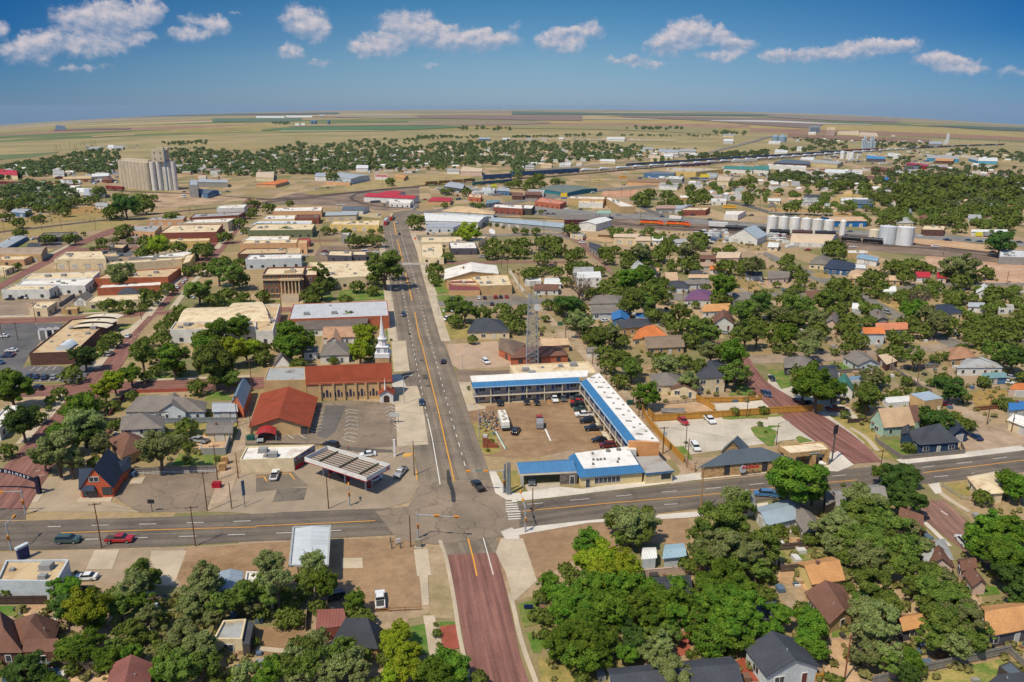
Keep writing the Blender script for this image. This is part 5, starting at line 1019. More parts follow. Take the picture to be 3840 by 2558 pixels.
# ---- downtown left
T('10')
b('-60,700 45,712 252,598 150,585',3,'g1','B','m','long blue storage shed with silver roof and many doors','shed','storage_shed',rise=.8,wins='n')
b('-80,768 375,768 432,702 0,708',5,'vault','T',('flat',(170,150,128)),'long low building with greyish arched roof and brick end wall',WH,rise=1.4);b('0,820 218,815 322,770 0,785',4,'flat','A','c','row of small peach shops beside the brick avenue','store');b('-80,905 45,912 138,875 0,870',3.5,'flat','C','c','cream corner shop with dark front','store')
b('340,618 735,602 700,560 400,570',3.5,'flat','D','g','dark low building behind a row of dark parked cars','store');b('250,705 378,702 340,665 280,668',2.8,'g0','D','k','small dark gabled kiosk in the parking lot','shed',rise=1)
b('100,378 225,390 288,352 150,348',4,'g0','B','m','blue metal workshop with silver roof near the railway',WH,rise=.8)
b('495,815 972,808 930,740 600,745',6,'flat','C','c','large cream warehouse with four white doors',WH);b('972,790 1090,785 1060,745 935,765',5,'flat','G','f','grey addition beside the large cream warehouse','store')
b('1180,800 1700,788 1822,725 1480,765',6,'flat','G','w','long grey building with bright white roof','store');b('970,862 1668,812 1700,790 1010,838',7,'flat','C','c','tall cream block building with few dark windows','store',wins='n');b('1670,860 1742,835 1790,760 1700,775',7,'flat','Y','c','narrow yellow end building at the avenue','store')
b('870,992 1540,975 1660,890 1000,930',5,'flat','O','f','orange brick shop row with sandy roof','store',wins='n');b('890,1078 1480,1050 1480,1015 930,1045',5.5,'flat','O','w','long orange brick wall building with white coping','store',wins='n')
b('10,1095 450,1090 545,1045 130,1045',5,'flat','W','c','white block building with square windows behind parked cars','store');b('150,1055 780,1055 862,990 200,1010',5,'flat','W','w','middle white block building of the long row','store',units=5);b('200,1000 850,985 918,925 280,945',5.5,'flat','W','c','rear white block building of the long row','store',units=5)
b('1085,1135 1290,1130 1262,1085 1110,1090',3.5,'hip','R','k','brick house with dark hipped roof behind the library',rise=2);b('675,1190 790,1192 858,1150 745,1148',3,'g1','W','g','white gabled garage with grey roof','garage',rise=2.4);b('785,1208 1290,1182 1290,1135 860,1152',4,'flat','C','c','long low cream library building behind clipped trees','office')
b('262,1262 430,1262 522,1200 325,1205',4.2,'flat','C','c','small cream shop with a red awning','store',units=3);rr_=bpy.data.objects[-1]if 0 else None
m_=MB();a_,c_=G(275,1305),G(415,1305);m_.poly([a_+Vector((0,-.2,2.4)),c_+Vector((0,-.2,2.4)),c_+Vector((0,.8,3.2)),a_+Vector((0,.8,3.2))]);sp_=[o for o in bpy.data.objects if o.get('label')=='small cream shop with a red awning'][0];part(m_,'awning',PL((206,60,50)),sp_);landmark('small cream shop with a red awning',G(340,1330))
b('562,1272 706,1268 728,1245 600,1248',3,'flat','E','f','small tan brick hut by the cross street','store')
b('1465,572 1990,562 2046,490 1570,500',8,'flat','R','c','two storey red brick building with cream windows downtown','store',wins='n',units=6);landmark('two storey red brick building',G(1700,640))
b('1650,482 2092,470 2162,435 1780,450',8,'flat','C','w','stepped white roofed building behind the red brick one','store');b('1742,432 2192,408 2252,378 1792,395',6,'flat','R','s','long red brick building with pale grey roof',WH);b('1990,345 2242,340 2268,308 2010,322',8,'flat','W','w','white three bay building with a row of windows','store',wins='n')
b('1345,455 1682,447 1712,408 1390,428',5,'flat','A','s','peach workshop with two white doors',WH);b('1150,552 1420,562 1482,500 1200,508',4.5,'flat','A','s','brown and orange single storey office','office');b('995,700 1127,712 1177,672 1020,675',3.5,'flat','D','f','small dark drive-in bank kiosk','store','kiosk');b('1540,650 1920,640 1932,620 1560,628',5,'flat','Y','c','low yellow and white building below the red brick one','store')
b('1560,1460 1940,1455 1960,1385 1610,1390',6,'flat','W','f','flat sandy roofed block with white rear walls','store',units=4);b('1925,1455 2352,1440 2352,1380 1945,1388',6.4,'flat','W','f','second flat sandy roofed block with white rear walls','store',units=4)
b('1640,1390 2050,1385 2140,1252 1730,1262',6,'vault','C','c','cream hall with broad shallow arched roof',WH,rise=1.5);b('2060,1380 2480,1385 2400,1205 2150,1215',6.5,'vault','C','c','second cream hall with broad shallow arched roof',WH,rise=1.5)
b('1815,105 2090,108 2085,85 1860,78',6,'g0','G','m','grey workshop with silver roof beyond the grain elevator',WH,rise=1.6);b('1740,190 1905,212 2010,180 1770,160',5,'g0','B','d','grey-blue barn with slate roof near the railway spur',WH,rise=2)
b('1735,130 1815,130 1815,80 1745,80',14,'flat','G','m','slim grey metal elevator tower beside the railway','tower','elevator_tower',win=0);b('770,225 960,225 975,190 790,180',3.5,'vault','G','m','grey arched quonset hut among parked trailers','shed','quonset_hut',rise=4);b('700,195 830,205 848,165 720,160',4,'g0','W','x','white roofed hall among parked trailers',WH,rise=2.5)
for s,w_,r_ in(('1145,262 1225,262 1215,240 1150,240','W','s'),('450,262 515,268 540,245 470,240','C','h'),('375,300 470,300 450,275 390,278','W','x'),('875,325 980,330 1000,295 900,292','W','s'),('350,275 400,275 400,252 360,252','W','m')):b(s,3,'g0',w_,r_,rise=1.5)
T('h0');b('0,650 160,655 150,625 20,600',6,'g0','C','h','low hall with large bright red roof at the far left',WH,rise=4);b('150,605 240,605 235,580 160,582',4,'g0','W','x',rise=2);b('485,645 590,648 585,610 510,612',4,'g0','W','s',rise=3);b('580,692 840,685 830,660 590,672',4,'g0','A','f','long low peach motel with sandy roof','motel',rise=1.5);b('845,668 1000,660 990,635 860,645',4,'g0','W','x','long white warehouse beside the grain elevator',WH,rise=2)
b('690,712 740,712 735,700 695,700',3,'flat','W','x');b('540,720 630,722 625,706 545,706',3.5,'flat','W','x',cat='store');b('320,735 415,738 410,715 330,718',4,'g0','G','s',cat='shed');b('575,742 670,745 670,725 590,727',4,'g0','G','s',cat='shed');b('940,700 1030,700 1020,672 950,675',3.5,'hip','R','b',rise=2);b('810,415 925,408 940,390 830,398',5,'g0','W','s',cat=WH);b('990,398 1045,398 1040,378 1000,378',6,'g0','W','x',cat=WH);b('1045,405 1130,403 1130,385 1055,386',5,'g0','L','s',cat=WH);b('500,235 600,235 600,210 520,210',9,'flat','B','d','dark blue feed mill far out on the plain',WH,win=0)
# ---- downtown right columns
T('11')
for s,h_,w_,r_,l_ in(('155,372 600,368 612,328 175,340',6,'A','w','peach warehouse with white roof and one grey door'),('60,445 355,442 362,408 100,412',5,'C','w','cream shop row with white roof'),('362,440 575,436 592,402 388,405',5,'R','b','red brick stepped building beside the cream row'),('-60,495 510,488 515,458 20,460',6,'C',('flat',(210,216,222)),'long building with bluish white roof'),('-80,548 515,542 545,488 0,484',6,'V','c','long olive walled building with cream roof'),('-130,640 300,634 312,600 -60,602',7,'C','w','white coped building with long cream roof'),('-150,668 372,662 384,632 -100,638',7,'A','c','long orange building with cream roof'),('380,662 466,666 472,640 388,638',7,'A','f','narrow brown orange building at the row end'),('372,650 495,648 502,618 390,620',4,'R',('metal',(180,80,66)),'small red roofed shop'),('-170,765 275,757 282,712 -100,716',6,'K','f','dark brick building with mixed grey roof'),('278,760 402,756 406,708 284,712',6,'C','f','cream back building beside the dark brick one'),('-100,818 415,803 422,765 -60,775',6,'L','w','pale blue-grey building with white roof and dark windows')):b(s,h_,'flat',w_,r_,l_,'store')
b('640,412 920,405 942,375 652,380',5,'g0','C','m','weathered cream workshop with silver metal roof',WH,rise=1);b('680,492 1130,502 1136,455 702,465',5,'flat',('wall',(226,196,120)),'c','long pale yellow garage with white mottled roof',WH);b('790,360 980,362 1040,335 820,328',4,'g0','W','d','blue-grey roofed shed by the railway curve','shed',rise=1.5)
b('780,582 850,588 868,568 792,568',7,'flat','G','w','small two storey grey-white building by the round trees','store');b('655,776 880,782 882,735 672,735',4,'flat','Q','c','low shop with dark grey fascia and cream roof','store');b('885,772 1010,774 1012,738 888,738',4,'flat','Q','c','second low shop with dark grey fascia','store')
b('650,990 1075,965 1085,825 490,842',6,'flat','C','c','broad cream county building with many roof vents','office',units=7);b('1225,290 1415,302 1440,272 1218,262',4.5,'flat','W','w','white office box in front of the red roofed lumber store','store')
b('990,236 1445,258 1500,240 1080,208',5.5,'g0','W','h','long white lumber store with bright red roof','store',rise=2,wins='n');b('1090,222 1300,220 1372,196 1290,183',5.5,'g0','W','h','second red roofed wing of the lumber store','store',rise=1.6,wins='n');landmark('red roofed lumber store',G(1200,280))
b('1578,278 1782,282 1806,250 1625,242',4,'hip','A','h','orange restaurant with bright red roof','restaurant',rise=1.6);b('1700,372 2182,402 2192,376 1840,326',4.5,'hip','L',('shingle',(206,176,134)),'pale blue building with long tan hipped roof','store',rise=3)
b('2180,334 2452,350 2440,312 2190,306',6,'flat','R','w','red brick block with white roof beyond the tan roof','store');b('1560,458 2040,472 2140,418 1545,388',6,'g0','W','x','large white metal warehouse beside the road bend',WH,rise=1.8);landmark('large white metal warehouse',G(1800,480))
b('1560,522 1812,522 1945,480 1560,475',4,'shed','L',('metal',(176,180,186)),'pale blue shop with ribbed grey roof','store',rise=.8);b('2145,462 2827,522 2827,480 2200,430',4,'g0','G',('metal',(168,184,192)),'very long low grey metal shed along the railway',WH,rise=1.2)
b('1505,657 2042,652 2122,605 1520,610',4.5,'flat','C','c','cream flat roofed clinic with roof units','office',units=7);b('1515,792 1725,802 1702,668 1515,672',4,'flat','C','c','cream side block of the clinic with faded sign','office',units=3);b('1790,714 2032,712 2012,652 1772,655',4.5,'flat','Q','w','white roofed shop with grey fascia and parked cars','store')
b('1735,998 2225,948 2205,872 1740,905',5,'g1','T','w','tan church hall with shallow white gable roof','church hall','church_hall',rise=3,win=0);b('1800,1040 2080,1050 2045,955 1740,1000',4.4,'flat','T','c','front block of the tan church hall','church hall','church_hall',win=0);b('2062,1058 2352,1050 2310,955 1950,950',5,'flat','T','c','flat cream roofed block of the tan church hall','church hall','church_hall',win=0,units=6)
b('1775,1098 2057,1096 2050,1035 1770,1036',3,'shed','A',('metal',(140,70,66)),'maroon metal awning along the front of the tan hall','awning',rise=1.2,win=0);landmark('tan church hall',G(1950,1130))
b('300,1365 1222,1332 1205,1195 345,1225',6,'flat','O',('metal',(206,208,208)),'large brick garage with silvery metal roof and red trim',WH,wins='n',trim=PL((170,50,44)),units=3,par=.2);landmark('brick garage with silvery roof',G(800,1420))
b('430,1455 1000,1440 1050,1345 300,1370',3.4,'g0','W',('shingle',(112,100,92)),'long white house with dark grey-brown roof before the brick garage',rise=1.8);b('620,1530 960,1520 980,1425 640,1430',3.2,'g0','W',('shingle',(186,144,112)),'white house with light brown cross gable roof',rise=1.8);b('650,1568 780,1568 770,1490 690,1490',3.2,'g1','W',('shingle',(186,144,112)),'white gable front of the light brown roofed house',name='house_wing',rise=2)
b('0,1475 155,1468 220,1225 -80,1232',6,'flat','W','f','flat sandy roofed building with white sides by the alley','store',units=5);b('1945,1480 2328,1475 2245,1370 2020,1365',3.4,'hip','C','k','cream house with dark grey hipped roof and dormer',rise=3.2)
T('12')
b('618,482 772,490 916,450 800,430',6,'g1','W','x','white metal warehouse with white gable roof beside the tracks',WH,rise=1.4,win=0);b('1000,330 1136,326 882,238 842,242',7,'flat','T','w','tan two storey motel wing with white roof','motel');b('525,252 842,262 885,240 530,236',7,'flat','T','w','rear wing of the tan two storey motel','motel');b('612,292 835,298 840,272 620,270',5,'flat','W','c','white front lobby of the tan motel','motel')
landmark('tan two storey motel',G(850,350));b('210,280 442,308 498,285 270,243',5,'flat','O',('flat',(206,140,116)),'pinkish orange brick store with faded roof','store');b('250,165 500,205 782,162 470,128',4,'g0',('wall',(50,130,140)),('shingle',(112,122,116)),'teal motel with grey-green roof','motel',rise=1.5)
b('100,345 180,350 212,315 110,310',6,'flat','D','w',cat='store');b('935,607 1140,612 1200,578 950,580',5.5,'g0','C','j','cream metal warehouse with large grey door',WH,rise=1);b('1140,642 1272,642 1262,608 1140,600',4.5,'g0','C','j','low cream annex by the metal warehouse',WH,rise=1)
b('535,578 650,602 680,570 560,560',3.5,'flat','C','s','little cream hut beside the red and white pickups','shed');b('710,700 795,745 820,685 705,655',3.5,'g0','G','k','low grey building with dark roof on the corner','store',rise=1.2);b('1555,362 1782,362 1822,335 1570,336',5,'flat','R','c','red brick restaurant with cream parapet','restaurant',units=4)
b('1950,402 2077,408 2150,370 1960,370',4.6,'flat','W','w','white hamburger restaurant with red band','restaurant',trim=PL((190,40,40)));b('1320,347 1502,347 1505,315 1345,318',5,'g0','G',('metal',(190,150,130)),cat=WH,rise=1);b('1500,347 1560,350 1660,315 1500,313',5,'g0','L','m',cat=WH,rise=1);b('1825,278 1968,280 1970,256 1830,256',4,'flat','W','x',cat='store')
b('1437,5 1690,10 1945,-15 1480,-30',7,'flat','Y',('flat',(190,180,164)),'large pale yellow warehouse store',WH,wins='n');b('1345,68 1562,78 1582,48 1350,48',5,'flat','G','x','grey garage row with white doors',WH);b('1210,25 1490,30 1500,12 1290,8',6,'flat','B',('flat',(120,124,150)),cat=WH);b('1062,100 1400,110 1440,80 1070,75',4,'hip','A',('shingle',(150,120,90)),'diner with long brown roof','restaurant',rise=1)
b('1795,38 1885,42 1892,22 1790,20',4,'flat','L','s',cat='store');b('1885,92 1992,95 2032,58 1900,48',7,'g0','C','j','tall cream metal shed',WH,rise=1.5);b('1350,140 1520,150 1540,118 1360,110',4,'flat','W','s',cat='store');b('1995,598 2255,622 2345,585 2100,560',5,'g1','W',('metal',(176,190,198)),'wide white barn with pale grey pitched roof beside the tracks',WH,'barn',rise=6);landmark('wide white barn by the tracks',G(2150,660))
b('1880,800 2080,800 2110,750 1900,745',4,'g0','I','j','cream roofed building beside the brick lane',WH,rise=1.4);b('590,988 822,982 812,935 600,940',5.4,'shed','W','x','two storey white house with white metal roof',rise=.6);b('558,940 752,936 748,895 570,898',5,'shed','G','s','grey roofed rear part of the white two storey house',name='house_wing',rise=.8)
b('300,1040 450,1042 420,985 310,985',2.8,'g0','W','x','low white roofed carport beside the dead tree','garage','carport',rise=.6);b('118,1015 270,1012 265,985 130,987',3,'flat','W','x','long white shed along the alley','shed');b('205,1092 425,1092 415,1045 235,1042',3,'g0','W','b','white house with brown-grey roof in a bare yard',rise=1.5);b('1095,900 1240,900 1200,855 1120,852',3.2,'hip','W','s',rise=3);b('1230,950 1345,945 1310,895 1250,892',3.2,'hip','Q','k',rise=2.6)
b('1420,1010 1530,1010 1516,945 1400,945',3,'shed','T','t',rise=.8);b('1625,982 1800,982 1790,955 1635,955',3,'g0','P','t',rise=1);b('1822,905 1965,907 1950,875 1818,872',3,'g0','W','o','white house with orange-brown roof in the back rows',rise=1.2);b('1590,1040 1817,1037 1802,1003 1600,1008',3,'g0','L','g','long pale blue house with grey roof',rise=1.2);b('1440,1070 1622,1072 1592,1020 1440,1017',3.2,'hip','L','k','pale blue house with dark grey hipped roof',rise=1.8)
b('1585,1187 1840,1182 1815,1100 1650,1105',3.4,'hip','W','u','white house with purple metal roof',rise=2.6);landmark('purple roofed house',G(1700,1230));b('1755,1292 1990,1282 2002,1228 1790,1238',3.2,'g0','W','a','white house with tan orange roof and porch',rise=2);b('1850,1400 2037,1400 2020,1330 1860,1335',3.4,'g1','W','b','white bungalow with reddish brown gable roof',rise=3)
b('700,1222 1000,1216 1062,1158 760,1145',3.4,'hip','C','g','large grey roofed house below the tall poplar',rise=2.6);b('740,1308 972,1302 972,1228 722,1232',3.2,'g0','L','g','pale blue house with grey roof and picket fence',rise=1.8);b('935,1365 1075,1380 1070,1300 915,1310',3,'g1','B','l','small house with blue tarpaulin roof',rise=1.5);b('1140,1345 1252,1352 1245,1312 1135,1315',3,'shed','L','l','lean-to with bright blue roof','shed','lean_to',rise=.5)
b('1000,1445 1285,1425 1240,1362 960,1380',3.4,'hip','E','k','tan brick house with charcoal roof above the orange one',rise=2.2);b('1110,1545 1420,1512 1345,1445 1180,1450',3.2,'hip','C','o','house with bright orange hipped roof',rise=3.2);landmark('orange hipped roof',G(1250,1560));b('2150,965 2300,962 2280,925 2160,928',3,'g0','L','k',rise=1.2);b('1640,945 1750,945 1740,920 1640,922',3,'g0','W','k',rise=1);b('2020,1190 2200,1180 2180,1120 2040,1125',3,'g0','W','g',rise=2)
b('1300,920 1350,922 1355,890 1300,890',3.5,'flat','T','t');b('1540,870 1590,890 1600,850 1540,850',3,'g0','C','s',rise=1);b('1718,880 1845,875 1840,840 1720,842',3.2,'g0','C',('metal',(190,160,130)),cat='shed',rise=1);b('1730,810 1870,812 1870,775 1730,775',3,'g0','K','b',cat='shed',rise=1);b('1480,660 1600,665 1600,625 1490,625',3,'g0','L','s',rise=1);b('1290,640 1380,642 1380,605 1290,605',3,'g0','W','x',rise=1)
T('13')
b('0,700 88,702 108,665 20,655',3,'g0','C','x','small cream cottage with white roof beside the sidings',rise=1.5);b('205,658 572,668 642,602 232,590',3,'vault','W','j','long cream arched quonset hall beside the tank cars',WH,'quonset_hut',rise=3.4);b('620,462 907,462 852,422 490,422',5,'g0',('wall',(24,112,178)),'t','blue walled warehouse with tan roof behind the silos',WH,rise=1.2)
b('1410,540 1620,545 1632,505 1430,500',5,'flat','K','c','brown restaurant with yellow and maroon corner panels','restaurant',units=3);b('670,275 915,280 910,250 680,247',4,'g0','W','x',cat=WH,rise=1);b('770,305 960,308 955,262 780,265',4.5,'g0','B','d','blue-grey metal workshop beyond the silos',WH,rise=1);b('735,755 930,758 905,728 730,728',3.5,'flat','T','x','tan workshop with bright white roof near the white tanks',WH)
b('820,800 1000,830 1022,805 880,762',3.5,'g0','W',('metal',(140,170,190)),'white workshop with blue-grey ribbed roof',WH,rise=1.2);b('760,895 910,900 900,855 755,852',3.2,'flat','G','x',cat='shed');b('380,852 560,862 588,805 440,795',3.4,'hip','C','g','cream craftsman house with grey hipped roof',rise=2.6);b('515,892 770,915 800,860 640,820',3.4,'g0',('wall',(56,98,140)),'n','navy blue craftsman bungalow with dormer',rise=2.6);landmark('navy craftsman bungalow',G(640,940))
b('720,988 900,988 908,925 770,918',3.2,'hip','T','t','house with broad tan hipped roof below the navy bungalow',rise=2);b('1120,1005 1215,1008 1210,965 1112,963',3,'g0','T','t',rise=1.2);b('1370,975 1485,978 1472,932 1352,930',3.2,'g0','W','h','white house with red roof by the rail yard',rise=1.6);b('1560,980 1640,985 1630,935 1550,932',3.2,'g0','I','h','pinkish house with red roof behind the elms',rise=1.6);b('1720,985 1870,985 1860,940 1740,940',3.2,'g0','R','h',rise=1.4)
b('360,1168 578,1142 560,1102 345,1102',3.2,'g0','C','b','cream house with brown roof beside the shed',rise=1.5);b('1060,1110 1175,1110 1160,1065 1065,1068',3,'vault','P','x',cat='shed',rise=1.4);b('775,1268 860,1268 855,1225 780,1222',2.8,'vault','L','x','white arched shed beside the cypress','shed',rise=1.4);b('0,990 185,982 202,948 20,925',3.2,'g0','I','g','pinkish house with grey-brown gables',rise=2.4)
b('980,1382 1110,1366 1060,1302 940,1292',3,'g1','G','g','grey house beside the parked silver pickup',rise=1.5);b('885,1492 1072,1492 1022,1442 862,1447',5,'g0','L','o','pale blue two storey house front with orange roof',rise=1.4);b('1000,1462 1278,1452 1262,1397 985,1402',3.5,'g0','L',('shingle',(206,130,92)),'rear wing with faded orange roof',name='house_wing',rise=1.6);b('525,1400 640,1410 640,1330 580,1330',4,'g1','I','g',rise=2)
b('1580,1312 1802,1302 1705,1238 1540,1230',3.2,'hip','C','n','cream house with navy hipped roof',rise=2);landmark('navy hipped roof',G(1690,1350));b('1845,1245 1998,1252 1960,1210 1850,1212',3,'g0','W','m',rise=1);b('1918,1120 2040,1125 2030,1070 1930,1070',3,'g1','W','x',rise=2);b('2120,1262 2262,1262 2250,1228 2130,1230',3,'flat','W','s')
b('1180,482 1337,480 1302,435 1205,435',3.6,'hip','C','s','cream house with pale hipped roof and porch',rise=2);b('1400,430 1490,435 1480,388 1400,388',3.4,'hip','R','b',rise=2);b('1840,440 1960,445 1940,400 1850,400',3.2,'g0','L','s',rise=1.5);b('1590,440 1690,440 1680,408 1600,408',3,'g0','C','g',rise=1.2);b('1680,305 1765,305 1760,282 1685,282',3,'g0','C','g',rise=1.2);b('2130,330 2255,330 2250,305 2140,305',3,'g0','C',('shingle',(180,130,96)),rise=1.2);b('1800,280 1930,282 1925,262 1810,262',3,'g0','C','t',rise=1.)
b('1115,290 1180,292 1178,255 1130,255',4,'g1','W','a',rise=2.5);b('520,325 640,325 640,300 530,300',3,'g0','W','s',rise=1);b('335,240 480,240 470,218 350,218',3,'g0','L','k',rise=1.);b('695,205 775,210 775,182 700,182',3,'flat','Y','t');b('50,215 115,215 115,195 60,195',3,'flat','T','a');b('310,290 400,290 390,255 320,255',4,'hip','W','s',rise=2);b('185,265 300,268 295,248 195,248',3,'g0','W','t',rise=1.);b('400,290 530,292 525,268 405,268',3,'g0','I','s',rise=1.);b('580,345 700,350 690,320 590,318',3,'g0','C','t',rise=1)
b('1290,400 1325,400 1320,365 1295,362',4,'g1','P','s',rise=2);b('2030,300 2150,300 2150,285 2040,285',3,'flat','P','e');b('785,95 850,100 880,65 830,50',4,'g1','C','t',rise=4);b('870,75 1000,80 1000,55 880,50',4,'hip','C','b',rise=2);b('1020,80 1105,82 1100,62 1030,60',4,'g0','B','l',rise=1.5);b('1870,560 2190,565 2200,540 1880,540',3.4,'g0','W','x','long white and blue trailer block by the highway',WH,rise=.8,wins='n');b('0,275 110,280 110,255 10,255',3,'g0','C','x',rise=1)
b('5,340 70,345 60,300 10,302',3.4,'g1','T','g',rise=2);b('1075,150 1215,150 1215,125 1085,125',3,'flat','W','s');b('835,150 900,150 895,130 840,130',3,'g0','W','a',rise=1.);b('520,18 710,20 710,-8 530,-10',4.5,'g0','W','x','long white shed row beyond the trees',WH,rise=1,wins='n');b('770,25 868,28 866,2 780,0',5,'flat','W','x','white flat box building standing beyond the trees right of the storage row',WH);b('2125,790 2500,800 2500,735 2130,725',5,'flat','G',('flat',(206,210,214)),'long grey building behind the white tank car',WH,win=0)
# ---- far strips
T('h1');b('0,675 160,680 165,622 10,625',5,'g0','C','j','cream hall with pale roof at the far crossing',WH,rise=2);b('0,735 180,740 285,712 290,690',4,'hip','A','o','long restaurant with orange roof','restaurant',rise=2);b('540,665 700,668 720,635 560,632',6,'g0','W','m','white hall beside the long metal warehouse',WH,rise=1);b('700,660 870,690 1045,655 780,628',7,'g0','L','m','long pale metal warehouse at the road junction',WH,rise=1.5)
b('640,712 865,722 865,700 660,695',4,'flat','A','s',cat='office');b('1095,668 1210,672 1212,652 1110,650',4,'flat','W','h','small building with bright red roof at the junction','store');b('1275,668 1360,682 1400,660 1300,650',4,'g0','T','a',rise=1.5);b('920,590 1030,590 1030,562 935,560',6,'g0','W','x',cat=WH,rise=1.5);b('1880,620 2075,622 2085,600 1920,575',6,'g0','I','j','cream fire station with three white doors',WH,rise=3);b('1755,615 1870,618 1880,597 1765,592',4.5,'g0','W','s',cat='shed',rise=1.2)
b('2045,322 2150,322 2148,308 2055,308',5,'g0','B','m',cat=WH,rise=1.5);b('2265,325 2335,325 2330,312 2270,312',5,'g0','W','x',cat=WH,rise=1);b('0,125 262,124 262,112 0,116',9,'g0','W','x','endless white cattle barn roof on the plain','barn',rise=6);b('275,118 518,116 516,106 275,110',9,'g0','W','x','second endless white barn roof on the plain','barn',rise=6);b('585,106 634,105 634,99 585,100',9,'g0','W','x','third short white barn on the plain','barn',rise=5)
b('360,190 398,190 395,180 362,180',7,'g0','W','x',cat='barn',rise=3);b('415,188 450,188 448,178 418,178',7,'g0','W','x',cat='barn',rise=3);b('1690,795 1765,800 1765,775 1700,770',4,'g0','G','m',cat='shed',rise=1);b('1730,755 1900,780 1920,735 1800,715',5,'g0','Q','m','long low depot with silver roof by the locomotives',WH,rise=1.4);b('1950,852 2065,862 2080,838 1960,828',4.5,'flat','O','c','orange block building near the tall signs','store')
b('2070,790 2190,800 2200,775 2080,765',5,'flat','L',('flat',(200,206,212)),cat='store');b('2215,798 2330,802 2330,775 2225,772',5,'g0','B','m',cat='store',rise=1);b('2110,920 2240,900 2240,880 2130,885',4,'g0','G',('metal',(120,150,150)),'grey-green canopy shed near the tall signs','shed',rise=1)
T('h2');b('0,845 100,850 105,815 10,810',4,'g0','K','b',cat='store',rise=1.5);b('120,832 265,838 270,808 130,805',4,'g0','K','b',cat='store',rise=1.5);b('135,815 290,818 300,790 150,785',5,'flat','W','s',cat='store');b('870,320 1035,322 1035,305 880,303',7,'g0','W','x','long white hall in the far industrial row',WH,rise=2);b('1355,440 1530,445 1528,420 1350,412',6,'g0','W','m','white metal plant at the edge of the fields',WH,rise=1.5)
b('1535,435 1690,435 1688,415 1540,412',6,'g0','W','s',cat=WH,rise=1.5);b('1395,480 1480,482 1480,462 1400,460',5,'g0','W','x',cat=WH,rise=1);b('1270,500 1360,502 1360,475 1275,470',6,'g0','C','j',cat=WH,rise=1);b('1200,415 1300,418 1300,398 1205,395',5,'g0','L','s',cat=WH,rise=1);b('1945,342 2035,342 2030,322 1950,322',7,'g0','W','x',cat=WH,rise=2)
b('430,322 475,322 472,308 435,308',5,'g0','C','x',rise=2);b('262,328 325,328 322,314 268,314',5,'g0','C','s',rise=1);b('130,322 182,322 180,314 135,314',4,'g0','W','s');b('435,560 540,560 540,542 440,540',3.5,'flat','W','x');b('590,552 645,552 642,536 595,535',3.5,'flat','W','t');b('265,565 365,570 362,545 280,542',3.5,'g0','C','t',rise=1.2);b('45,585 105,585 100,568 50,568',3.5,'g0','C','x',rise=1);b('120,580 205,580 200,562 130,560',3.5,'g0','W','s',rise=1)
b('810,525 950,530 940,508 820,505',4,'g0','C','x',rise=1.2);b('1950,595 2210,605 2215,575 1960,568',6,'g0','W','e','motel with green metal roof near the long train','motel',rise=2);b('2215,600 2360,610 2360,565 2230,570',6,'g0','W','e','second green roofed motel wing near the long train','motel',rise=2);b('1940,290 2045,292 2045,278 1945,276',5,'g0','C','s',cat=WH,rise=1)
T('h3');b('0,560 350,585 355,570 0,552',6,'flat','W','x','very long white walled building by the main road',WH,wins='n');b('55,540 385,555 380,525 180,510',5,'g0','K','d','long dark roofed motel strip','motel',rise=1.5);b('300,510 420,515 420,492 310,490',6,'g0','C','x',cat=WH,rise=1);b('380,535 640,555 695,530 420,510',6,'g0',('wall',(206,190,140)),'s','khaki warehouse with pale roof near the white tanks',WH,rise=1)
b('905,500 1070,505 1080,488 915,475',6,'g0','Q',('metal',(80,150,200)),'hall with blue edged roof near the white tanks',WH,rise=1);b('1095,475 1215,478 1215,460 1105,455',6,'flat','W','x',cat=WH);b('1462,495 1600,498 1600,475 1470,468',6,'g0',('wall',(60,150,190)),'s','turquoise motel with pale roof','motel',rise=1);b('1600,498 1755,505 1752,485 1610,470',6,'g0',('wall',(60,150,190)),'s','second turquoise motel wing','motel',rise=1)
b('1535,520 1700,525 1710,508 1545,498',5,'hip','K','a',cat='store',rise=1);b('1845,500 1930,520 1925,490 1860,482',5,'g0',('wall',(70,156,190)),'s',cat='store',rise=1);b('1935,520 2110,525 2108,500 1940,495',5,'g0',('wall',(80,170,200)),'x','long turquoise shed beside the far woods',WH,rise=1);b('1270,552 1480,575 1480,558 1290,535',5,'g0',('wall',(150,40,50)),('metal',(170,50,64)),'long crimson shed with ribbed roof',WH,rise=.8,wins='n');b('1480,575 1648,582 1648,562 1490,560',5,'g0',('wall',(150,40,50)),'s','second crimson shed with pale roof',WH,rise=.8,wins='n')
b('520,630 708,635 712,605 540,598',5,'g0','W','x','white mini storage building',WH,rise=1);b('945,595 1150,612 1235,598 960,572',4,'g0','K','b','long brown roofed apartment strip','motel',rise=1.2);b('1245,595 1380,598 1385,575 1290,565',4,'g0','L','d',cat='house',rise=2);b('60,440 180,442 180,420 70,418',5,'flat','W','x',cat=WH);b('5,352 115,354 115,342 10,340',5,'flat','W','x',cat=WH);b('1480,362 1600,365 1598,348 1490,346',8,'g0','G','m','grey hall beside the far right elevator',WH,rise=3)
b('640,262 840,270 830,252 650,250',8,'flat','C','j',cat=WH);b('840,280 1010,292 1000,270 850,260',8,'flat','C','j',cat=WH);b('540,235 618,236 618,215 545,215',22,'flat','I','f','pinkish concrete feed mill block on the plain',WH,win=0);b('370,270 440,272 440,258 375,258',7,'flat','C','x',cat=WH);b('1130,298 1170,298 1168,288 1135,288',6,'flat','C','j',cat=WH)
rnd=random.Random(3);NSC=0;FM=MB();FMM=[wm(k)for k in 'WCTLI']+[rm(k)for k in 'gsxtb']
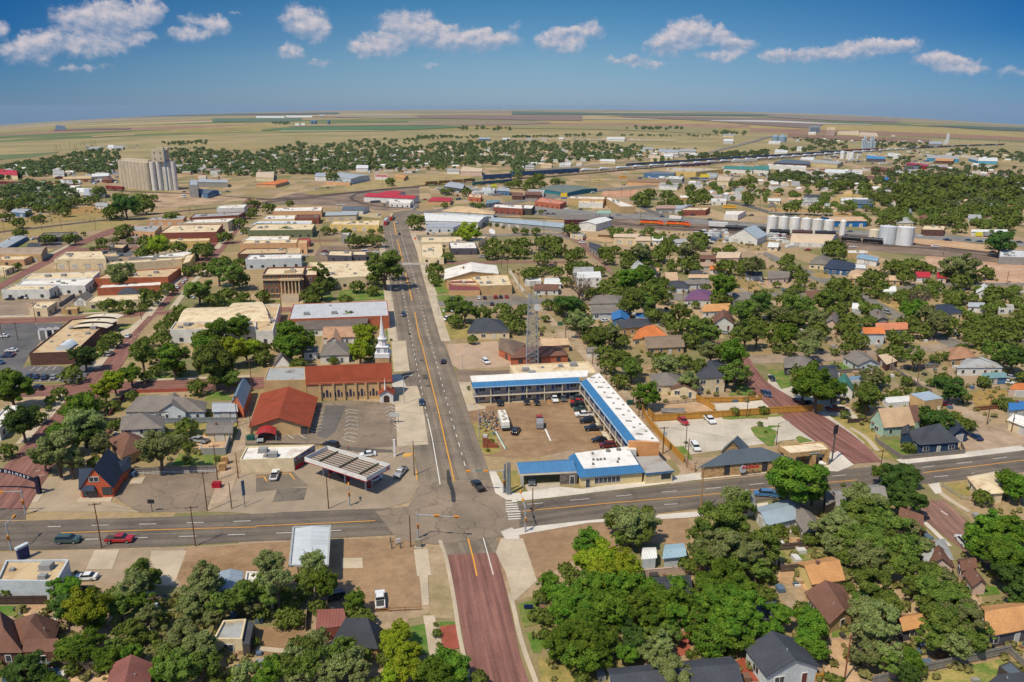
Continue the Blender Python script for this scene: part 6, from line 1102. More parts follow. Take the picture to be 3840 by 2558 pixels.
def scatter_houses(tile,x0,x1,yt,yb,n):
 T(tile);global NSC
 for k in range(n):
  x=rnd.uniform(x0,x1);f=(x-x0)/(x1-x0);y=rnd.uniform(yt[0]+(yt[1]-yt[0])*f,yb[0]+(yb[1]-yb[0])*f);p=G(x,y);s=rnd.uniform(8,14);a=rnd.choice((.1,.1+pi/2));u=Vector((cos(a),sin(a),0))*s/2;v=Vector((-sin(a),cos(a),0))*rnd.uniform(6,8)/2
  w_,wi=rnd.choice([('W',0),('W',0),('W',0),('C',1),('T',2),('L',3),('I',4)]);r_,ri=rnd.choice([('g',5),('s',6),('x',7),('x',7),('t',8),('b',9),('s',6)]);NSC+=1;big=NSC%2 and NSC<220;h=rnd.uniform(3,4);P=[p-u-v,p+u-v,p+u+v,p-u+v];up_=Vector((0,0,h));m=MB()if big else FM;a_,b_=(0,0)if big else(wi,ri)
  m.prism([(q.x,q.y)for q in P],p.z-1,p.z+h,a_,top=False);m1=(P[0]+P[3])/2+Vector((0,0,h+1.6));m2=(P[1]+P[2])/2+Vector((0,0,h+1.6));m.poly([P[3]+up_,P[0]+up_,m1],a_);m.poly([P[1]+up_,P[2]+up_,m2],a_)
  if big:root=thing('house','small house half hidden among the trees of the far side of town','house',p,'houses among the far trees');part(m,'wall',wm(w_),root);m=MB()
  m.poly([P[0]+up_,P[1]+up_,m2,m1],b_);m.poly([P[2]+up_,P[3]+up_,m1,m2],b_)
  if big:part(m,'roof',rm(r_),root)
scatter_houses('h0',0,1080,(600,480),(680,640),60);scatter_houses('h0',1620,2352,(500,470),(690,700),50);scatter_houses('h1',0,2352,(440,400),(640,590),150);scatter_houses('h2',0,1200,(390,430),(580,520),70);scatter_houses('h3',0,2352,(640,560),(800,900),110);scatter_houses('h3',200,1450,(325,345),(350,365),14);scatter_houses('h2',1100,1700,(420,440),(520,490),30)
scatter_houses('h3',1650,2352,(440,480),(500,540),20);scatter_houses('h0',100,720,(760,760),(840,860),14);scatter_houses('12',1500,2352,(60,80),(280,260),26);scatter_houses('h3',0,900,(620,640),(760,720),24)
struct(FM,'far_small_houses',FMM,'stuff')
tree_protos()
T('20');trees('100,420,165,g 50,280,90,g 200,740,150,d 330,660,80,d 50,970,85,y 520,1010,190 400,1060,110,d 650,1120,120 560,900,130,g 760,760,170 840,840,120,d 720,620,150,g 620,600,80 960,430,110,y 1050,360,110,y 1200,290,100,g 1300,120,130 1420,90,90 1440,230,70,g 1590,170,130,g 1640,240,60,g 1950,200,200 1900,90,130,g 2080,330,110 1800,380,90 770,120,120,d 650,260,95,d 930,40,70,g 540,440,75,b 460,520,55 440,600,35,b 1030,740,60,g 930,960,110 1460,980,185 1360,930,90 1710,740,95 1620,850,90,g 1720,940,60,g 1735,1080,35,g 2000,1080,30,s 1915,670,25,s 2120,60,140,y 2260,60,110,y 1200,470,55,d 880,1080,80 700,900,110 480,790,60,g 1330,290,60,g 880,560,90 1040,560,60,g')
T('21');trees('60,110,85,g 40,40,90,g 300,60,130,g 420,20,110,g 380,180,75,y 950,80,120,y 1030,60,90,y 710,180,42,s 1960,430,24,s 2160,925,32,s 2130,1000,18,s 880,60,60,y')
T('22');trees('880,180,90,d 1060,180,120 990,100,80 1000,330,80 1100,260,100 1240,490,110,g 1190,560,50,g 1420,200,130 1370,130,80 1590,150,80 1620,370,100 1720,260,100 1700,370,70 1800,260,60 2050,290,130 1980,260,80 2100,270,90 1830,90,110 2010,130,130,g 1950,80,90,g 860,60,90 2050,620,48,g 2310,610,48,g 2280,745,28,y 1600,930,16,s 1260,120,30,s 1780,40,60,d 2060,1420,130 2120,1500,110 2040,1490,90 760,20,60 1120,1530,60 1250,1530,60 2330,830,10,s')
T('23');trees('450,400,190,g 330,420,120,g 600,430,110,d 300,250,90,d 440,340,100,g 920,490,140 960,310,110 1060,330,70 860,560,70 710,650,45,g 1540,680,140,d 1480,640,90,d 1450,740,60,d 1780,720,90,g 1860,740,60 1720,660,50,g 1680,400,130,d 1620,310,70 1800,480,70 1500,360,45,g 1280,340,55,g 1180,460,60,g 1340,140,100 1180,60,90,d 1530,140,50 1640,110,50 1790,40,60,d 1840,120,50 2110,80,130 2260,130,130,d 2300,60,90 1990,340,65,d 2200,540,70 2350,300,60,d 2060,250,40 380,50,110 620,80,40 750,30,80 200,40,70,d 80,60,40,y 1040,80,45,g 1980,1390,90,e 2220,1280,130,g 2330,1350,120,g 2160,1230,90,g 290,1290,250,g 180,1260,130,g 420,1330,140,g 1190,1280,170,d 1290,1420,160,d 1100,1200,120,g 1300,1230,100,d 860,1480,170 780,1530,110 1000,1530,120 1270,960,22,s 1290,980,60,k 1270,800,60,k 870,1310,45,g 800,1330,30,g 690,1310,22,b 2100,540,40,g 1420,440,60 1290,440,40 1130,780,20,s 550,1360,50,g 1840,1350,18,s 860,700,35,s 2240,620,30')
T('30');trees('580,700,120,g 600,860,130,d 520,780,90 800,900,180,y 860,1000,110,g 640,1230,130,g 720,1300,120,g 560,1330,80,g 820,1180,100,g 1020,660,80,p 1090,690,70,g,2.4 1290,560,150 1240,700,150 1150,760,120 1100,860,120 1370,620,110 1300,820,110,g 1060,1260,100 1180,1060,120 980,1340,120,g 1200,1300,100,g 1370,980,110 1480,960,80,g 1200,1170,90,g 1300,1100,80,g 1900,620,130,o,2.4 1850,760,160 1760,880,130 1960,700,100 1700,800,90 2030,860,150 2100,760,90 1960,960,110 1650,1180,170 1560,1300,150 1800,1260,170 1650,1450,190 1850,1420,150 1480,1450,110,g 1750,1100,110 1960,1520,90 1400,1520,70,g 2240,740,120,o,2.4 2300,860,110 2380,720,110 220,1440,170,d 120,1500,100,d 350,1540,110,d 500,1600,110,g 70,700,70 340,750,36,s 840,720,70 930,780,70 700,560,10,s 2260,1500,120 2180,1540,100,g 1130,1400,60,g 900,1400,60,g 1390,1120,60,g 1450,1200,60,g 2340,1180,50,g 660,1420,70,g')
T('31');trees('120,520,130,o,2.6 60,640,120,o,2.4 190,660,140,o,2.6 110,780,110,o,2 230,560,90,o,3.6 420,500,90,o,4 530,480,110,o,3.6 600,640,120,g,2.6 480,640,110,o,2.8 640,720,110,g,2.3 560,760,90,o,2.4 350,950,90,y 260,920,90 320,840,80,g 240,1000,70,g 910,830,100,g 960,920,90,g 1020,960,80,g 870,900,70,g 60,900,80 430,1250,140 350,1350,140 560,1180,110 500,1400,150 250,1430,150 100,1500,140,g 380,1540,130 780,1270,140 880,1180,100 900,1380,140 760,1450,130 980,1280,90 950,1500,110 650,1500,120 1230,1180,120,y 1330,1130,110,y 1280,1300,130,y 1420,1270,110,y 1380,1440,150,y 1250,1500,110,y 1180,1320,80,g 1640,1480,150,g 1780,1390,150,g 1850,1480,120,g 1700,1560,130,g 1540,1540,90,g 1660,1100,44,g 1680,1225,20,s 1650,1040,12,s 2040,1500,90,b 600,1110,60 1110,1560,90')
T('32');trees('1090,100,180 1220,120,130 950,80,110 1180,220,130 1020,230,100 720,290,130,g 640,260,80,g 800,420,170,y 960,440,150,y 700,480,120,y 1050,560,140,y 870,600,170,y 700,680,150,g 560,560,90,g 500,500,75,g 330,680,110,g 440,760,120,g 260,760,80,g 600,840,160,g 800,820,150,g 1000,740,150,g 1180,720,140,g 1130,880,160,g 930,920,150,g 1390,820,150,g 1480,700,110,g 1560,830,110,g 1320,960,150,g 1500,960,120,g 480,960,120,g 700,1020,150,g 560,1120,160,g 420,1230,130,g 700,1230,160,g 620,1360,150,g 860,1180,130,g 780,1340,120,g 300,930,90,g 1110,1180,130,d 1060,1290,110,g 1300,1150,150 1380,1250,130 1260,1300,110 1440,1130,110 1880,140,200 1750,200,150 2060,180,160 1950,330,200 1760,380,150 2150,380,170 2290,320,150 2000,480,140 1620,450,90 2250,520,120 1950,640,170,g 1800,700,150,g 2080,740,170,g 1900,860,190,g 2100,930,170,g 1780,960,150,g 2000,1060,170,g 2200,1060,130,g 1850,1180,150,g 2080,1200,120,g 1700,1130,100,g 1750,1230,80,g 2290,720,90 1480,1480,170 1600,1530,120 1360,1520,110 300,1130,60,k 200,930,60,g 2000,1280,50,g 640,1480,80,g 2330,560,80 1640,1290,50,g 2330,900,60,g')
T('33');trees('560,150,150 700,120,160 880,80,160 1060,130,160 620,300,120 780,260,160 960,260,160 1130,280,150 1290,150,130 1250,330,150 740,400,110 920,460,160 1100,460,150 1270,520,140 1380,340,100 520,200,90 850,540,90 980,720,170 900,820,130 1060,860,160 900,960,160 1050,1020,160 880,1140,150 1020,1200,180 900,1320,140 1100,1340,150 1450,600,150 1600,620,150 1720,720,140 1530,760,170 1700,880,170 1480,880,130 1620,1040,190 1800,1000,170 1930,1100,130 1550,1180,150 1720,1240,150 1870,1180,130 1350,700,110 2050,180,180,g 2200,260,170,g 1950,320,140,g 2150,420,180,g 2300,440,150,g 2250,600,150,d 2330,760,130,d 1900,180,110 2320,200,90,g 1320,1350,110,g 1300,1480,100,d 1380,1420,80,g 350,950,110,g 400,1080,130,g 370,1200,130,g 430,1270,110,g 320,860,80,g 80,960,110,g 50,1100,110,g 120,880,60,g 90,180,75,k 300,140,50,g 260,180,40,s 380,230,70,g 0,480,70 10,740,80,g 750,700,60,k 640,1540,80,g 560,1500,50,g 40,600,50 2340,100,60,g 1280,1240,60,g')
T('10');trees('1140,510,70,g 1090,560,50,g 930,630,55,d 1050,625,38 1195,625,36 845,705,26,g 900,695,22,g 960,695,22,g 1330,620,75,d 1440,690,105,y 1340,700,80,d 1300,740,60,g 1640,675,75,d 1850,690,95,d 1910,700,60,d 2060,580,65,d 2240,540,30,d 2300,550,40,d 1110,945,125 1190,920,60 150,860,42,d 1730,890,60,d 1380,1120,90,d 1320,1080,50,d 1535,1050,70,y 1000,1200,70,g 925,1210,45,d 1155,1205,75,y 1310,1230,50,c 1180,1280,32,g 1660,1260,80,g 1580,1320,70,d 1500,1400,80,d 1480,1500,90,g 1020,1510,90,g 940,1560,50,g 1860,860,80 2000,900,120 2130,930,130 2200,960,90 1820,1080,120 2080,1100,85,g 1960,1150,80 2230,1130,60,d 1900,1180,50,k 2060,800,55,g 2200,820,60 1850,1500,90 2000,1490,110,g 2190,1440,110,g 2080,1540,80,g 1560,1370,40,d 1330,1540,60,g 1560,400,60,d 1620,395,35,d 640,590,70,d 430,600,55,d 480,600,40 765,570,24,c 175,550,60,d 160,450,60,d 320,420,40 370,415,42,d 250,380,30 590,350,55,d 480,340,45,d 400,330,40 340,320,45,d 60,280,70,d 150,290,60,d 40,400,50 110,400,30,d 210,240,55,d 280,220,45,d 530,310,50 620,280,50,d 690,260,40 560,240,40,d 820,250,50,d 900,160,65,d 880,235,40,d 1040,330,90,d 1150,300,110,d 1100,220,70 1290,230,80 1340,290,80,d 1260,320,60 1410,230,40 1000,370,50,d 1240,360,35,d 2310,280,50,d 2320,350,50,d 2200,450,60,d 2290,390,40,d 1700,830,40,d 300,240,40,d 730,270,35,d 2170,1180,60')
T('11');trees('265,525,50 640,525,50 900,610,75,d 970,620,60,d 1040,600,50,d 1120,610,70,d 830,545,45,g 1060,545,35,d 1140,535,30,d 1460,430,85,g 1540,430,45,g 1180,880,160 1110,950,90 1270,880,90 1070,1070,60 580,970,100 600,1060,100 490,1100,80,d 680,1000,70 520,1150,60,d 930,1030,70,g 1640,870,80,y 1630,950,60,y 820,1160,65,g 60,1120,70,d 860,1310,80,d 920,1370,60,d 320,1430,90,g 300,1520,120,g 420,1560,90,g 220,1560,80,g 1000,1510,110,y 1060,1560,80,y 1050,760,30,y 1760,765,55 1990,1530,50,g 1840,1260,110 1920,1280,100 1830,1340,80 2080,1270,90,b 2270,1240,90,g 2300,1320,80,g 1950,540,110,y 1860,560,60,g 2080,480,24,g 2150,485,20,g 2210,490,18,g 2270,510,18,g 2180,640,70,d 2240,700,80,d 2150,740,60,g 2320,640,50,g 2110,700,45,g 110,310,60,d 310,285,38,d 10,290,35,d 700,30,60,d 1230,80,45,d 1720,170,34 1775,170,40 1930,170,48 1735,300,34,d 1990,300,28,g 2060,310,45,g 2320,110,40,d 1750,60,5,d 1010,1420,60 1410,1500,6,s 1240,1555,14,s 720,540,30 1650,1010,40,g')
T('12');trees('545,510,70 590,520,40 140,360,30,g 265,368,24,g 30,530,34,g 115,540,40,g 220,535,45,g 1725,580,90 1740,620,70 1625,730,110 1600,820,90 1680,860,70 1380,710,90 1330,760,70 1430,640,70,d 1490,600,50,d 1310,580,40,d 1180,740,100 1080,750,80 1050,820,60 860,710,70,g 880,770,70,y 950,700,50 930,580,30 1880,715,45 2000,700,65 1470,860,50,d 1340,860,40,d 290,760,85 370,620,90,g 280,620,80,g 100,640,90,g 30,700,80,d 100,730,60,d 420,690,80,g 560,740,85 620,720,60 160,920,80,g 220,900,60,g 310,890,50,y 410,900,70,y 560,860,70,g 650,850,70,g 700,870,60,d 800,890,60,g 530,870,50,g 620,1050,130,b 700,1080,80,b 500,990,60 900,1010,90,y 830,1080,70,g 1100,990,130,g 1200,950,110,g 1040,1060,90,g 950,1100,80 1290,1010,80,g 1380,1000,65,c 1320,1150,130 1240,1230,100 1400,1120,80 1290,1290,80 1090,1230,110 1010,1230,70 1150,1080,80,g 980,950,60,d 760,1110,50 520,1200,130,d 620,1230,80,d 440,1230,70,d 620,1380,120 560,1360,80 700,1450,70 800,1500,120 900,1490,110 1000,1530,80 700,1510,60,g 40,1380,90,g 60,1290,60,d 310,1340,40,d 1540,1300,100 1440,1330,80,g 1600,1380,80 1500,1400,80 1700,1430,130 1780,1380,90,g 1820,1500,100 1650,1510,90 1930,1080,110,g 1900,1140,80,g 1980,1160,60,g 1690,1210,45,d 2120,1300,110 2200,1280,100 2280,1230,110,d 2220,1360,90 2300,1400,80 2150,1500,120 2250,1500,100 2060,1480,60 2300,1120,80,d 1960,840,90 2020,830,50 2140,830,80 2210,870,100 2260,820,60 2100,900,50 2010,990,50 1470,1090,40,s 1780,1080,45,s 2070,1060,24,s 1200,220,80,d 1140,240,50,d 1270,180,60,d 1430,200,70,d 1480,250,60,d 1520,280,60,d 1370,290,40,b 1230,280,45 1640,140,55,d 1680,200,60,d 1750,180,60,d 1760,230,60,d 1650,270,50,d 1890,180,30 1900,150,40,d 1990,180,24,d 2170,240,60 2160,200,40 2040,110,50,d 2130,80,45,d 2220,80,45,d 2200,130,45,d 1845,110,38 2270,180,40 2340,110,30,d 1550,380,28,d 40,90,55 180,80,60 240,40,60 400,80,50 280,110,40 470,100,24,d 130,130,40 1340,1300,50,g 330,1200,60 110,1240,60')
T('13');trees('620,660,90,y 640,720,80,y 560,700,60,y 2140,650,110,d 2200,660,80,d 2060,640,60,d 1160,840,80,d 1230,860,80,d 1330,830,90 1270,940,80,d 1420,850,60 1500,880,50,d 960,930,80,d 1030,940,70,d 900,1000,50,d 1040,1030,80,g 160,820,70,g 240,880,80,g 190,780,60,g 310,930,65,g 300,1000,50,g 1700,880,110 1830,900,110 1640,940,60 1780,970,90 1900,960,60 2010,900,70 2050,950,40 640,1010,90,d 580,1040,50,c 700,1000,60,d 790,1070,90 820,1160,55,g 660,1120,60,g 760,980,40,c 85,1030,38,c 250,1060,50 190,1160,100,d 200,1100,60 530,1200,110 620,1260,90 680,1220,60 300,1290,130 120,1330,120 200,1400,110 420,1350,110 470,1420,100 60,1420,90 170,1500,110,g 90,1530,80,g 380,1530,110 760,1330,80,d 700,1400,80,d 800,1420,80,d 760,1500,80,g 930,1350,70,g 890,1270,32,c 1330,1280,120,g 1300,1360,90,g 1450,1330,110 1560,1400,110 1420,1420,100 1240,1500,90 1150,1480,60 1180,1530,60,d 850,1520,90 1400,1160,110,b 1320,1220,80 1250,1110,60,d 1190,1130,50,d 1400,1070,80 1560,1030,60 1490,1010,60,d 1730,1110,90 1720,1180,60 1800,1150,50 2090,1090,100,d 2060,1160,70,d 2120,1200,60 2290,1170,60,g 2220,1110,50 1900,1390,90,g 1850,1440,90 1980,1400,90 2050,1330,80 2150,1370,90 2260,1370,80,g 2100,1450,100 2200,1480,100 2000,1500,90 1880,1520,80 2300,1480,70,g 2330,1290,60,d 1650,1440,60 1690,1380,60,g 980,1110,50 920,1090,40,g 1080,1130,50,b 1660,1180,50 410,1040,36 220,300,75 430,330,60,b 540,350,55,d 690,340,45,d 860,400,50 820,380,40 910,440,45 990,350,40,d 910,320,40,d 270,210,35,d 230,190,40,d 510,240,45,d 320,60,45,d 180,40,50,d 490,100,60,d 640,110,70,d 690,90,60,d 80,30,50,d 760,110,40,d 1160,500,32,g 1330,440,42,g 1050,450,50,d 1170,410,70,d 1230,370,60,d 1150,340,60,d 1040,220,50 1090,260,50,d 1150,220,70,d 1270,260,80,d 1380,260,80,d 1300,200,80,d 1460,240,80,d 1530,340,80,d 1450,310,60,d 1630,300,60,g 1560,270,60 1600,200,80,d 1700,190,70,d 1750,130,80,d 1850,150,80,d 1950,200,60,d 1520,160,80 1400,140,80,d 1250,130,80,d 1130,120,60,d 940,190,60 890,130,60 790,180,22,d 1560,440,70 1500,440,60 1640,420,60,d 1730,420,70 1780,490,60 1820,330,70 1900,320,60 2000,330,60 2080,340,60,d 1990,470,70 2150,400,80,d 2220,450,70 2290,420,60 2200,340,60,d 2300,320,50,d 2330,250,60,d 2200,220,70,d 2100,180,70,d 2250,150,80,d 2130,80,80,d 2280,50,80,d 2020,80,80,d 1900,60,80,d 1780,50,80,d 1640,60,80,d 1500,60,80,d 1380,50,70,d 1270,30,60,d 2240,560,30 1710,550,24,d 1190,170,30,d')
rest=plant_trees()
items=[]
for t_ in rest:items.append(tree_geom(*t_)if not isinstance(t_[0],tuple)else t_[0])
far_leaf=leafmat('leaf_far',(98,116,66),(130,142,84),(74,92,54))
scatter_mass('trees_beyond_downtown',items,TREE['mats']['o'],5,260)
def belt(tile,poly,n,seed,rmin=2.6,rmax=6.5,spots=None):
 T(tile);P=pts(poly);r=random.Random(seed);xs=[p[0]for p in P];ys=[p[1]for p in P];out=[];tries=0
 while len(out)<n and tries<n*60:
  tries+=1;x,y=r.uniform(min(xs),max(xs)),r.uniform(min(ys),max(ys));c=False;j=len(P)-1
  for i in range(len(P)):
   if(P[i][1]>y)!=(P[j][1]>y)and x<(P[j][0]-P[i][0])*(y-P[i][1])/(P[j][1]-P[i][1])+P[i][0]:c=not c
   j=i
  if c:p=G(x,y);out.append((p,r.uniform(rmin,rmax)))
 return out
B1=belt('h0','0,590 160,560 480,500 860,440 1100,430 1100,600 1000,650 640,640 250,690 0,700',360,1,2,5.6)+belt('h0','1560,420 1800,420 2352,455 2352,680 2100,660 1900,650 1600,640',300,2,2,5.6)+belt('h1','0,450 250,400 500,400 900,350 1250,320 1480,330 1480,380 1200,380 1500,400 1700,360 2352,340 2352,580 2100,560 1700,590 1300,600 900,610 600,650 250,650 0,650',1250,3,2,5.6)+belt('h2','0,340 350,370 700,350 1000,390 1200,400 1180,500 900,530 640,530 300,560 0,600',460,4,2,5.6)
B2=belt('h3','1650,590 1700,560 2000,570 2352,590 2352,980 1700,980 1000,940 1000,860 1200,820 1650,790',240,5,2,5.6)+belt('h3','950,620 1230,600 1640,590 1660,780 1200,790 1000,760',150,6,2,5.4)+belt('h3','1650,440 1850,410 2352,460 2352,540 2100,520 1700,480',120,7,2,5)+belt('h3','0,620 500,680 900,700 900,790 500,760 0,740',80,8)+belt('h3','180,320 600,340 720,340 730,420 600,430 300,350',70,9,2.5,5)+belt('h3','980,340 1480,370 1480,410 980,420',60,10,2.5,5)+belt('h2','1600,480 2352,440 2352,490 1620,515',90,11,2.5,5.5)
B3=belt('h0','0,790 230,740 640,800 720,860 640,980 0,980',90,12)+belt('h0','1500,360 1720,355 1900,345 1900,375 1560,390',40,13,3,5)+belt('h1','380,370 460,370 470,395 385,395',9,14)+belt('h2','0,296 420,296 420,310 0,312',60,15,2,4)+belt('h2','1000,290 1850,290 1850,303 1000,305',40,16,2.5,4.5)+belt('h2','480,285 830,285 830,305 480,308',10,17,4,7)+belt('h1','1480,300 2050,300 2050,318 1480,330',70,18,3,5)+belt('h3','100,410 230,400 700,420 680,445 120,460',26,19,3,6)+belt('h3','1100,500 1300,500 1300,560 1100,570',12,20,3,5)+belt('h1','1850,215 2352,225 2352,250 1860,245',26,21,4,8)+belt('h2','1030,215 1600,225 1600,245 1040,238',24,22,5,9)+belt('h2','1850,260 2150,260 2150,292 1860,292',18,23,4,8)+belt('h2','0,620 100,615 80,690 0,690',6,24,4,6)+belt('h1','150,178 310,180 300,195 160,192',16,25,5,9)
BM=belt('13','200,330 900,420 1300,500 1900,540 2352,560 2352,320 1500,60 900,100 0,200',190,91,2.5,5)+belt('13','0,1080 500,1180 1100,1400 2352,1500 2352,1080 1400,1080 900,1040 600,1090',60,92,1.6,3.2)+belt('12','900,560 1300,570 1750,660 1750,860 1100,900 960,700',26,93,2,3.6)+belt('h0','100,720 700,740 760,860 100,850',40,94,2,4)+belt('h1','900,560 2000,560 2000,600 900,640',40,95,2,4.5)+belt('h2','1000,390 1750,420 1700,520 1100,540',60,96,2,4.5)+belt('12','1200,20 2352,20 2352,300 1700,300 1300,120',50,97,2.2,4.4)
BM=[q for q in BM if all((q[0].xy-c.xy).length>h_ for c,h_ in RD)];scatter_mass('trees_among_the_houses',BM,TREE['mats']['o'],34,220);scatter_mass('far_woods',B1,far_leaf,31,56);scatter_mass('eastern_woods',B2,far_leaf,32,80);scatter_mass('scattered_far_trees',B3,far_leaf,33,80)
W1_=[]
for tl,poly,n in(('12','0,880 900,800 1500,760 2352,760 2352,1568 100,1568',600),('13','0,800 1500,880 2352,1060 2352,1568 0,1568',650),('22','700,0 1700,0 2352,560 1650,560 1250,640 900,380',160),('23','0,0 2352,0 2352,800 1900,760 1000,900 300,300',520),('33','0,0 2352,0 2352,1568 0,1568',420),('32','100,600 2352,500 2352,1568 260,1568',160),('30','0,900 2352,700 2352,1568 0,1568',360),('20','500,500 1900,500 1900,1100 400,1100',160),('10','0,200 900,230 1400,330 900,460 0,520',160),('12','900,540 2300,620 2300,740 1400,600',120)):W1_+=belt(tl,poly,n,50+n,.25,.95)
W1_=[q for q in W1_ if all((q[0].xy-c.xy).length>h_ for c,h_ in RD)];W2_=[q for i,q in enumerate(W1_)if i%3];scatter_mass('weeds_and_bushes',W2_,leafmat('leaf_weed',(140,136,80),(164,152,96),(96,108,58)),77,24)
r=random.Random(8);m=MB();cs=[(206,204,198),(150,148,146),(130,96,76),(90,110,130),(70,66,62),(176,150,116)]
for i,(p,R)in enumerate(W1_):
 if i%3==0:a=r.choice((.1,1.67));k=r.choice((.5,.8,1.4));m.box((p.x+1.5,p.y,p.z+.2+k*.2),(k*r.uniform(.8,1.8),k,k*.7),a,i//3%6)
struct(m,'yard_clutter',[M('plain',c_)for c_ in cs],'stuff')
r=random.Random(18);m=MB();cs=[(222,222,218),(200,204,206),(150,150,150),(90,96,104),(196,190,176),(120,60,54),(70,100,140),(214,206,188)]
for tl,poly,n in(('h3','700,430 1400,420 1800,440 1750,520 1250,580 800,540 300,560 300,480',170),('h3','250,320 1450,340 1450,375 300,350',60),('h2','1150,400 1700,430 1650,500 1250,490',60),('h2','480,318 1200,318 1200,340 600,338',50),('h2','900,640 2352,560 2352,800 1300,760',60),('h0','20,755 700,770 800,850 100,850',110),('h0','520,650 1080,640 1080,740 560,740',70),('h1','900,590 1500,590 1500,640 1000,640',40),('h1','1650,780 2300,760 2300,860 1750,850',60),('h0','800,380 1300,380 1300,410 800,420',30),('13','0,600 200,600 200,740 0,740',14),('12','1650,560 2000,560 2000,700 1750,680',26),('11','1000,255 1500,290 1480,345 1100,320',16)):
 for p,R in belt(tl,poly,n,n+7,1,3):a=r.choice((.15,1.7,.5));k=r.uniform(.7,1.6);m.box((p.x,p.y,p.z+k),(k*r.choice((3,4,8)),2.4,k*1.7),a,r.choice((0,0,0,1,1,2,3,4,5,6,7)))
struct(m,'parked_trailers_and_goods',[M('plain',c_)for c_ in cs],'stuff')
V3=Vector
def lp(a,b_,t):return a.lerp(b_,t)
def up3(p,z):return V3((p.x,p.y,z))
# ---------------- motel: two storey L round the car park
T('22');BLU=M('metal',(58,124,176));CRM=M('wall',(226,206,166));WHR=M('flat',(238,234,226),(206,198,184));RAIL=PL((206,196,176))
E0,E1,E2=G(-362,427,6.1),G(625,377,6.1),G(1065,942,6.1);F1,F2=G(800,290,7.2),G(1355,922,7.2)
root=thing('motel','L shaped two storey motel with white roof and bright blue mansard round a parking court','motel',up3((E0+E2)/2,0));landmark('blue trimmed motel',up3((E1+E2)/2,0))
def wing(a,b_,depth_,end_wall=None):
 d=(b_-a);d.z=0;L=d.length;d.normalize();n=V3((d.y,-d.x,0))
 inn=lambda p,k,z:up3(p-n*k,z)
 m=MB()
 m.prism([(q.x,q.y)for q in(inn(a,1.9,0),inn(b_,1.9,0),inn(b_,depth_,0),inn(a,depth_,0))],0,6.2,0,top=False);part(m,'wall',CRM,root)
 m=MB();m.slab([inn(a,0,3.1),inn(b_,0,3.1),inn(b_,1.9,3.1),inn(a,1.9,3.1)],.22);part(m,'gallery_floor',PL((150,140,150)),root)
 m=MB();m.slab([inn(a,-.1,3.2),inn(b_,-.1,3.2),inn(b_,.0,3.2),inn(a,.0,3.2)],.42);m.slab([inn(a,-.1,6.15),inn(b_,-.1,6.15),inn(b_,.05,6.15),inn(a,.05,6.15)],.3);part(m,'gallery_fascia',PL((228,216,186)),root)
 m=MB();m.poly([inn(a,-.35,5.95),inn(b_,-.35,5.95),inn(b_,2.3,7.25),inn(a,2.3,7.25)]);m.poly([inn(a,0,5.95),inn(a,2.3,7.25),inn(a,2.3,5.95)]);m.poly([inn(b_,0,5.95),inn(b_,2.3,5.95),inn(b_,2.3,7.25)]);part(m,'blue_mansard',BLU,root)
 m=MB();k=max(1,int(L/5.2))
 for i in range(k+1):p=lp(a,b_,i/k);m.box((p.x-n.x*.12,p.y-n.y*.12,3),(.26,.26,6),atan2(d.y,d.x))
 part(m,'columns',PL((228,214,180)),root)
 m=MB()
 for z in(3.5,3.85,4.15):c=lp(a,b_,.5)-n*.1;m.box((c.x,c.y,z),(L,.05,.06),atan2(d.y,d.x))
 for i in range(int(L/.9)):p=lp(a,b_,(i+.5)/int(L/.9))-n*.1;m.box((p.x,p.y,3.65),(.04,.04,1.),atan2(d.y,d.x))
 part(m,'railing',PL((110,108,116)),root)
 bays=int(L/4.6)
 for st in range(2):
  for i in range(bays):
   t0=L*(i+.5)/bays;q0,q1=up3(a-n*1.9,0),up3(b_-n*1.9,0);window(q0,q1,t0+.7,2.,.8+st*3.15,1.4,root,'window',WHITE());window(q0,q1,t0-1.1,.95,.1+st*3.15,2.05,root,'door',WHITE(),PL((104,112,150)))
dn=(E1-E0);dn.z=0;dn.normalize();nn=V3((dn.y,-dn.x,0));wing(E0,E1,8.5);de=(E2-E1);de.z=0;Ld=de.length;de.normalize();ne=V3((de.y,-de.x,0));DE=(up3(F1,0)-up3(E1,0)).dot(-ne)if 1 else 9
DE2=(up3(F2,0)-up3(E2,0)).dot(-ne);wing(E1,E2,(abs(DE)+abs(DE2))/2)
m=MB();sgn=-1 if(up3(F2,0)-up3(E2,0)).dot(ne)<0 else 1;ie=lambda p,k,z:up3(p+ne*sgn*k,z)
m.slab([ie(E1,2.2,7.3),ie(E2,2.2,7.3),up3(F2,7.3),up3(F1,7.3)],.3);m.slab([up3(E0-nn*2.2,7.3),up3(E1-nn*2.2+dn*3,7.3),up3(E1-nn*8.6+dn*5,7.3),up3(E0-nn*8.6,7.3)],.3);rf=part(m,'roof',WHR,root)
for i in range(22):
 t=(i+.5)/22
 for j,kk in((0,.3),(1,.75)):
  if(i+j)%2:continue
  p=lp(lp(ie(E1,2.6,7.3),ie(E2,2.6,7.3),t),lp(up3(F1,7.3),up3(F2,7.3),t),kk);mm=MB();mm.box((p.x,p.y,7.45),(.7 if i%4 else 1.8,.5,.35),atan2(de.y,de.x)+1.2);part(mm,'roof_vent',PL((150,146,140)),rf)
m=MB();m.prism([(q.x,q.y)for q in(ie(E2,.2,0)+de*.5,up3(F2,0)+de*.1,up3(F2,0)-de*.6,ie(E2,.2,0)-de*.3)],0,7,0);part(m,'end_wall',M('wall',(214,150,92)),root)
m=MB();p=ie(E2,.6,0)+de*1.2;m.box((p.x,p.y,2.6),(2.6,1.6,5.2),0);part(m,'stair_tower',M('wall',(222,214,200)),root)
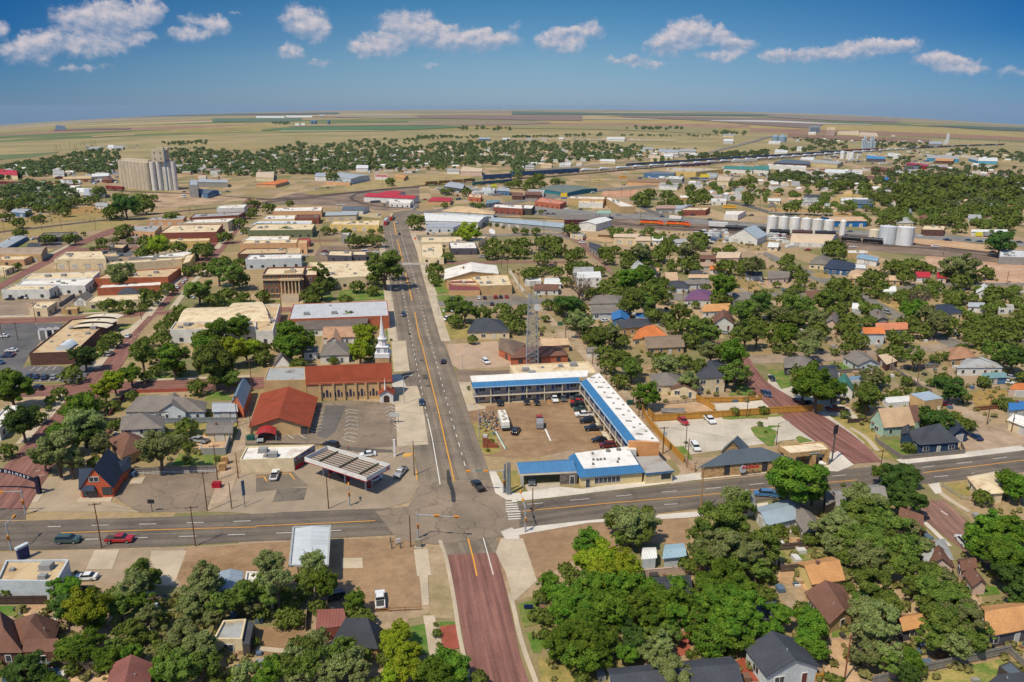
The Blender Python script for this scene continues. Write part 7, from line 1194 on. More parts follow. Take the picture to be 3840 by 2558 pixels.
for q,lab in((G(560,520),0),(G(-330,560),1)):
 m=MB()
 for i in range(12):m.box((q.x+(-1 if lab==0 else 1)*(1.8-i*.3),q.y+1.2,.13+i*.26),(.32,1.1,.1))
 m.box((q.x,q.y+.62,2.),(3.8,.05,.9));part(m,'staircase',PL((70,90,140)if lab==0 else(224,210,176)),root)
# ---------------- motel office
def mansard(A,B,Cc,D,z0,z1,ins,rt):
 P=[A,B,Cc,D];c=(A+B+Cc+D)/4;I=[]
 for i in range(4):
  e1=(P[i]-P[i-1]).normalized();e2=(P[(i+1)%4]-P[i]).normalized();n1=V3((-e1.y,e1.x,0));n2=V3((-e2.y,e2.x,0));I.append(P[i]+(n1+n2)*ins/max(.5,1+n1.dot(n2)))
 m=MB()
 for i in range(4):j=(i+1)%4;m.poly([up3(P[i],z0),up3(P[j],z0),up3(I[j],z1),up3(I[i],z1)])
 m.poly([up3(p,z0)for p in P[::-1]]);part(m,'blue_mansard',BLU,rt);m=MB();m.poly([up3(p,z1-.03)for p in I]);return part(m,'roof',WHR,rt),I
T('22');P4=[G(x,y,3.3)for x,y in pts('622,1252 1228,1203 1090,985 515,1060')];P4=[up3(p,0)for p in P4]
root=thing('motel_office','single storey motel office with white roof and bright blue mansard edge','office',sum(P4,V3())/4);landmark('motel office',P4[0])
inset=lambda P,k:[p+((sum(P,V3())/4-p).normalized()*k)for p in P];W4=inset(P4,.9);m=MB();m.prism([(p.x,p.y)for p in W4],0,3.4);part(m,'wall',M('wall',(226,204,150)),root)
rf,I4=mansard(*P4,3.2,4.9,1.5,root)
for(f,g,n_)in((.25,.45,1),(.32,.42,1),(.38,.42,1),(.45,.42,1),(.2,.2,1),(.7,.35,1),(.65,.2,1),(.3,.8,1),(.8,.85,2),(.6,.85,2)):p=lp(lp(I4[0],I4[1],f),lp(I4[3],I4[2],f),g);m=MB();m.cyl((p.x,p.y),.32*n_,4.85,5.4,10);part(m,'roof_vent',PL((130,128,124)),rf)
Lw=(W4[1]-W4[0]).length;window(W4[0],W4[1],Lw*.42,Lw*.42,1.0,1.5,root,'window',WHITE());window(W4[0],W4[1],Lw*.1,1.1,.1,2.2,root,'door',WHITE())
P5=[up3(G(x,y,3.3),0)for x,y in pts('1228,1218 1490,1192 1350,1055 1120,1066')];r5=thing('office_annex','pale brick annex with grey flat roof and blue fascia beside the motel office','annex',sum(P5,V3())/4);m=MB();m.prism([(p.x,p.y)for p in inset(P5,.4)],0,3.1);part(m,'wall',M('wall',(228,208,160)),r5)
m=MB();m.slab([up3(p,3.45)for p in P5],.5,0);m.poly([up3(p,3.46)for p in P5],1);part(m,'roof',[BLU,M('flat',(172,168,160))],r5);W5=inset(P5,.4);Lw=(W5[1]-W5[0]).length
for t in(.66,.84):window(W5[0],W5[1],Lw*t,1.,1.3,1.1,r5,'window',DARK())
P6=[up3(G(x,y,3.6),0)for x,y in pts('75,1215 595,1190 530,1080 40,1110')];r6=thing('motel_carport','open motel drive-through carport with glossy blue hipped roof on white posts','carport',sum(P6,V3())/4)
u_=(P6[1]-P6[0]).normalized();m=MB();a,b_,c,d=P6;r1,r2=(a+d)/2+u_*4,(b_+c)/2
for f in([up3(a,3.5),up3(b_,3.5),up3(r2,4.9),up3(r1,4.9)],[up3(c,3.5),up3(d,3.5),up3(r1,4.9),up3(r2,4.9)],[up3(d,3.5),up3(a,3.5),up3(r1,4.9)],[up3(q,3.48)for q in(d,c,b_,a)]):m.poly(f)
part(m,'roof',M('metal',(76,132,180)),r6);m=MB();m.slab([up3(p,3.46)for p in P6],.55);part(m,'fascia',PL((224,212,190)),r6);m=MB()
for p in(inset(P6,.6)[0],inset(P6,.6)[3]):m.box((p.x,p.y,1.5),(.8,.9,3.))
part(m,'piers',PL((186,184,180)),r6);m=MB();s0,s1=G(440,1312),G(600,1312);m.box(((s0.x+s1.x)/2,s0.y+1.2,1.5),((s1-s0).length,2.4,3.));part(m,'stone_wall',M('stone',(110,104,100)),r6);window(s0+V3((0,0,0)),s1,3.2,1.1,.1,2.2,r6,'door',WHITE())
# ---------------- petrol canopy
T('21');Q=[up3(G(x,y,5.9),0)for x,y in pts('1015,1250 1232,1130 655,960 445,1065')];root=thing('petrol_canopy','white and red petrol station canopy open above its brown roof beams','canopy',sum(Q,V3())/4);landmark('petrol station canopy',sum(Q,V3())/4)
m=MB()
for i in range(4):
 a,b_=Q[i],Q[(i+1)%4];d=(b_-a).normalized();n=V3((-d.y,d.x,0))*.12
 for z0,z1,mi,o_ in((4.75,5.95,0,.0),(4.55,4.75,1,.02)):
  e=n.normalized()*o_*0;m.slab([up3(a-n*.2,z1),up3(b_-n*.2,z1),up3(b_+n,z1),up3(a+n,z1)],z1-z0,mi)
part(m,'fascia',[PL((226,224,218)),PL((188,34,40))],root)
I=inset(Q,.25);m=MB();m.slab([up3(p,4.85)for p in I],.2);part(m,'deck',M('metal',(178,172,158)),root);m=MB()
for i in range(8):
 t=(i+.5)/8;a,b_=lp(I[0],I[1],t),lp(I[3],I[2],t);m.tube(up3(a,5.02),up3(b_,5.02),.1,4)
part(m,'steel_beams',PL((116,70,50)),root);m=MB()
for t in(.17,.5,.83):a,b_=lp(I[0],I[3],t),lp(I[1],I[2],t);m.tube(up3(a,5.2),up3(b_,5.2),.22,4)
part(m,'girders',PL((84,92,72)),root)
for(x,y)in((1010,1372),(820,1300),(622,1242),(1066,1335),(870,1265),(655,1205)):
 p=G(x,y);m=MB();m.cyl((p.x,p.y),.24,0,4.7,10);part(m,'column',PL((190,192,194)),root)
for(x,y)in((1040,1352),(845,1285),(690,1215)):p=G(x,y);r_=thing('fuel_pump','x','fuel pump',p,'fuel pumps under the canopy');place(r_,'red and grey fuel pump');m=MB();m.box((p.x,p.y,.1),(2.2,1.,.2));part(m,'island',PL((180,172,158)),r_);m=MB();m.box((p.x,p.y,1.15),(.9,.55,1.9));part(m,'pump_body',PL((160,40,44)),r_);m=MB();m.box((p.x,p.y-.29,1.5),(.6,.04,.5));part(m,'display',GLASS(),r_)
p0,p1=Q[0],Q[1];d=(p1-p0).normalized();n=V3((d.y,-d.x,0));p=lp(p0,p1,.88)+n*.06;m=MB();m.tube(up3(p,5.35),up3(p+n*.08,5.35),.42,16);part(m,'round_emblem',PL((176,28,40)),root);text('T',.6,up3(p+n*.1,5.35),d,(0,0,1),PL((230,220,220)),root)
st=bpy.data.objects['convenience_store'];a,b_=up3(G(345,1072,3.9),0),up3(G(540,948,3.9),0);d=(b_-a).normalized();n=V3((d.y,-d.x,0));L=(b_-a).length;m=MB();m.poly(wpn(a,b_,.1,L-.1,2.7,3.85,.06));part(m,'sign_band',PL((160,158,176)),st)
text("Toot'n Totum",.7,up3(lp(a,b_,.55)+n*.1,3.3),d,(0,0,1),PL((58,44,96)),st);m=MB();p=lp(a,b_,.13)+n*.08;m.tube(up3(p,3.3),up3(p+n*.04,3.3),.36,14);part(m,'round_emblem',PL((176,40,56)),st)
m=MB();m.poly(wpn(a,b_,.2,L-.2,.1,2.6,.05));part(m,'window',M('glass',(66,50,50)),st);m=MB();m.poly(wpn(a,b_,.3,L*.4,.1,1.2,.09));part(m,'red_panel',PL((196,28,44)),st)
# ---------------- church details: buttresses, lancet windows, steeple, carport, sign
ch=bpy.data.objects['church'];a,b_=up3(G(465,385,6.5),0),up3(G(1245,357,6.5),0);L=(b_-a).length;d=(b_-a).normalized();n=V3((d.y,-d.x,0))
for x in(585,705,805,912,1005,1120):t=(x-465)/780*L;p=a+d*t+n*.25;m=MB();m.box((p.x,p.y,3.),(.55,.5,6.),atan2(d.y,d.x));m.box((p.x,p.y,3.4),(.75,.62,.22),atan2(d.y,d.x));m.box((p.x,p.y,5.9),(.75,.62,.2),atan2(d.y,d.x));part(m,'buttress',M('wall',(206,172,122)),ch)
for x in(645,750,860,965,1072):
 t=(x-465)/780*L;m=MB()
 for k,(w_,h_)in((-1.05,(.5,1.5)),(0,(.8,2.3)),(1.05,(.5,1.5))):q=wpn(a,b_,t+k-w_/2,t+k+w_/2,1.2,1.2+h_,.05);mid=(q[2]+q[3])/2+V3((0,0,w_*.7));m.poly([q[0],q[1],q[2],mid,q[3]])
 part(m,'lancet_window',M('glass',(44,52,84)),ch)
for x in(712,1000):t=(x-465)/780*L;p=a+d*t+n*.4;m=MB();m.tube(up3(p,0),up3(p,6.3),.09,6);part(m,'drainpipe',WHITE(),ch)
b0=G(1180,372);WS=PL((232,230,226));root=thing('church_steeple','slender white church steeple on a square tan brick tower','steeple',b0);landmark('white church steeple',b0)
m=MB();m.box((b0.x,b0.y,5),(5,5,10));part(m,'tower_base',M('brick',(200,160,112)),root);m=MB()
zt=tph(b0,1160,-268);m.box((b0.x,b0.y,10.6),(5.2,5.2,1.6));m.box((b0.x,b0.y,12.4),(4.,4.,2.2));m.box((b0.x,b0.y,13.6),(4.4,4.4,.25));m.cyl((b0.x,b0.y),1.5,13.7,16.2,8);m.cyl((b0.x,b0.y),1.8,16.2,16.5,8);part(m,'belfry',WS,root)
m=MB();m.cyl((b0.x,b0.y),1.35,16.5,17.4,8,r2=1.05);m.cyl((b0.x,b0.y),1.0,17.4,zt-.8,8,r2=.05);m.tube((b0.x,b0.y,zt-1),(b0.x,b0.y,zt),.05);part(m,'spire',WS,root)
for k in(-1,1):m=MB();m.box((b0.x+k*1.2,b0.y-2.02,12.4),(1.,.06,1.5));part(m,'louvre_window',PL((150,160,170)),root)
pr=bpy.data.objects['church_porch'];p=G(1185,440,4.6);m=MB();m.cyl((p.x,p.y),.35,4.2,5.2,8);m.cyl((p.x,p.y),.28,5.2,8.6,8,r2=.03);part(m,'spire',WS,pr);a,b_=up3(G(1135,478,3.3),0),up3(G(1258,478,3.3),0);L=(b_-a).length;q=wpn(a,b_,L*.28,L*.72,.1,1.9,.05);m=MB();mid=(q[2]+q[3])/2;m.poly([q[0],q[1],q[2],q[2].lerp(mid,.35)+V3((0,0,.5)),mid+V3((0,0,.72)),q[3].lerp(mid,.35)+V3((0,0,.5)),q[3]]);part(m,'arched_doorway',M('glass',(60,44,44)),pr)
hb=bpy.data.objects['church_hall'];a,b_=up3(G(-42,775,2.9),0),up3(G(475,772,2.9),0);L=(b_-a).length;window(a,b_,L*.93,1.8,.1,2.2,hb,'door',DARK())
Cp=[up3(G(x,y,2.6),0)for x,y in pts('-10,862 182,858 188,790 25,792')];root=thing('red_carport','small carport with rounded red metal roof sheltering a silver pickup','carport',sum(Cp,V3())/4);m=MB()
for i in range(4):
 f=lambda k:2.5+.9*sin(pi*k/4);m.poly([up3(lp(Cp[0],Cp[1],i/4),f(i)),up3(lp(Cp[0],Cp[1],(i+1)/4),f(i+1)),up3(lp(Cp[3],Cp[2],(i+1)/4),f(i+1)),up3(lp(Cp[3],Cp[2],i/4),f(i))])
part(m,'roof',M('metal',(178,50,44)),root);m=MB()
for p in Cp:m.tube(up3(p,0),up3(p,2.5),.08)
part(m,'posts',PL((190,196,200)),root)
def board(px,py,w_,z0,h_,label,mat,name='sign_board',posts=2,txt=None,tc=(30,30,30),ang=0,cat='sign',th=.2,ts=None):
 p=G(px,py);r_=thing(name,label,cat,p);m=MB()
 for k in([-w_*.38,w_*.38]if posts==2 else[0]):m.tube((p.x+k*cos(ang),p.y+k*sin(ang),0+p.z),(p.x+k*cos(ang),p.y+k*sin(ang),p.z+z0+.1),.09 if z0<6 else.2)
 part(m,'posts',PL((84,84,88)),r_);m=MB();m.box((p.x,p.y,p.z+z0+h_/2),(w_,th,h_),ang);part(m,'panel',mat,r_)
 if txt:text(txt,ts or h_*.5,(p.x+sin(ang)*(th/2+.03),p.y-cos(ang)*(th/2+.03),p.z+z0+h_/2),(cos(ang),sin(ang),0),(0,0,1),M('plain',tc),r_)
 return r_
board(1275,755,3.,2.3,1.3,'church letter board on two black posts in the parking lot',PL((196,200,196)))
m=MB();p=G(1275,1062);r_=thing('white_sign_post','plain tall square white post beside the petrol station entrance','post',p);m.box((p.x,p.y,2.6),(.55,.4,5.2));part(m,'shaft',WS,r_);m=MB();m.box((p.x,p.y,5.25),(.65,.5,.12));part(m,'cap',WS,r_)
# ---------------- bank: letters and target, drive-through
T('22');bk=bpy.data.objects['bank'];a,b_=up3(G(1745,1142,3.9),0),up3(G(2584,1066,3.9),0);L=(b_-a).length;d=(b_-a).normalized();n=V3((d.y,-d.x,0))
for t in(.275,.69):window(a,b_,L*t,1.3,.7,2.5,bk,'window',DARK())
window(a,b_,L*.84,2.7,.9,2.5,bk,'window',DARK());c=a+d*L*.435+n*.75
for r_,cc in((1.15,(150,158,166)),(.95,(228,228,226)),(.7,(140,150,160)),(.48,(228,228,226)),(.22,(130,140,150))):m=MB();m.tube(up3(c+n*(1.3-r_)*.04,2.2),up3(c+n*(.1+(1.3-r_)*.04),2.2),r_,24);part(m,'emblem_ring',M('plain',cc),bk)
text('AimBank',1.35,up3(a+d*L*.515+n*.9,2.7),d,(0,0,1),PL((206,24,36)),bk,.06)
T('23');Q=[up3(G(x,y,4.6),0)for x,y in pts('205,1040 572,1000 492,926 92,965')];root=thing('bank_drive_through','stone drive-through canopy of the bank with cream flat roof and a NOW OPEN plate','canopy',sum(Q,V3())/4);m=MB()
for i in range(4):a,b_=Q[i],Q[(i+1)%4];dd=(b_-a).normalized();nn_=V3((-dd.y,dd.x,0))*.35;m.slab([up3(a,4.9),up3(b_,4.9),up3(b_+nn_,4.9),up3(a+nn_,4.9)],1.3)
part(m,'parapet',M('stone',(196,164,116)),root);m=MB();m.slab([up3(p,4.6)for p in inset(Q,.4)],.4);part(m,'roof',M('flat',(232,214,180)),root);I=inset(Q,.9)
for p in(lp(I[0],I[1],.02),lp(I[0],I[1],.62),I[1],I[3],lp(I[3],I[2],.6),I[2]):m=MB();m.box((p.x,p.y,1.85),(1.3,1.2,3.7),.12);part(m,'stone_pier',M('stone',(190,156,106)),root)
a,b_=Q[0],Q[1];d=(b_-a).normalized();n=V3((d.y,-d.x,0));L=(b_-a).length;m=MB();m.poly(wpn(a,b_,L*.5,L*.72,3.75,4.6,.05));part(m,'sign_plate',PL((44,84,72)),root);text('NOW OPEN',.52,up3(a+d*L*.61+n*.08,4.18),d,(0,0,1),PL((224,230,222)),root)
board(585,1110,1.9,8.5,2.6,'tall dark sign tower beside the bank drive-through',PL((70,62,62)),'sign_tower',1,ang=.6)
# ---------------- lattice radio tower
T('22');c=G(185,222,0);c.y-=1;h=tph(c,185,-430);root=thing('radio_tower','tall grey lattice radio tower with a dish behind the motel','tower',c);landmark('lattice radio tower',c);grey=PL((150,156,160));W_=4.6
legs=[V3((c.x+sx*W_/2,c.y+sy*W_/2,0))for sx,sy in((-1,-1),(1,-1),(1,1),(-1,1))];tp=lambda l,z:V3((c.x+(l.x-c.x)*(1-.35*z/h),c.y+(l.y-c.y)*(1-.35*z/h),z))
for l in legs:m=MB();m.tube(l,tp(l,h),.2,5);part(m,'leg',grey,root)
m=MB();N=15
for i in range(N):
 z0,z1=h*i/N,h*(i+1)/N
 for j in range(4):a,b_=legs[j],legs[(j+1)%4];m.tube(tp(a,z0),tp(b_,z1),.09,4);m.tube(tp(b_,z0),tp(a,z1),.09,4);m.tube(tp(a,z1),tp(b_,z1),.06,4)
part(m,'cross_bracing',grey,root);m=MB();q=tp(legs[1],h*.84);m.tube(q+V3((0,-.3,0)),q+V3((0,-.9,0)),1.2,16);part(m,'dish',PL((206,206,204)),root);m=MB();m.tube((c.x,c.y,h),(c.x,c.y,h+3),.06);part(m,'mast',grey,root)
# ---------------- courthouse
T('11');BRK=(('brick'),(134,84,60));r_,_,zg,PP=bld('58,952 432,945 455,880 100,888',13.5,'flat',BRK,'c','three storey brown brick courthouse with columned stone portico','courthouse','courthouse',win=0,par=.8);landmark('courthouse',PP[0]);a,b_=PP[0],PP[1];L=(b_-a).length;d=(b_-a).normalized();n=V3((d.y,-d.x,0));ST=PL((206,180,140))
bld('432,962 560,955 560,885 455,880',12,'flat',BRK,'c','side block of the brown brick courthouse','courthouse','courthouse_wing',par=.6,wins='house')
for z,t_,o_ in((13.3,.5,.5),(10.6,.7,.7),(3.2,.4,.3),(.5,1.,.3)):m=MB();c_=lp(a,b_,.5)+n*o_/2;m.box((c_.x,c_.y,z),(L+.6,o_,t_),atan2(d.y,d.x));part(m,'stone_cornice',ST,r_)
for z,hh in((1.,1.6),(4.,2.2),(7.4,2.2),(11.2,1.6)):
 for t in(.08,.2,.32)if z<10 else(.08,.2,.32,.5,.65,.8,.92):window(a,b_,L*t,1.3,z,hh,r_,'window',ST)
 if z<10:window(a,b_,L*.93,1.2,z,hh,r_,'window',ST);[window(a,b_,L*t,1.4,z,hh,r_,'window',ST)for t in(.55,.7,.82)]
for k in range(6):t=L*(.46+k*.088);p=a+d*t+n*1.6;m=MB();m.cyl((p.x,p.y),.45,3.2,10.2,12,r2=.38);m.box((p.x,p.y,3.3),(1.1,1.1,.3));m.box((p.x,p.y,10.15),(1.,1.,.3));part(m,'column',ST,r_)
m=MB();c_=a+d*L*.68+n*1.;m.box((c_.x,c_.y,10.7),(L*.52,2.6,.9),atan2(d.y,d.x));m.box((c_.x,c_.y,1.6),(L*.52,2.8,3.2),atan2(d.y,d.x));part(m,'portico',ST,r_);m=MB();c_=a+d*L*.68;m.poly([up3(c_-d*3,13.9),up3(c_+d*3,13.9),up3(c_+d*1,15.4),up3(c_-d*1,15.4)]);m.box((c_.x-n.x*.3,c_.y-n.y*.3,14.5),(5.6,.5,1.3),atan2(d.y,d.x));part(m,'roof_crest',ST,r_)
m=MB()
for k in range(8):c_=a+d*L*.68+n*(2.6+k*.55);m.box((c_.x,c_.y,(3.2-k*.4)/2),(L*.42,.56,3.2-k*.4),atan2(d.y,d.x))
part(m,'steps',PL((190,172,148)),r_)
# ---------------- arch over the brick avenue
T('20');p=G(365,1402);root=thing('welcome_arch','dark welcome arch over the brick avenue lettered TO DALHART on a black pylon','arch',p);landmark('TO DALHART arch',p);h=tph(p,345,1245);drk=PL((36,34,58));m=MB();m.box((p.x,p.y,h/2),(.9,.9,h));part(m,'pylon',drk,root)
e=G(-420,1262,h-.6);e=V3((e.x,p.y+1.5,h-.9));N=16;S=[]
for i in range(N+1):t=i/N;q=lp(V3((p.x,p.y,h-1.2)),e,t);q.z+=2.6*sin(pi*t);S.append(q)
m=MB()
for q0,q1 in zip(S,S[1:]):
 t=V3((0,.12,0));w_=V3((0,0,.55));m.poly([q1-t-w_,q0-t-w_,q0-t+w_,q1-t+w_]);m.poly([q0+t-w_,q1+t-w_,q1+t+w_,q0+t+w_]);m.poly([q1-t+w_,q0-t+w_,q0+t+w_,q1+t+w_]);m.poly([q0-t-w_,q1-t-w_,q1+t-w_,q0+t-w_])
part(m,'arch_band',drk,root);WT=PL((232,232,236));s_='WELCOME TO DALHART'
Lb=sum((S[i+1]-S[i]).length for i in range(N));dist=2.4
for chh in reversed(s_):
 dd_=dist;i=0
 while i<N-1 and dd_>(S[i+1]-S[i]).length:dd_-=(S[i+1]-S[i]).length;i+=1
 q=S[i].lerp(S[i+1],dd_/(S[i+1]-S[i]).length);tg=(S[i]-S[i+1]).normalized()
 if chh!=' ':text(chh,.98,q+V3((0,-.17,0)),tg,V3((0,-1,0)).cross(tg)if 0 else(V3((-tg.z,0,tg.x))),WT,root)
 dist+=.98 if chh!=' ' else.6
m=MB();m.box((e.x-.4,e.y,(h-1)/2),(.9,.9,h-1));part(m,'pylon',drk,root)
# ---------------- grain elevator
T('h0');cz=M('concrete_silo',(200,186,162));cw=M('concrete_silo',(224,218,208));a,b_=G(1118,765),G(1345,795);a.z=b_.z=terr(a.x,a.y);h1=tph(a,1100,520);root=thing('grain_elevator','row of tan concrete grain silos joined to a taller pale elevator tower','grain elevator',a);landmark('concrete grain elevator',lp(a,b_,.6));d=(b_-a);L=d.length;d.normalize();n=V3((-d.y,d.x,0));R=L/14
for k in range(8):
 for j in range(3):
  if j==2 and k%2:continue
  c=a+d*(R*2*k)+n*(R*(1+2*j));m=MB();m.cyl((c.x,c.y),R*1.03,a.z,a.z+h1,18);part(m,'silo',cz,root,True)
m=MB();c=a+d*(L/2)+n*R*2.;m.box((c.x,c.y,a.z+h1+1.3),(L+R*.6,R*1.5,2.6),atan2(d.y,d.x));part(m,'head_gallery',cz,root)
c0=G(1455,800);c0.z=a.z;h2=tph(c0,1450,534);h3=tph(c0,1450,425);s=depth(c0)/F
m=MB();c=c0+V3((0,8,0))
for k in range(5):q=c0+V3(((-42+k*42)/2.452*s,5+(2-abs(k-2))*1.5+k*1.6,0));m.cyl((q.x,q.y),9.5*s*2.45 if 0 else 24/2.452*s*1.05,a.z,a.z+h2,18)
part(m,'pale_silos',cw,root,True);m=MB();m.box((c.x+16/2.452*s,c.y+8,a.z+h2/2),(150/2.452*s,16,h2));part(m,'elevator_block',cw,root);m=MB();hx=c.x+8*s;m.box((hx,c.y+4,a.z+(h2+h3)/2),(120/2.452*s,14,h3-h2));m.box((hx+4,c.y+4,a.z+h3+1.2),(14,8,2.4));part(m,'headhouse',cz,root)
for z in(.25,.75):
 for k in(-.3,.25):m=MB();m.box((hx+k*40*s,c.y-3.05,a.z+h2+(h3-h2)*z),(1.4,.1,1.6));part(m,'window',GLASS(),root)
m=MB();m.tube((hx+8,c.y-4,a.z),(hx+8,c.y-3.3,a.z+h3+3),.9,6);part(m,'leg_casing',PL((110,136,150)),root)
# ---------------- silos and tanks
T('13');SW=M('concrete_silo',(232,230,224))
for k,(x,y,tp_)in enumerate(((45,585,425),(147,587,432),(252,590,438),(358,592,446),(462,600,455),(570,603,462))):
 r_,b0,R=tank(x,y,47,tph(G(x,y),x,tp_),('first','second','third','fourth','fifth','sixth')[k]+' tall white silo counted from the rail junction in the row of six',SW,.1,'white_silo',group='tall white silos in a row')
 if k==2:landmark('row of tall white silos',b0)
m=MB();q0,q1=G(0,575),G(600,590);q0.z=q1.z=15.5;q0.y+=5;q1.y+=5;o_=thing('silo_catwalk','long metal catwalk running over the tall white silos','catwalk',up3(q0,0));m.tube(q0,q1,.3,5);part(m,'conveyor',PL((170,172,170)),o_)
tank(690,600,27,11,'narrow white tank on legs beside the last tall silo',SW,.3,'white_silo');tank(990,642,46,7.5,'low cream tank beside the two broad tanks',M('concrete_silo',(232,220,190)),.05);tank(1122,682,74,12.5,'broad pale grey tank behind the front one',M('concrete_silo',(206,212,216)),.05);tank(1284,695,77,12.8,'broad white tank nearest the junction',M('concrete_silo',(220,222,222)),.05);landmark('two broad white tanks',G(1200,700))
T('h3')
for x,y,r,h_,l_,c_ in((690,505,22,14,'white tank with flat top near the khaki warehouse',0),(735,508,12,13,'slim white tank between two wide ones',0),(775,512,28,12,'widest white tank near the khaki warehouse',0),(825,508,9,9,'small white bin beside the widest tank',0),(282,435,14,10,'first small white tank in the far yard',0),(306,436,14,10,'second small white tank in the far yard',0),(75,345,28,14,'corrugated steel grain bin beyond the yards',1),(143,352,37,15,'larger corrugated steel grain bin beyond the yards',1)):tank(x,y,r,h_,l_,M('concrete_silo',(230,230,226))if not c_ else M('metal',(140,164,184)),.3 if c_ else.1)
for i in range(9):x=866+i*14;tank(x,425,8,24+8*sin(i*1.3),'one of the clustered pale steel silos of the far feed mill',M('metal',(180,198,210)),.5,'steel_silo',group='clustered pale steel silos of the far feed mill')
for i in range(6):tank(388+i*16,268,9,26,'one of the tall steel silos out on the plain',M('metal',(150,166,180)),.3,'steel_silo',group='tall steel silos on the plain')
def tower(x,y,w_,top,label,c_):p=G(x,y);h=tph(p,x,top);r_=thing('elevator_tower',label,'tower',p);W_=w_/TS*depth(p)/F;m=MB();m.box((p.x,p.y,p.z+h/2),(W_,W_,h));part(m,'shaft',M('concrete_silo',c_),r_);m=MB();m.box((p.x,p.y,p.z+h+1),(W_*.7,W_*.7,3));part(m,'head',M('metal',c_),r_)
tower(943,425,13,308,'slender pale tower rising over the feed mill silos',(186,202,212));tower(1645,365,18,278,'white elevator tower at the far right of the plain',(222,228,230));tower(1632,372,30,340,'squat white base beside the far elevator tower',(222,222,216))
T('h1');[tank(x,186,r,h_,l_,M('metal',(96,130,158)),.4)for x,r,h_,l_ in((512,14,16,'blue steel bin out on the plain'),(540,18,18,'wider blue steel bin out on the plain'),(667,14,20,'lone blue steel bin on the plain'))]
# ---------------- trains
def railcar(name,label,cat,p,d,L,kind,c,group):
 a=atan2(d.y,d.x);r_=thing(name,label,cat,p,group);r_.rotation_euler=(0,0,a);o=V3(p)
 def pt(m,nm,mats,sm=False):me=m.mesh(nm,mats,(0,0,0),sm);ob=bpy.data.objects.new(nm,me);C.objects.link(ob);ob.parent=r_;return ob
 m=MB()
 for s in(-1,1):
  for k in(-.9,.9):[m.tube((s*L*.36+k,t,.5),(s*L*.36+k,t+.12,.5),.48,10)for t in(-.8,.7)]
 pt(m,'wheels',PL((52,46,44)));m=MB();m.box((0,0,1.15),(L*.97,2.4,.35));pt(m,'frame',PL((60,50,46)))
 pm=M('plain',c)
 if kind=='tank':m=MB();m.tube((-L*.45,0,2.85),(L*.45,0,2.85),1.5,18);pt(m,'tank_barrel',M('car',c),True);m=MB();m.cyl((0,0),.5,4.2,4.8,10);m.box((0,0,4.4),(3,1.2,.1));pt(m,'dome',M('car',c))
 elif kind=='box':m=MB();m.box((0,0,2.9),(L*.94,2.9,3.2));pt(m,'cargo_box',M('metal',c));m=MB();m.box((0,0,4.55),(L*.94,2.6,.12));pt(m,'box_roof',pm)
 elif kind=='cont':m=MB();m.box((0,0,2.7),(L*.9,2.6,2.7));pt(m,'lower_container',M('metal',c));m=MB();m.box((0,0,5.45),(L*.9,2.6,2.7));pt(m,'upper_container',M('metal',c))
 elif kind=='blade':
  m=MB();N=8
  for i in range(N):
   t0,t1=i/N,(i+1)/N;f=lambda t:(1.1 if t<.1 else 2.1*(1-t)**.8+.15);m.tube((-L*.48+L*.96*t0,0,1.6+f(t0)*.8),(-L*.48+L*.96*t1,0,1.6+f(t1)*.8),f(t0),10,r2=f(t1))
  pt(m,'turbine_blade',PL((214,220,226)))
 elif kind=='loco':
  m=MB();m.box((-1,0,2.5),(L*.72,2.3,2.4));m.box((L*.36,0,2.9),(3,2.9,3.2));m.box((L*.45,0,2.2),(2.,2.2,1.8));pt(m,'hood',M('car',c));m=MB();m.box((-1,0,1.75),(L*.73,2.36,.5));m.box((-1,0,4.),(L*.7,1.9,.5));m.box((-5,0,4.2),(3.4,2.2,.5));m.box((2,0,4.3),(2,1.6,.3));pt(m,'black_trim',PL((36,32,32)))
  m=MB();m.box((L*.36,0,3.9),(2.4,2.94,.7));pt(m,'cab_window',GLASS());m=MB();m.box((0,0,1.5),(L*.95,2.9,.12));[m.box((0,s*1.42,2.1),(L*.9,.04,.06))for s in(-1,1)];pt(m,'walkway',PL((220,170,40)))
 return r_
def train(tile,a,b_,L,cars_,group,lab,th=0):
 T(tile);p,q=G(*a),G(*b_);d=(q-p).normalized();n=len(cars_);out=[]
 for i,(kind,c)in enumerate(cars_):x=p+d*(L*(i+.5));x.z=terr(x.x,x.y)+.35;r_=railcar({'tank':'tank_car','box':'freight_car','cont':'container_car','blade':'flat_car','loco':'locomotive'}[kind],lab[i]if isinstance(lab,list)else lab,{'loco':'locomotive'}.get(kind,'rail car'),x,d,L,kind,c,group);out.append((r_,x,d))
 return out
OR=(250,96,10);lo=train('12',(1160,500),(1640,523),21.5,[('loco',OR),('loco',OR)],'orange locomotives',['orange and black diesel locomotive coupled at the cream box end','orange and black diesel locomotive nearer the white hopper cars'])
landmark('orange locomotives',lo[0][1])
for r_,x,d in lo:text('BNSF',1.7,V3((x.x,x.y,x.z+2.7))+V3((d.y,-d.x,0))*1.22,d,(0,0,1),PL((230,190,60)),r_)
train('12',(1800,525),(1950,532),16,[('box',(226,226,224))],'hopper cars','white hopper car behind the tank cars');T('12');tk=(40,42,46)
train('12',(1945,552),(2400,575),19,[('tank',tk),('tank',tk)],'black tank cars','black tank car beside the wide white barn');train('13',(0,590),(640,612),16.6,[('tank',tk),('tank',(84,56,50)),('tank',tk)],'tank cars below the silos',['black tank car below the first white silos','brown tank car below the white silos','black tank car behind the arched hall']);train('13',(665,650),(1100,685),14.5,[('tank',tk),('tank',tk)],'tank cars by the broad tanks',['black tank car just right of the arched hall','black tank car in front of the low cream tank']);train('13',(2165,800),(2700,822),19,[('tank',(232,232,230)),('tank',(232,232,230))],'white tank cars','white tank car at the right edge of the rail yard')
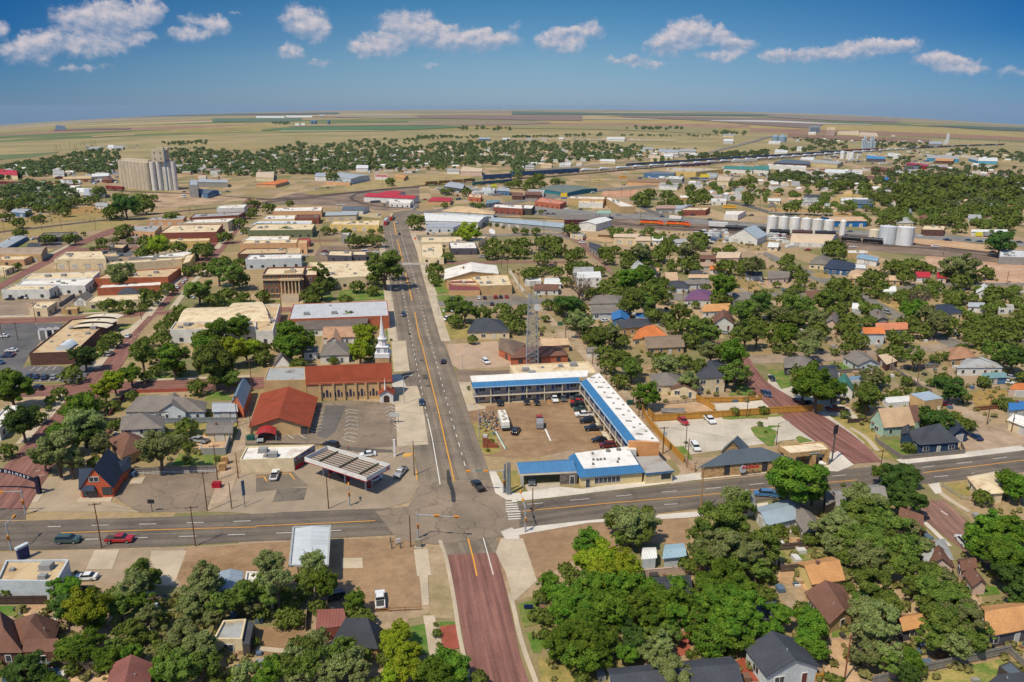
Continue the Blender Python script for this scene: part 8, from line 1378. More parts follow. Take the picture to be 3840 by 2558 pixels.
BL=(50,82,126);T('h1');q=G(2085,698);train('h1',(1550,752),(2080,712),20,[('loco',(150,112,50)),('loco',(160,120,50)),('loco',(186,140,56)),('loco',(110,90,60))],'yellow brown locomotives heading the container train','yellow brown locomotive heading the long container train')
T('h1');p=G(2085,702);n_=0
def line(tile,a,b_,L,kind,c,group,lab):
 T(tile);p,q=G(*a),G(*b_);k=max(1,int(round((q-p).length/L)));train(tile,a,b_,(q-p).length/k,[(kind,c if not isinstance(c,list)else c[i%len(c)])for i in range(k)],group,lab)
line('h1',(2085,702),(2352,686),17,'cont',BL,'blue double stacked container cars','blue double stacked container car of the long train');line('h2',(0,672),(620,634),17,'cont',BL,'blue double stacked container cars','blue double stacked container car of the long train')
line('h2',(630,628),(1400,575),40,'blade',(0,0,0),'flat cars carrying wind turbine blades','flat car carrying a huge pale wind turbine blade');line('h2',(1400,578),(2352,510),40,'blade',(0,0,0),'flat cars carrying wind turbine blades','flat car carrying a huge pale wind turbine blade');line('h3',(0,512),(1300,420),45,'blade',(0,0,0),'flat cars carrying wind turbine blades','flat car carrying a huge pale wind turbine blade')
line('h2',(1050,575),(2352,490),22,'box',[BL,(60,84,120),(90,100,116),(60,90,116)],'second line of blue container cars','blue container car on the farther track');line('h3',(0,492),(700,445),24,'box',[BL,(60,76,106),(110,118,128)],'second line of blue container cars','blue container car on the farther track');line('h3',(1300,418),(2170,380),30,'box',[(60,80,96),(190,196,200),(120,60,60),(50,60,80)],'mixed freight cars far off','distant freight car at the end of the train')
line('h3',(690,440),(1050,425),20,'box',(150,54,50),'red freight cars by the feed mill','red freight car by the far feed mill');line('10',(0,132),(700,162),13,'box',[(116,50,44),(130,60,50),(96,70,64)],'rusty red freight cars','rusty red freight car in the long row left of the elevator');line('10',(980,175),(1140,187),14,'box',(140,50,46),'rusty red freight cars beside the elevator','rusty red freight car beside the grain elevator')
line('h1',(1990,755),(2352,725),18,'box',[(60,110,110),(40,90,120)],'teal freight cars','low teal freight car below the container train');line('h2',(2020,545),(2250,535),14,'box',(214,214,206),'pale hopper cars','pale hopper car beside the blade train');line('h2',(1560,585),(1820,565),16,'box',(110,70,96),'plum freight cars','plum coloured freight car beside the blade train')
def track(tile,s,n=30,w_=3.):T(tile);o_=path('track_bed',s,w_,M('ground',(112,96,84),(92,78,70)),4,n);P=smooth_line([G(*p)for p in pts(s)],2);m=MB();[m.tube(a+V3((0,0,.4+hypot(a.x,a.y)*.0003))+(e_:=V3((-(b_-a).y,(b_-a).x,0)).normalized()*k),b_+V3((0,0,.4+hypot(a.x,a.y)*.0003))+e_,.07,4)for a,b_ in zip(P,P[1:])for k in(-.75,.75)];o2=struct(m,'rails',PL((92,84,80)))
track('12','-300,420 300,445 900,470 1160,502 1640,525 2352,568 3000,618 3460,690 4050,740 4704,835 5300,880');track('12','900,488 1640,548 2352,600 3000,650 3450,700 4000,720 4704,800');track('12','1640,515 2352,545 3000,590 3400,640 3800,690 4704,790')
track('10','-200,600 0,565 500,510 1100,440 1600,380 2000,345 2352,310 2500,285 2700,270 3200,210 3600,170 3900,140',50,4);track('h1','0,885 350,870 900,812 1200,780 1550,755 2352,700 2952,652 3754,580 4704,520 5600,440 6800,376',60,4);track('11','1500,345 1200,340 1000,310 880,270 870,240 950,205 1100,185 1500,150',30,4);track('10','0,140 700,170 1200,195 1800,215 2352,260 2700,268',30,3.5)
track('h2','0,690 600,648 1100,600 1600,562 2352,505',30,4)
car_protos()
T('20');cars('1010,130,1035,105,u,s 345,445,300,440,u,k 270,335,285,315,s,n 330,338,345,315,s,n 412,342,428,320,s,n 497,340,512,318,s,s 110,95,70,95,s,w 62,148,20,150,s,n 95,128,130,132,s,m');car(1832,928,1780,920,'pickup','s','silver pickup truck parked by the back yard garage');car(-5,205,-30,200,'sedan','b')
T('21');car(1028,1055,980,1060,'sedan','w','white sedan behind the petrol station canopy');car(1330,1225,1290,1270,'pickup','s','silver pickup leaving the petrol station');car(1085,1285,1030,1310,'sedan','w','white sedan under the petrol station canopy');car(175,1250,190,1210,'pickup','w','white work pickup before the convenience store');car(2040,1350,2000,1305,'pickup','k','black pickup turning in the junction')
car(1522,575,1524,600,'sedan','n','dark blue sedan driving toward the junction beside the church');car(1722,198,1726,170,'sedan','k','black sedan driving away past the motel corner');car(2110,200,2140,225,'suv','w','white SUV alone in the office lot');car(2238,575,2245,610,'pickup','k','black pickup by the motel stair');car(50,905,40,935,'pickup','s','silver pickup under the red carport');car(690,968,640,960,'suv','k');car(800,1240,770,1210,'suv','k','dark SUV at the fuel pumps')
p=G(2275,770);q=G(2300,840);root=thing('motorhome','white motorhome with cluttered roof parked in the motel court','motorhome',p);a=atan2(q.y-p.y,q.x-p.x);root.rotation_euler=(0,0,a)
for nm,m,mt in(('body',loft([(-5,.5),(4.6,.5),(4.9,1.2),(4.6,2.9),(4.2,3.1),(-5,3.1)],2.5,.05),PL((226,222,208))),('windscreen',loft([(4.55,1.5),(4.85,1.5),(4.64,2.6),(4.5,2.6)],2.3,.02),M('glass',(120,160,150))),('side_stripe',loft([(-4.9,1.1),(4.5,1.1),(4.5,1.45),(-4.9,1.45)],2.56,0),PL((120,130,110))),('bumper',loft([(4.7,.45),(5.1,.45),(5.1,.95),(4.8,.95)],2.4,0),DARK())):ob=bpy.data.objects.new(nm,m.mesh(nm,mt));C.objects.link(ob);ob.parent=root
for x_,y_,w_ in((-3.5,0,1),(-1.5,.4,.7),(.5,-.3,.9),(2.4,.3,.8),(3.4,-.4,.5)):m=MB();m.box((x_,y_,3.3),(w_,.7,.35));ob=bpy.data.objects.new('roof_vent',m.mesh('roof_vent',PL((176,168,156))));C.objects.link(ob);ob.parent=root
for x_ in(-3,3):
 for s in(-1,1):m=MB();m.tube((x_,s*1.02,.5),(x_,s*1.28,.5),.48,12);ob=bpy.data.objects.new('wheel',m.mesh('wheel',PL((38,36,36))));C.objects.link(ob);ob.parent=root
T('22');L_=[(35,842,60,805,'suv','k','black SUV parked alone beside the motorhome'),(132,570,142,600,'sedan','k','first black car before the motel rooms'),(225,574,235,604,'sedan','k','second black car before the motel rooms'),(390,545,405,580,'pickup','w','white pickup nosed out from the motel rooms'),(467,540,480,570,'suv','g','grey SUV next to the white pickup by the motel'),(598,535,560,538,'suv','g',None),(598,568,540,572,'sedan','r','bright red car at the motel corner'),(600,602,540,606,'suv','k',None),(625,635,560,638,'sedan','e',None),(660,690,590,693,'pickup','w','white crew cab pickup in the row along the motel wing'),(690,748,630,750,'suv','k',None),(750,818,680,820,'pickup','k','black pickup with cargo in the row along the motel wing'),(800,920,730,925,'sedan','k','low black sedan near the motel office'),(875,972,800,975,'suv','m','maroon SUV last in the row near the motel office'),(180,1300,182,1330,'suv','g','grey SUV under the motel carport'),(1567,748,1600,780,'pickup','r','red pickup in the pale concrete lot'),(1815,738,1850,770,'pickup','w','white pickup in the pale concrete lot'),(1685,990,1705,1020,'suv','w','white SUV behind the stone bank'),(2320,490,2340,510,'sedan','n','dark blue car parked on the brick street'),(2310,1420,2270,1418,'suv','b','blue SUV driving on the highway')]
for c_ in L_:car(*c_)
car(250,735,248,700,'pickup','r','red pickup towing a grey trailer in the motel court');p=G(258,800);r_=thing('cargo_trailer','grey enclosed cargo trailer hitched to the red pickup','trailer',p);m=MB();m.box((p.x,p.y+1,1.3),(2.2,4.4,1.6),-.05);part(m,'trailer_box',PL((150,150,150)),r_);m=MB();[m.tube((p.x+s*1.05,p.y+.6,.36),(p.x+s*1.25,p.y+.6,.36),.36,10)for s in(-1,1)];part(m,'wheels',PL((40,38,38)),r_)
T('23');cars('35,355,60,385,s,k 5,500,15,525,s,n 380,590,410,615,s,k 290,560,320,570,s,k 610,640,560,640,p,m 1905,895,1870,875,s,n 488,1112,495,1135,u,w 25,1425,-20,1420,s,b 1620,590,1650,600,s,m 2230,345,2260,350,s,s 2300,350,2330,355,s,k 2200,390,2230,395,s,w')
T('30');car(632,285,720,283,'suv','e','dark green SUV driving on the highway at the lower left',scale=1.08);car(1105,280,1200,278,'pickup','r','bright red pickup with covered bed on the highway',scale=1.05);car(795,625,720,628,'sedan','w','white sedan behind the pale blue building')
T('31');car(1142,840,1140,780,'pickup','w','white pickup parked alone before the low rail fence');car(715,810,690,815,'suv','k','dark car in the shade of the elm')
T('33');car(1790,300,1750,255,'suv','w','white and green SUV parked on the brick street');
T('10');cars('90,1190,60,1190,s,k 212,1178,190,1180,u,k 272,1175,255,1178,s,w 322,1170,300,1172,s,r 393,1165,370,1168,u,k 500,1175,480,1178,s,k 30,1530,0,1530,s,w 1178,1530,1200,1505,s,w 1755,1175,1720,1172,s,w 1680,1035,1690,1012,s,w 1705,1010,1715,990,s,w 1610,1105,1620,1080,u,m 1632,1080,1640,1060,s,w 1940,785,1950,765,s,n 2205,520,2215,505,s,w 2190,540,2200,525,s,s 2218,585,2225,570,s,w 1105,625,1080,625,s,n 1150,622,1170,622,s,k 1243,618,1225,618,s,w 1105,785,1085,790,s,s 1030,760,1010,762,s,w 970,762,950,765,s,k 308,635,285,640,p,w 410,655,390,655,s,k 450,658,430,658,s,k 400,690,380,690,s,k 440,688,420,688,s,k 480,688,460,688,s,k 540,683,520,683,s,n 560,655,540,655,s,k 650,648,630,648,s,k 1690,200,1670,200,s,k 2090,195,2110,196,s,k 2020,208,2040,208,s,w 35,460,10,460,s,w');T('10');car(1690,245,1720,250,'van','w','white lorry in the dirt yard beside the elevator',scale=1.4)
p0,p1=G(495,1125),G(685,1115);r_=thing('long_bus','long white coach parked behind the white block building','bus',p0);d=(p1-p0);a=atan2(d.y,d.x);c=(p0+p1)/2;m=MB();m.box((c.x,c.y,1.9),(d.length,2.6,2.8),a);part(m,'body',PL((222,222,216)),r_);m=MB();m.box((c.x,c.y,2.4),(d.length*.95,2.66,.9),a);part(m,'window_band',GLASS(),r_)
T('11');car(1355,1335,1356,1360,'suv','n','dark blue SUV driving toward the viewer past the brick garage');car(1318,588,1316,575,'sedan','k','black sedan driving away beyond the clinic');car(1290,485,1288,470,'pickup','w','white pickup near the road bend');cars('625,775,600,772,s,w 632,750,610,748,s,m 462,790,465,770,s,w 1103,755,1120,758,s,w 1005,752,1040,750,v,w 1130,412,1110,415,s,w 1580,585,1582,570,s,k 1628,582,1630,568,s,w 1510,535,1490,535,p,n 1862,760,1864,745,s,w 1908,760,1910,745,s,k 1952,760,1954,745,s,w 2087,800,2060,800,p,s 1805,1185,1800,1160,s,k 1852,1182,1848,1160,s,w 2048,1178,2044,1155,s,w 2100,1178,2096,1155,s,k 2200,1172,2196,1150,u,r 2248,1170,2244,1150,s,k 2302,1168,2298,1145,s,r 760,318,780,318,s,w 800,316,820,316,s,w 1450,358,1430,360,u,w 1290,328,1270,328,s,r 550,172,570,170,s,w 660,160,640,162,s,k 1770,1300,1745,1300,v,w 1775,1375,1750,1380,v,w 2168,1235,2170,1215,s,k 1550,270,1520,272,s,r 1860,270,1840,270,v,n 1920,280,1900,280,s,w 1960,278,1940,278,s,w 180,125,200,124,s,w 290,112,310,111,s,w 450,105,430,105,s,w 1125,290,1100,290,s,g 1070,290,1050,290,s,w')
for(x,y,tc,lb)in((1186,470,(190,196,200),'red lorry cab with silver trailer coming round the bend'),(1237,428,(214,186,140),'second red lorry with tan trailer behind the first')):
 p=G(x+4,y+32);r_=thing('semi_truck',lb,'lorry',p);m=MB();m.box((p.x,p.y+1,1.9),(2.5,2.6,2.6));m.box((p.x,p.y-.8,1.3),(2.2,1.8,1.4));part(m,'cab',M('car',(200,20,36)),r_);m=MB();m.box((p.x,p.y-.32,2.4),(2.1,.1,.8));part(m,'windscreen',GLASS(),r_);m=MB();m.box((p.x-1.2,p.y+10.5,2.5),(2.6,15.5,2.9),.06);part(m,'trailer',M('metal',tc),r_);m=MB();[m.tube((p.x+s*1.25,p.y+k,.5),(p.x+s*1.0,p.y+k,.5),.5,10)for s in(-1,1)for k in(-1,2.5,4,15,16.3)];part(m,'wheels',PL((36,34,34)),r_)
T('12');cars('445,352,425,352,s,r 500,354,520,356,s,w 630,362,610,362,s,k 150,405,125,405,v,w 880,322,900,322,s,w 970,355,950,357,s,r 980,412,1000,412,p,s 1375,428,1350,428,s,n 1815,455,1790,453,s,n 2200,415,2175,415,s,k 205,688,180,688,s,n 650,640,620,642,s,r 650,668,625,668,p,w 850,1390,815,1395,s,w 1955,1500,1925,1498,s,s 1490,368,1460,368,s,w 1530,370,1550,370,s,n 740,210,720,212,v,w 1030,135,1010,135,s,g 1770,108,1790,108,s,k 1820,588,1800,588,p,w 1820,675,1840,675,s,k 300,375,280,375,s,k 330,405,350,405,s,n 380,405,400,405,s,g 1600,412,1620,412,s,r 1660,415,1680,415,s,k')
for(s,c_,lb)in(('745,105 830,105',(226,200,120),'white and yellow school bus near the brown diner'),('985,73 1050,73',(236,160,30),'yellow school bus on the dirt lot'),('1935,345 2060,350',(240,176,40),'long yellow bus parked behind the brick restaurant'),('1450,445 1560,455',(226,216,206),'white and orange lorry trailer beside the locomotives'),('2200,605 2201,605',0,'')):
 if not c_:continue
 (x0,y0),(x1,y1)=pts(s);p0,p1=G(x0,y0),G(x1,y1);r_=thing('bus' if 'bus' in lb else 'lorry_trailer',lb,'bus' if 'bus' in lb else 'lorry',p0);d=p1-p0;a=atan2(d.y,d.x);c=(p0+p1)/2;m=MB();m.box((c.x,c.y,2.),(d.length,2.6,2.6),a);part(m,'body',M('plain',c_),r_);m=MB();m.box((c.x,c.y,2.5),(d.length*.9,2.66,.7),a);part(m,'window_band',GLASS()if 'bus' in lb else PL((230,226,220)),r_)
T('13');cars('1085,1312,1060,1302,p,s 1725,1512,1700,1500,s,n 1870,1150,1868,1130,s,m 365,735,345,735,s,r 1540,705,1510,705,p,w 1645,645,1620,642,p,n 1835,645,1815,643,s,n 1940,658,1920,656,s,n 1400,605,1385,603,s,w 750,565,720,565,s,g 220,935,200,930,s,s 780,705,770,705,s,w 2060,755,2040,755,s,k 350,410,330,410,s,m 1080,495,1060,495,s,k 1110,490,1130,490,s,m 650,498,670,498,s,n 830,498,810,498,s,k 2310,665,2330,668,s,k 40,640,20,640,s,w 130,640,110,640,v,w')
T('13');p=G(1935,605);r_=thing('lorry','yellow lorry cab with grey trailer on the side road','lorry',p);m=MB();m.box((p.x,p.y,1.9),(4,2.6,2.8),0);part(m,'cab',M('car',(232,220,30)),r_);m=MB();m.box((p.x+12,p.y-3,2.3),(18,2.6,2.8),-.25);part(m,'trailer',PL((150,152,150)),r_)
T('21');signal(2274,1400,6.4,1950,1192,'mast arm traffic signal reaching over the main road beside the motel',street='7th Street');signal(862,1512,5.2,848,1312,'short traffic signal post at the petrol station corner',1,False);T('22');signal(122,1755,6.3,78,1385,'mast arm traffic signal at the crosswalk corner',sign=False)
T('31');signal(1490,250,6.2,1840,50,'mast arm traffic signal over the brick road mouth',sign=False);T('30');signal(105,360,6.6,130,45,'mast arm traffic signal at the lower left junction',1,False);T('20');signal(236,1590,6.2,-180,1388,'mast arm traffic signal below the welcome arch',2,street='7th Street')
T('21');W1=pole('1455,1235,915',arm=0);W2=pole('668,1540,1250',arm=0);T('20');W3=pole('2185,780,500');W4_=pole('2000,1275,950');W5_=pole('1905,1560,1200');pole('2190,1260,1025',arm=0);pole('2130,1540,1300',arm=0);pole('2312,860,630',arm=0);pole('2318,460,170');T('30');W6=pole('935,338,-80');W7=pole('1797,320,-50');W8=pole('1437,985,792',transformer=1,arm=1);T('31');pole('1422,328,35',arm=0)
T('22');W9=pole('1385,1035,785',transformer=1,r=.2);pole('1730,1570,1150',arm=0,r=.22,col_=(160,124,84));pole('1610,1170,895',arm=0);pole('1290,735,630',arm=0,r=.1);pole('865,350,222');pole('970,465,300',arm=0);pole('1165,690,530');pole('1200,710,560',arm=0);pole('740,210,65',arm=0);pole('1115,590,400',arm=0);pole('190,1560,1345',arm=0);pole('1750,1340,1140',arm=0,r=.2,col_=(150,116,80))if 0 else None
T('23');W10=pole('1015,1290,995');pole('1370,390,190');pole('1615,470,265',arm=0,col_=(176,140,80));pole('2010,765,510');pole('1128,270,165',arm=0);pole('890,115,-5',arm=0);pole('2235,830,640',arm=0);T('33');pole('700,1560,1145',col_=(140,84,60));T('32');pole('2,0,0',arm=0)if 0 else None
T('10');[pole(s)for s in '640,920,830 528,925,865 48,995,890 165,1560,1395 25,1545,1395 330,1385,1210 555,1210,1080 780,1040,930 1300,1370,1090 388,555,450 568,540,445 880,545,435 42,580,450 482,495,380 2115,210,60 925,930,890 1745,400,345'.split()];T('11');[pole(s)for s in '235,1310,1130 590,690,590 950,530,440 1165,160,60 320,880,780 500,600,540 2255,895,750 2310,985,820 2215,850,740 1630,820,700 1960,490,380 130,1500,1310 60,1560,1480 765,370,280'.split()];T('12');[pole(s)for s in '490,1560,1385 470,1360,1285 320,1210,1150 175,1240,1060 480,860,700 1570,1200,1100 293,590,460 1085,300,180 1005,240,120 890,240,170 2170,1120,960 2275,380,270 1975,320,220 715,130,50 800,150,80 1180,450,360 65,1090,960 2320,860,780'.split()];T('13');[pole(s)for s in '145,1250,1135 1395,1560,1390 880,840,720 1185,930,840 2190,1050,925 1610,780,710 1160,520,450 925,250,90 1710,480,380 430,1170,1080 1640,1420,1350 620,1530,1400'.split()]
T('h0');[pole(s,'tall dark transmission pole beside the substation',col_=(74,62,56),r=.35)for s in '508,430,330 525,430,330 690,430,335 710,430,335 645,400,340 745,395,345 770,390,330 787,395,322 833,390,330 850,388,332 870,388,335 885,388,335 560,430,375'.split()];T('h3');[pole(s,'tall dark transmission pole on the plain beyond the yards',col_=(84,66,56),r=.4)for s in '1052,340,220 1066,340,230 507,330,235 1102,300,235 1470,330,262 1570,320,262 1760,340,290 1865,345,295 2120,365,312 2230,360,315 357,322,268'.split()];T('h1');[pole(s,'tall transmission pole in the pasture',col_=(84,70,56),r=.3)for s in '370,345,262 1037,322,238 1704,302,222 2315,305,212'.split()];T('h2');[pole(s,'tall transmission pole in the pasture',col_=(84,70,56),r=.3)for s in '562,305,225 1190,300,228 1765,310,222'.split()]
for a,b_ in((W9,W3),(W6,W7),(W4_,W5_),(W9+V3((1,0,0)),W10),(W1,W9),(W2,W1),(W5_,W7),(W4_,W3)):wire(a,b_)
T('21');lamp(1362,575,325,1,'tall street lamp with curved arm beside the church entrance');lamp(2050,890,615,-1,'slim street lamp beside the brick sign in the grass island');T('11');lamp(1290,1540,1335,1);lamp(1245,1205,1045,1);lamp(1180,745,620,1);lamp(1675,1340,1155,-1);lamp(1790,690,640,1)if 0 else None;T('22');lamp(1595,975,780,-1,'dark lamp post in the concrete lot',(80,70,66));lamp(2155,700,520,1,'dark lamp post beside the long new fence',(80,70,66));T('23');lamp(75,955,755,1,'dark lamp post beside the bank drive-through',(80,70,66));T('21');lamp(1895,240,170,1)
T('22');FW=M('planks',(214,156,62));fence('1250,675 1310,738 1930,700 2352,670 2852,640',2.4,FW,'long honey coloured new wooden fence behind the concrete lot');fence('1195,640 1240,740 1400,940 1575,1115',2.2,FW,'honey coloured wooden fence running along the motel alley');fence('1690,535 1860,640',2,FW,'short honey wooden fence between yard and lot');fence('1700,560 2110,560 2290,535',1.9,FW,'honey wooden fence before the shaded houses',rails=False);fence('1350,590 1520,572 1740,550',1.2,M('planks',(120,100,88)),'open rail fence of the bare yard','rail_fence',rails=True);wallrun('1590,1110 1610,1170 1680,1200',2,M('stone',(176,150,126)),'stone block wall beside the bank')
GF=M('planks',(150,140,130));T('20');fence('1215,1225 1985,1200',2,GF,'weathered grey board fence behind the corner lot');fence('1225,1232 1600,1218 1985,1206',1,WHITE(),'low white rail in front of the grey board fence','rail_fence',rails=True);fence('1500,758 1800,752 2185,748',1.9,M('planks',(150,156,164)),'blue-grey board fence behind the pale blue house');wallrun('1010,685 1080,600 1150,500',1.2,M('brick',(120,54,46)),'low dark red brick wall in the side yard',.3,'brick_wall');wallrun('1250,475 1480,468 1730,460',1.1,M('brick',(170,84,62)),'low orange-red brick wall along the cross street',.3,'brick_wall');wallrun('2140,790 2110,920 2075,1040 1855,1045 1855,1000',2,M('wall',(160,156,150)),'grey block wall round the back yard slab')
T('23');fence('985,900 1000,940 1235,1090 1805,1035 1770,960',1.5,GF,'grey picket fence round the navy blue house');fence('730,755 935,740',1.5,M('planks',(100,84,74)),'dark open board fence beside the green porch house');fence('610,300 860,280',1.6,GF,'weathered fence behind the bright lawn');fence('1030,200 1200,300 1400,440 1500,480',1.6,GF,'long grey alley fence');fence('1210,260 1560,240',1.6,GF,None);fence('1900,640 2118,620',1.5,M('planks',(150,100,70)),'reddish board fence in the dry yard');fence('1600,1340 1770,1450 2050,1500',1.2,PL((150,150,148)),'chain link fence by the cream house','wire_fence',rails=True,th=.03)
T('30');fence('-60,858 440,852',2,M('planks',(92,72,64)),'dark stained board fence behind the lawn');fence('495,1468 1050,1475',2.1,M('planks',(110,96,86)),'weathered brown board fence by the sandy alley');fence('600,760 880,755',2.,M('planks',(110,108,108)),'grey fence behind the white sedan');T('31');fence('1080,925 1230,922 1510,908',1,M('planks',(176,124,64)),'low brown rail fence behind the white pickup','rail_fence',rails=True);fence('460,1100 480,900',1.6,M('planks',(130,116,100)),'short grey fence beside the reddish shed')
T('33');fence('10,370 200,350 400,325',1.7,M('planks',(120,104,92)),'brown board fence behind the green yard');fence('90,510 120,560 300,545',1.8,M('planks',(120,104,92)),'brown board fence beside the yellow garage');fence('960,1600 1220,1530 1440,1480 1900,1380 2215,1310',2.,M('planks',(156,150,142)),'long weathered fence across the lower right yards');fence('2215,1310 2340,1430',1.6,M('planks',(156,150,142)),'fence return beside the rubble border');fence('430,1560 500,1550 500,1500',1.6,FW,'short honey coloured gate fence','gate_fence');T('32');wallrun('1190,600 1480,575 1760,560',1.6,M('wall',(196,170,150)),'pale block wall behind the dark shaded lot')
T('10');fence('545,1255 690,1160',2,M('planks',(150,152,150)),'grey fence between the coach and the gabled garage');T('12');fence('900,1360 760,1360',1.8,GF,None);fence('790,610 935,615',1.8,M('planks',(150,110,84)),None);fence('-20,930 60,1060 110,1120',1.8,WHITE(),'long white alley fence','board_fence')
T('21');p=G(2145,975);r_=thing('brick_monument_sign','stepped brick monument sign in the grass island by the main road','sign',p);m=MB();m.box((p.x-1.2,p.y,1.6),(1.5,1,3.2));m.box((p.x+.9,p.y,.6),(3,1,1.2));m.poly([(p.x-.4,p.y-.3,1.2),(p.x+1.6,p.y-.3,1.2),(p.x-.4,p.y-.3,3.)]);part(m,'brick_base',M('brick',(150,80,52)),r_);m=MB();m.box((p.x-1.2,p.y,3.6),(1.2,.5,.8));part(m,'panel',PL((200,204,206)),r_)
for x,y,tp_,k in((2287,1395,1125,0),(2312,1410,1115,1),(2330,1412,1110,2)):p=G(x,y);h=tph(p,x,tp_);r_=thing('bare_sign_post',('first','second','third')[k]+' tall bare grey steel post of the vanished motel sign','post',p,'bare sign posts');m=MB();m.cyl((p.x,p.y),.32,0,h,8,r2=.22);part(m,'shaft',PL((126,134,140)),r_);m=MB();m.cyl((p.x,p.y),.5,0,.3,8);part(m,'footing',PL((180,176,168)),r_)
T('20');board(2252,1522,.8,3.2,4,'narrow edge-on pole sign with blue-grey panel at the petrol station',PL((110,124,140)),'pole_sign',1,ang=.9);board(1400,1570,1.6,2.4,1.,'small black signs on a post at the corner lot',PL((50,50,54)),'sign_board',1);T('30');board(222,435,2.4,0,2.9,'upright navy monument sign with pale cap by the highway',PL((58,64,104)),'monument_sign',1,ang=1.1,th=.7);p=G(222,435);r_=bpy.data.objects['monument_sign'];m=MB();m.box((p.x,p.y,3.1),(2.7,1,.5),1.1);part(m,'cap',PL((196,204,210)),r_);T('31');board(1308,305,1.1,.5,1.,'small white leaning sign on a dirt mound',PL((226,218,214)),'sign_board',2,ang=.5);T('32');board(152,905,1.8,.4,.8,'low dark blue business sign in the front lawn',PL((26,38,84)),'sign_board',2)
for x,y in((1238,288),(1248,345),(1328,342)):T('31');p=G(x,y);r_=thing('bollard','x','bollard',p,'grey bollards round the small sign');place(r_,'short grey steel bollard');m=MB();m.cyl((p.x,p.y),.14,0,1.3,8);part(m,'shaft',PL((90,92,98)),r_);m=MB();m.cyl((p.x,p.y),.17,1.25,1.34,8);part(m,'cap',PL((90,92,98)),r_)
T('31');p=G(1492,330);r_=thing('control_cabinet','grey traffic control cabinet on a concrete plinth','cabinet',p);m=MB();m.box((p.x,p.y,.15),(1.6,1.2,.3));part(m,'plinth',PL((190,180,160)),r_);m=MB();m.box((p.x,p.y,1.2),(1.2,.8,1.8));part(m,'cabinet_box',PL((150,140,118)),r_)
def bin_(tile,x,y,c_,lab):T(tile);p=G(x,y);r_=thing('dumpster',lab,'dumpster',p);m=MB();m.poly([(p.x-1,p.y-.7,0),(p.x+1,p.y-.7,0),(p.x+1.1,p.y-.9,1.3),(p.x-1.1,p.y-.9,1.3)]);m.box((p.x,p.y,.65),(2,1.4,1.3));part(m,'bin',M('plain',c_),r_);m=MB();m.box((p.x,p.y,1.36),(2.15,1.6,.1));part(m,'lid',M('plain',tuple(int(v*.8)for v in c_)),r_)
bin_('20',1995,1340,(196,26,52),'bright red dumpster beside the alley');bin_('20',2308,905,(40,100,90),'teal dumpster behind the church hall');bin_('22',1085,580,(50,90,80),'green dumpster behind the motel');bin_('12',440,1420,(60,110,80),'green dumpster in the rear alley');bin_('20',1215,1240,(80,110,140),'blue bins beside the brick gabled house')
for x,y in((2065,1125),(2045,1185)):T('20');p=G(x,y);r_=thing('crate_stack','x','crates',p,'stacks of wooden crates beside the alley');place(r_,'stack of tan wooden crates');[part(MB().box((p.x+(k%2)*.1,p.y,.3+k*.55),(1.8,1.3,.45),.1*k),'crate',M('planks',(206,160,100)),r_)for k in range(4)]
T('33');
T('21');person(850,1005,(190,60,50),(60,50,60),'person in a red top walking across the church lot');person(1015,1030,(60,56,60),(110,96,90),'person in dark clothes walking behind the white sedan',1.2);person(676,1268,(226,96,50),(60,60,90),'person in an orange top standing under the petrol canopy',2.);T('22');person(288,530,(70,90,140),(50,50,60),'person in blue standing before the motel rooms',-1.5)
T('21');r=random.Random(4);m=MB();cs=[(150,60,54),(80,96,120),(206,200,190),(70,66,64),(170,130,96),(190,164,90),(60,110,140),(120,96,80)]
for i in range(170):x=r.gauss(2110,48);y=r.gauss(745,40);x,y=(x,y)if i%3 else(2200+r.uniform(-20,20),760+r.uniform(-60,110));p=G(x,y);m.box((p.x,p.y,.1+r.random()*.35),(r.uniform(.15,.6),r.uniform(.1,.5),r.uniform(.15,.6)),r.random()*3,i%8)
o_=struct(m,'salvage_pile',[M('plain',c_)for c_ in cs],'stuff')
T('21');p,q=G(2200,830),G(2290,995);r_=thing('row_of_pipes','long white and green pipe lying along the edge of the grass island','pipe',p);m=MB();m.tube(p+V3((0,0,.2)),q+V3((0,0,.2)),.2,8);part(m,'pipe_shell',PL((206,220,206)),r_);m=MB();m.tube(p+V3((.4,0,.15)),q+V3((.4,0,.15)),.12,6);part(m,'side_pipe',PL((90,130,110)),r_)
T('h1');p=G(2240,62);r_=thing('far_mast','very tall thin radio mast standing on the horizon','mast',p);m=MB();h=min(400,(tph(p,2240,12)if 1 else 200));m.tube(p,p+V3((0,0,112)),3.5,5);part(m,'mast_shaft',PL((110,110,124)),r_);m=MB();m.cyl((p.x,p.y),5,p.z,p.z+4,8);part(m,'mast_base',PL((110,110,124)),r_)
def billboard(tile,x,y,w_,z0,h_,lab,c_,c2,txt=None):r_=(T(tile),board(x,y,w_,z0,h_,lab,M('plain',c_),'pole_sign',2,txt=txt,ts=h_*.3))[1];p=G(x,y);m=MB();m.box((p.x,p.y-.12,p.z+z0+h_*.22),(w_*.94,.1,h_*.3));part(m,'lower_panel',M('plain',c2),r_)
billboard('12',475,330,6.5,7,6.5,'yellow and blue motel pole sign beside the pink brick store',(236,200,40),(90,120,170));billboard('12',1768,95,12,2,7,'wide yellow store sign near the far yards',(240,214,50),(80,110,160));billboard('h1',2188,840,6,8,4.5,'yellow green pole sign near the orange block',(200,200,50),(150,150,60));billboard('12',1285,115,4,6,3,'blue and white pole sign by the diner',(70,110,170),(230,230,230));billboard('11',1140,730,2,3,1.6,'brown lot sign beside the main road',(130,100,76),(110,80,60))
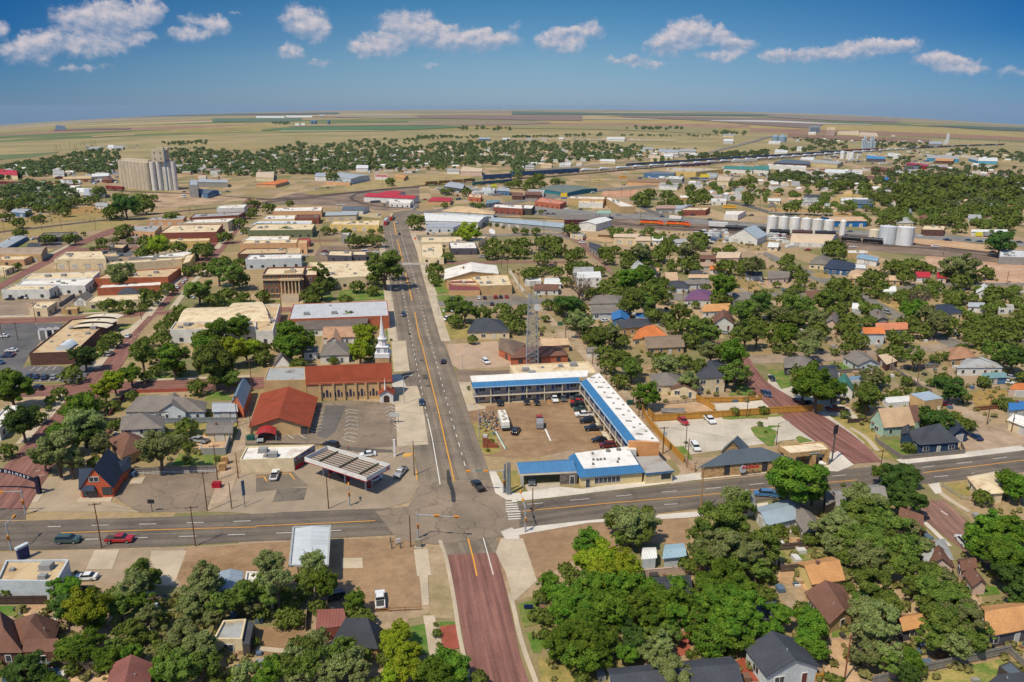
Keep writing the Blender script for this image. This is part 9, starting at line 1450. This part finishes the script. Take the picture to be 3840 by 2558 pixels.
T('11');p=G(1464,645);r_=thing('orange_sign','small orange roadworks sign at the side street','sign',p);m=MB();m.box((p.x,p.y,1.8),(1.5,.08,1.5));part(m,'panel',PL((240,90,40)),r_);m=MB();m.tube(p,p+V3((0,0,1.2)),.06);part(m,'post',DARK(),r_);T('11');p=G(2160,610);r_=thing('satellite_dish','large white satellite dish behind the clinic','dish',p);m=MB();m.tube(p,p+V3((0,0,3)),.25);part(m,'pedestal',PL((190,186,180)),r_);m=MB();m.tube(p+V3((0,0,3)),p+V3((.8,-1.2,4.4)),.5,20,r2=2.6);part(m,'dish',PL((232,230,226)),r_)
T('12');Q=[up3(G(x,y,6),0)for x,y in pts('765,392 905,395 912,368 800,366')];r_=thing('fuel_canopy','pale green flat fuel canopy on slim posts by the highway','canopy',sum(Q,V3())/4);m=MB();m.slab([up3(p,6.2)for p in Q],.7);part(m,'canopy_roof',PL((150,176,160)),r_);m=MB();[m.tube(up3(p,0),up3(p,5.6),.2)for p in inset(Q,1.5)];part(m,'posts',DARK(),r_)
Q=[up3(G(x,y,4.6),0)for x,y in pts('480,446 770,446 790,415 495,405')];T('12');r_=thing('timber_trestle','x','store',sum(Q,V3())/4);bpy.data.objects.remove(r_)if 0 else r_.__setitem__('label','low flat shed with dark red timber front beside the tracks');m=MB();m.slab([up3(p,4)for p in Q],4);part(m,'timber_wall',M('planks',(96,52,50)),r_);m=MB();m.slab([up3(p,4.3)for p in Q],.25);part(m,'roof',M('flat',(130,122,116)),r_)
T('31');Q=[up3(G(x,y,4.7),0)for x,y in pts('308,500 660,500 682,135 345,150')];r_=thing('metal_canopy','open steel canopy with ridged silver roof beside the highway','canopy',sum(Q,V3())/4);landmark('silver metal canopy',Q[0]);m=MB();m1,m2=(Q[0]+Q[1])/2,(Q[2]+Q[3])/2;m.slab([up3(Q[0],4.6),up3(m1,5.),up3(m2,5.),up3(Q[3],4.6)],.1);m.slab([up3(m1,5.),up3(Q[1],4.6),up3(Q[2],4.6),up3(m2,5.)],.1);part(m,'roof',M('metal',(206,212,214)),r_)
m=MB()
for i in range(4):a,b_=Q[i],Q[(i+1)%4];m.tube(up3(a,4.75),up3(b_,4.75),.28,4)
part(m,'rim',PL((170,172,170)),r_)
for t in(.08,.5,.92):
 for s in(.2,.8):p=lp(lp(Q[0],Q[1],s),lp(Q[3],Q[2],s),t);m=MB();m.tube(up3(p,0),up3(p,4.6),.16);part(m,'column',PL((150,152,150)),r_)
bk=bpy.data.objects['bank_building'];T('20');a,b_=G(525,190),G(660,185);a.z=b_.z=0;d=(b_-a).normalized();L=(b_-a).length;n=V3((d.y,-d.x,0));m=MB();N=10;arc=[up3(a+d*L*i/N,5.2+1.6*sin(pi*i/N))for i in range(N+1)]
m.poly([up3(a,0),up3(b_,0)]+arc[::-1]);bk_=[p-n*8 for p in arc]
for i in range(N):m.poly([arc[i],arc[i+1],bk_[i+1],bk_[i]])
m.poly([up3(a-n*8,0),up3(a,0),arc[0],bk_[0]]);part(m,'arched_entrance',PL((206,216,222)),bk);window(a,b_,L*.5,2.4,.1,2.5,bk,'door',WHITE())
T('10')
for k,(x,y)in enumerate(((840,1430),(895,1385),(948,1340))):
 c=G(x,y,5);m=MB();N=12
 for i in range(N):
  t0,t1=i/N,(i+1)/N;x0,x1=-7.5+15*t0,-7.5+15*t1;z0,z1=4.7+1.*sin(pi*t0)**.6,4.7+1.*sin(pi*t1)**.6;dv=V3((.1,1,0))*2.6;ux=V3((1,.1,0));p0,p1=up3(c+ux*x0,z0),up3(c+ux*x1,z1);m.poly([p0-dv,p1-dv,p1+dv,p0+dv])
 m.cyl((c.x,c.y),1.2,5.6,6.2,12,r2=.8);part(m,'shell_vault',PL((222,208,182)),bk)
Q=[up3(G(x,y,4),0)for x,y in pts('345,1470 560,1455 600,1395 340,1400')];r_=thing('arcade_canopy','grey roofed bank drive-in canopy with white half-round arches','canopy',sum(Q,V3())/4);m=MB();m1,m2=(Q[0]+Q[3])/2,(Q[1]+Q[2])/2;m.slab([up3(Q[0],3.8),up3(Q[1],3.8),up3(m2,5.2),up3(m1,5.2)],.2);m.slab([up3(Q[2],3.8),up3(Q[3],3.8),up3(m1,5.2),up3(m2,5.2)],.2);part(m,'roof',M('shingle',(104,102,104)),r_);d=(Q[1]-Q[0]).normalized();n=V3((d.y,-d.x,0))
for t in(.2,.5,.8):c=lp(Q[0],Q[1],t)+n*.1;m=MB();m.poly([up3(c+d*1.5*cos(pi*i/10),3.9+1.3*sin(pi*i/10))for i in range(11)]);part(m,'white_arch',WS,r_)
m=MB();[m.box((p.x,p.y,1.9),(.7,.7,3.8))for t in(.05,.35,.65,.95)for p in(lp(Q[0],Q[1],t),)];part(m,'piers',WS,r_)
# ---- air
mb=MB();Z0,Z1=-1400,130;mb.prism([(-34000,-4000),(34000,-4000),(34000,34500),(-34000,34500)],Z0,Z1,0,True,True);hz=bpy.data.materials.new('haze');hz.use_nodes=True;nt2=hz.node_tree;nt2.nodes.remove(nt2.nodes['Principled BSDF']);pv=nt2.nodes.new('ShaderNodeVolumePrincipled');pv.inputs['Color'].default_value=(.47,.68,.92,1);pv.inputs['Density'].default_value=HAZE;pv.inputs['Anisotropy'].default_value=0;nt2.links.new(pv.outputs[0],nt2.nodes['Material Output'].inputs['Volume'])
if HAZE>0:struct(mb,'haze',hz,'stuff')
# ---- labels that say where a thing stands
ORD=['','second ','third ','fourth ','fifth ','sixth ','seventh ','eighth ','ninth ','tenth ','eleventh ','twelfth ','thirteenth ','fourteenth ','fifteenth ','sixteenth ','seventeenth ','eighteenth ','nineteenth ','twentieth ']
groups={}
for o,desc in LABELS:
 p=o.location;nm,lp_=min(LM,key=lambda l:(l[1].xy-p.xy).length);dx,dy=p.x-lp_.x,p.y-lp_.y
 rel=('to the right of' if dx>0 else 'to the left of')if abs(dx)>abs(dy)else('behind' if dy>0 else 'in front of');groups.setdefault((desc,rel,nm),[]).append(((p.xy-lp_.xy).length,o))
for(desc,rel,nm),L_ in groups.items():
 L_.sort(key=lambda a:a[0])
 for i,(dd,o)in enumerate(L_):
  base=desc.replace('grey shingle','grey').replace('wooden ','')
  if len(L_)==1:s_='%s %s the %s'%(base,rel,nm)
  else:s_='%s, %snearest %s the %s'%(base,ORD[min(i,19)],rel,nm)
  w_=s_.split();o['label']=' '.join(w_)if len(w_)<=16 else ' '.join(s_.replace(' flat','').replace(' gabled','').replace(' leafy','').split()[:16])
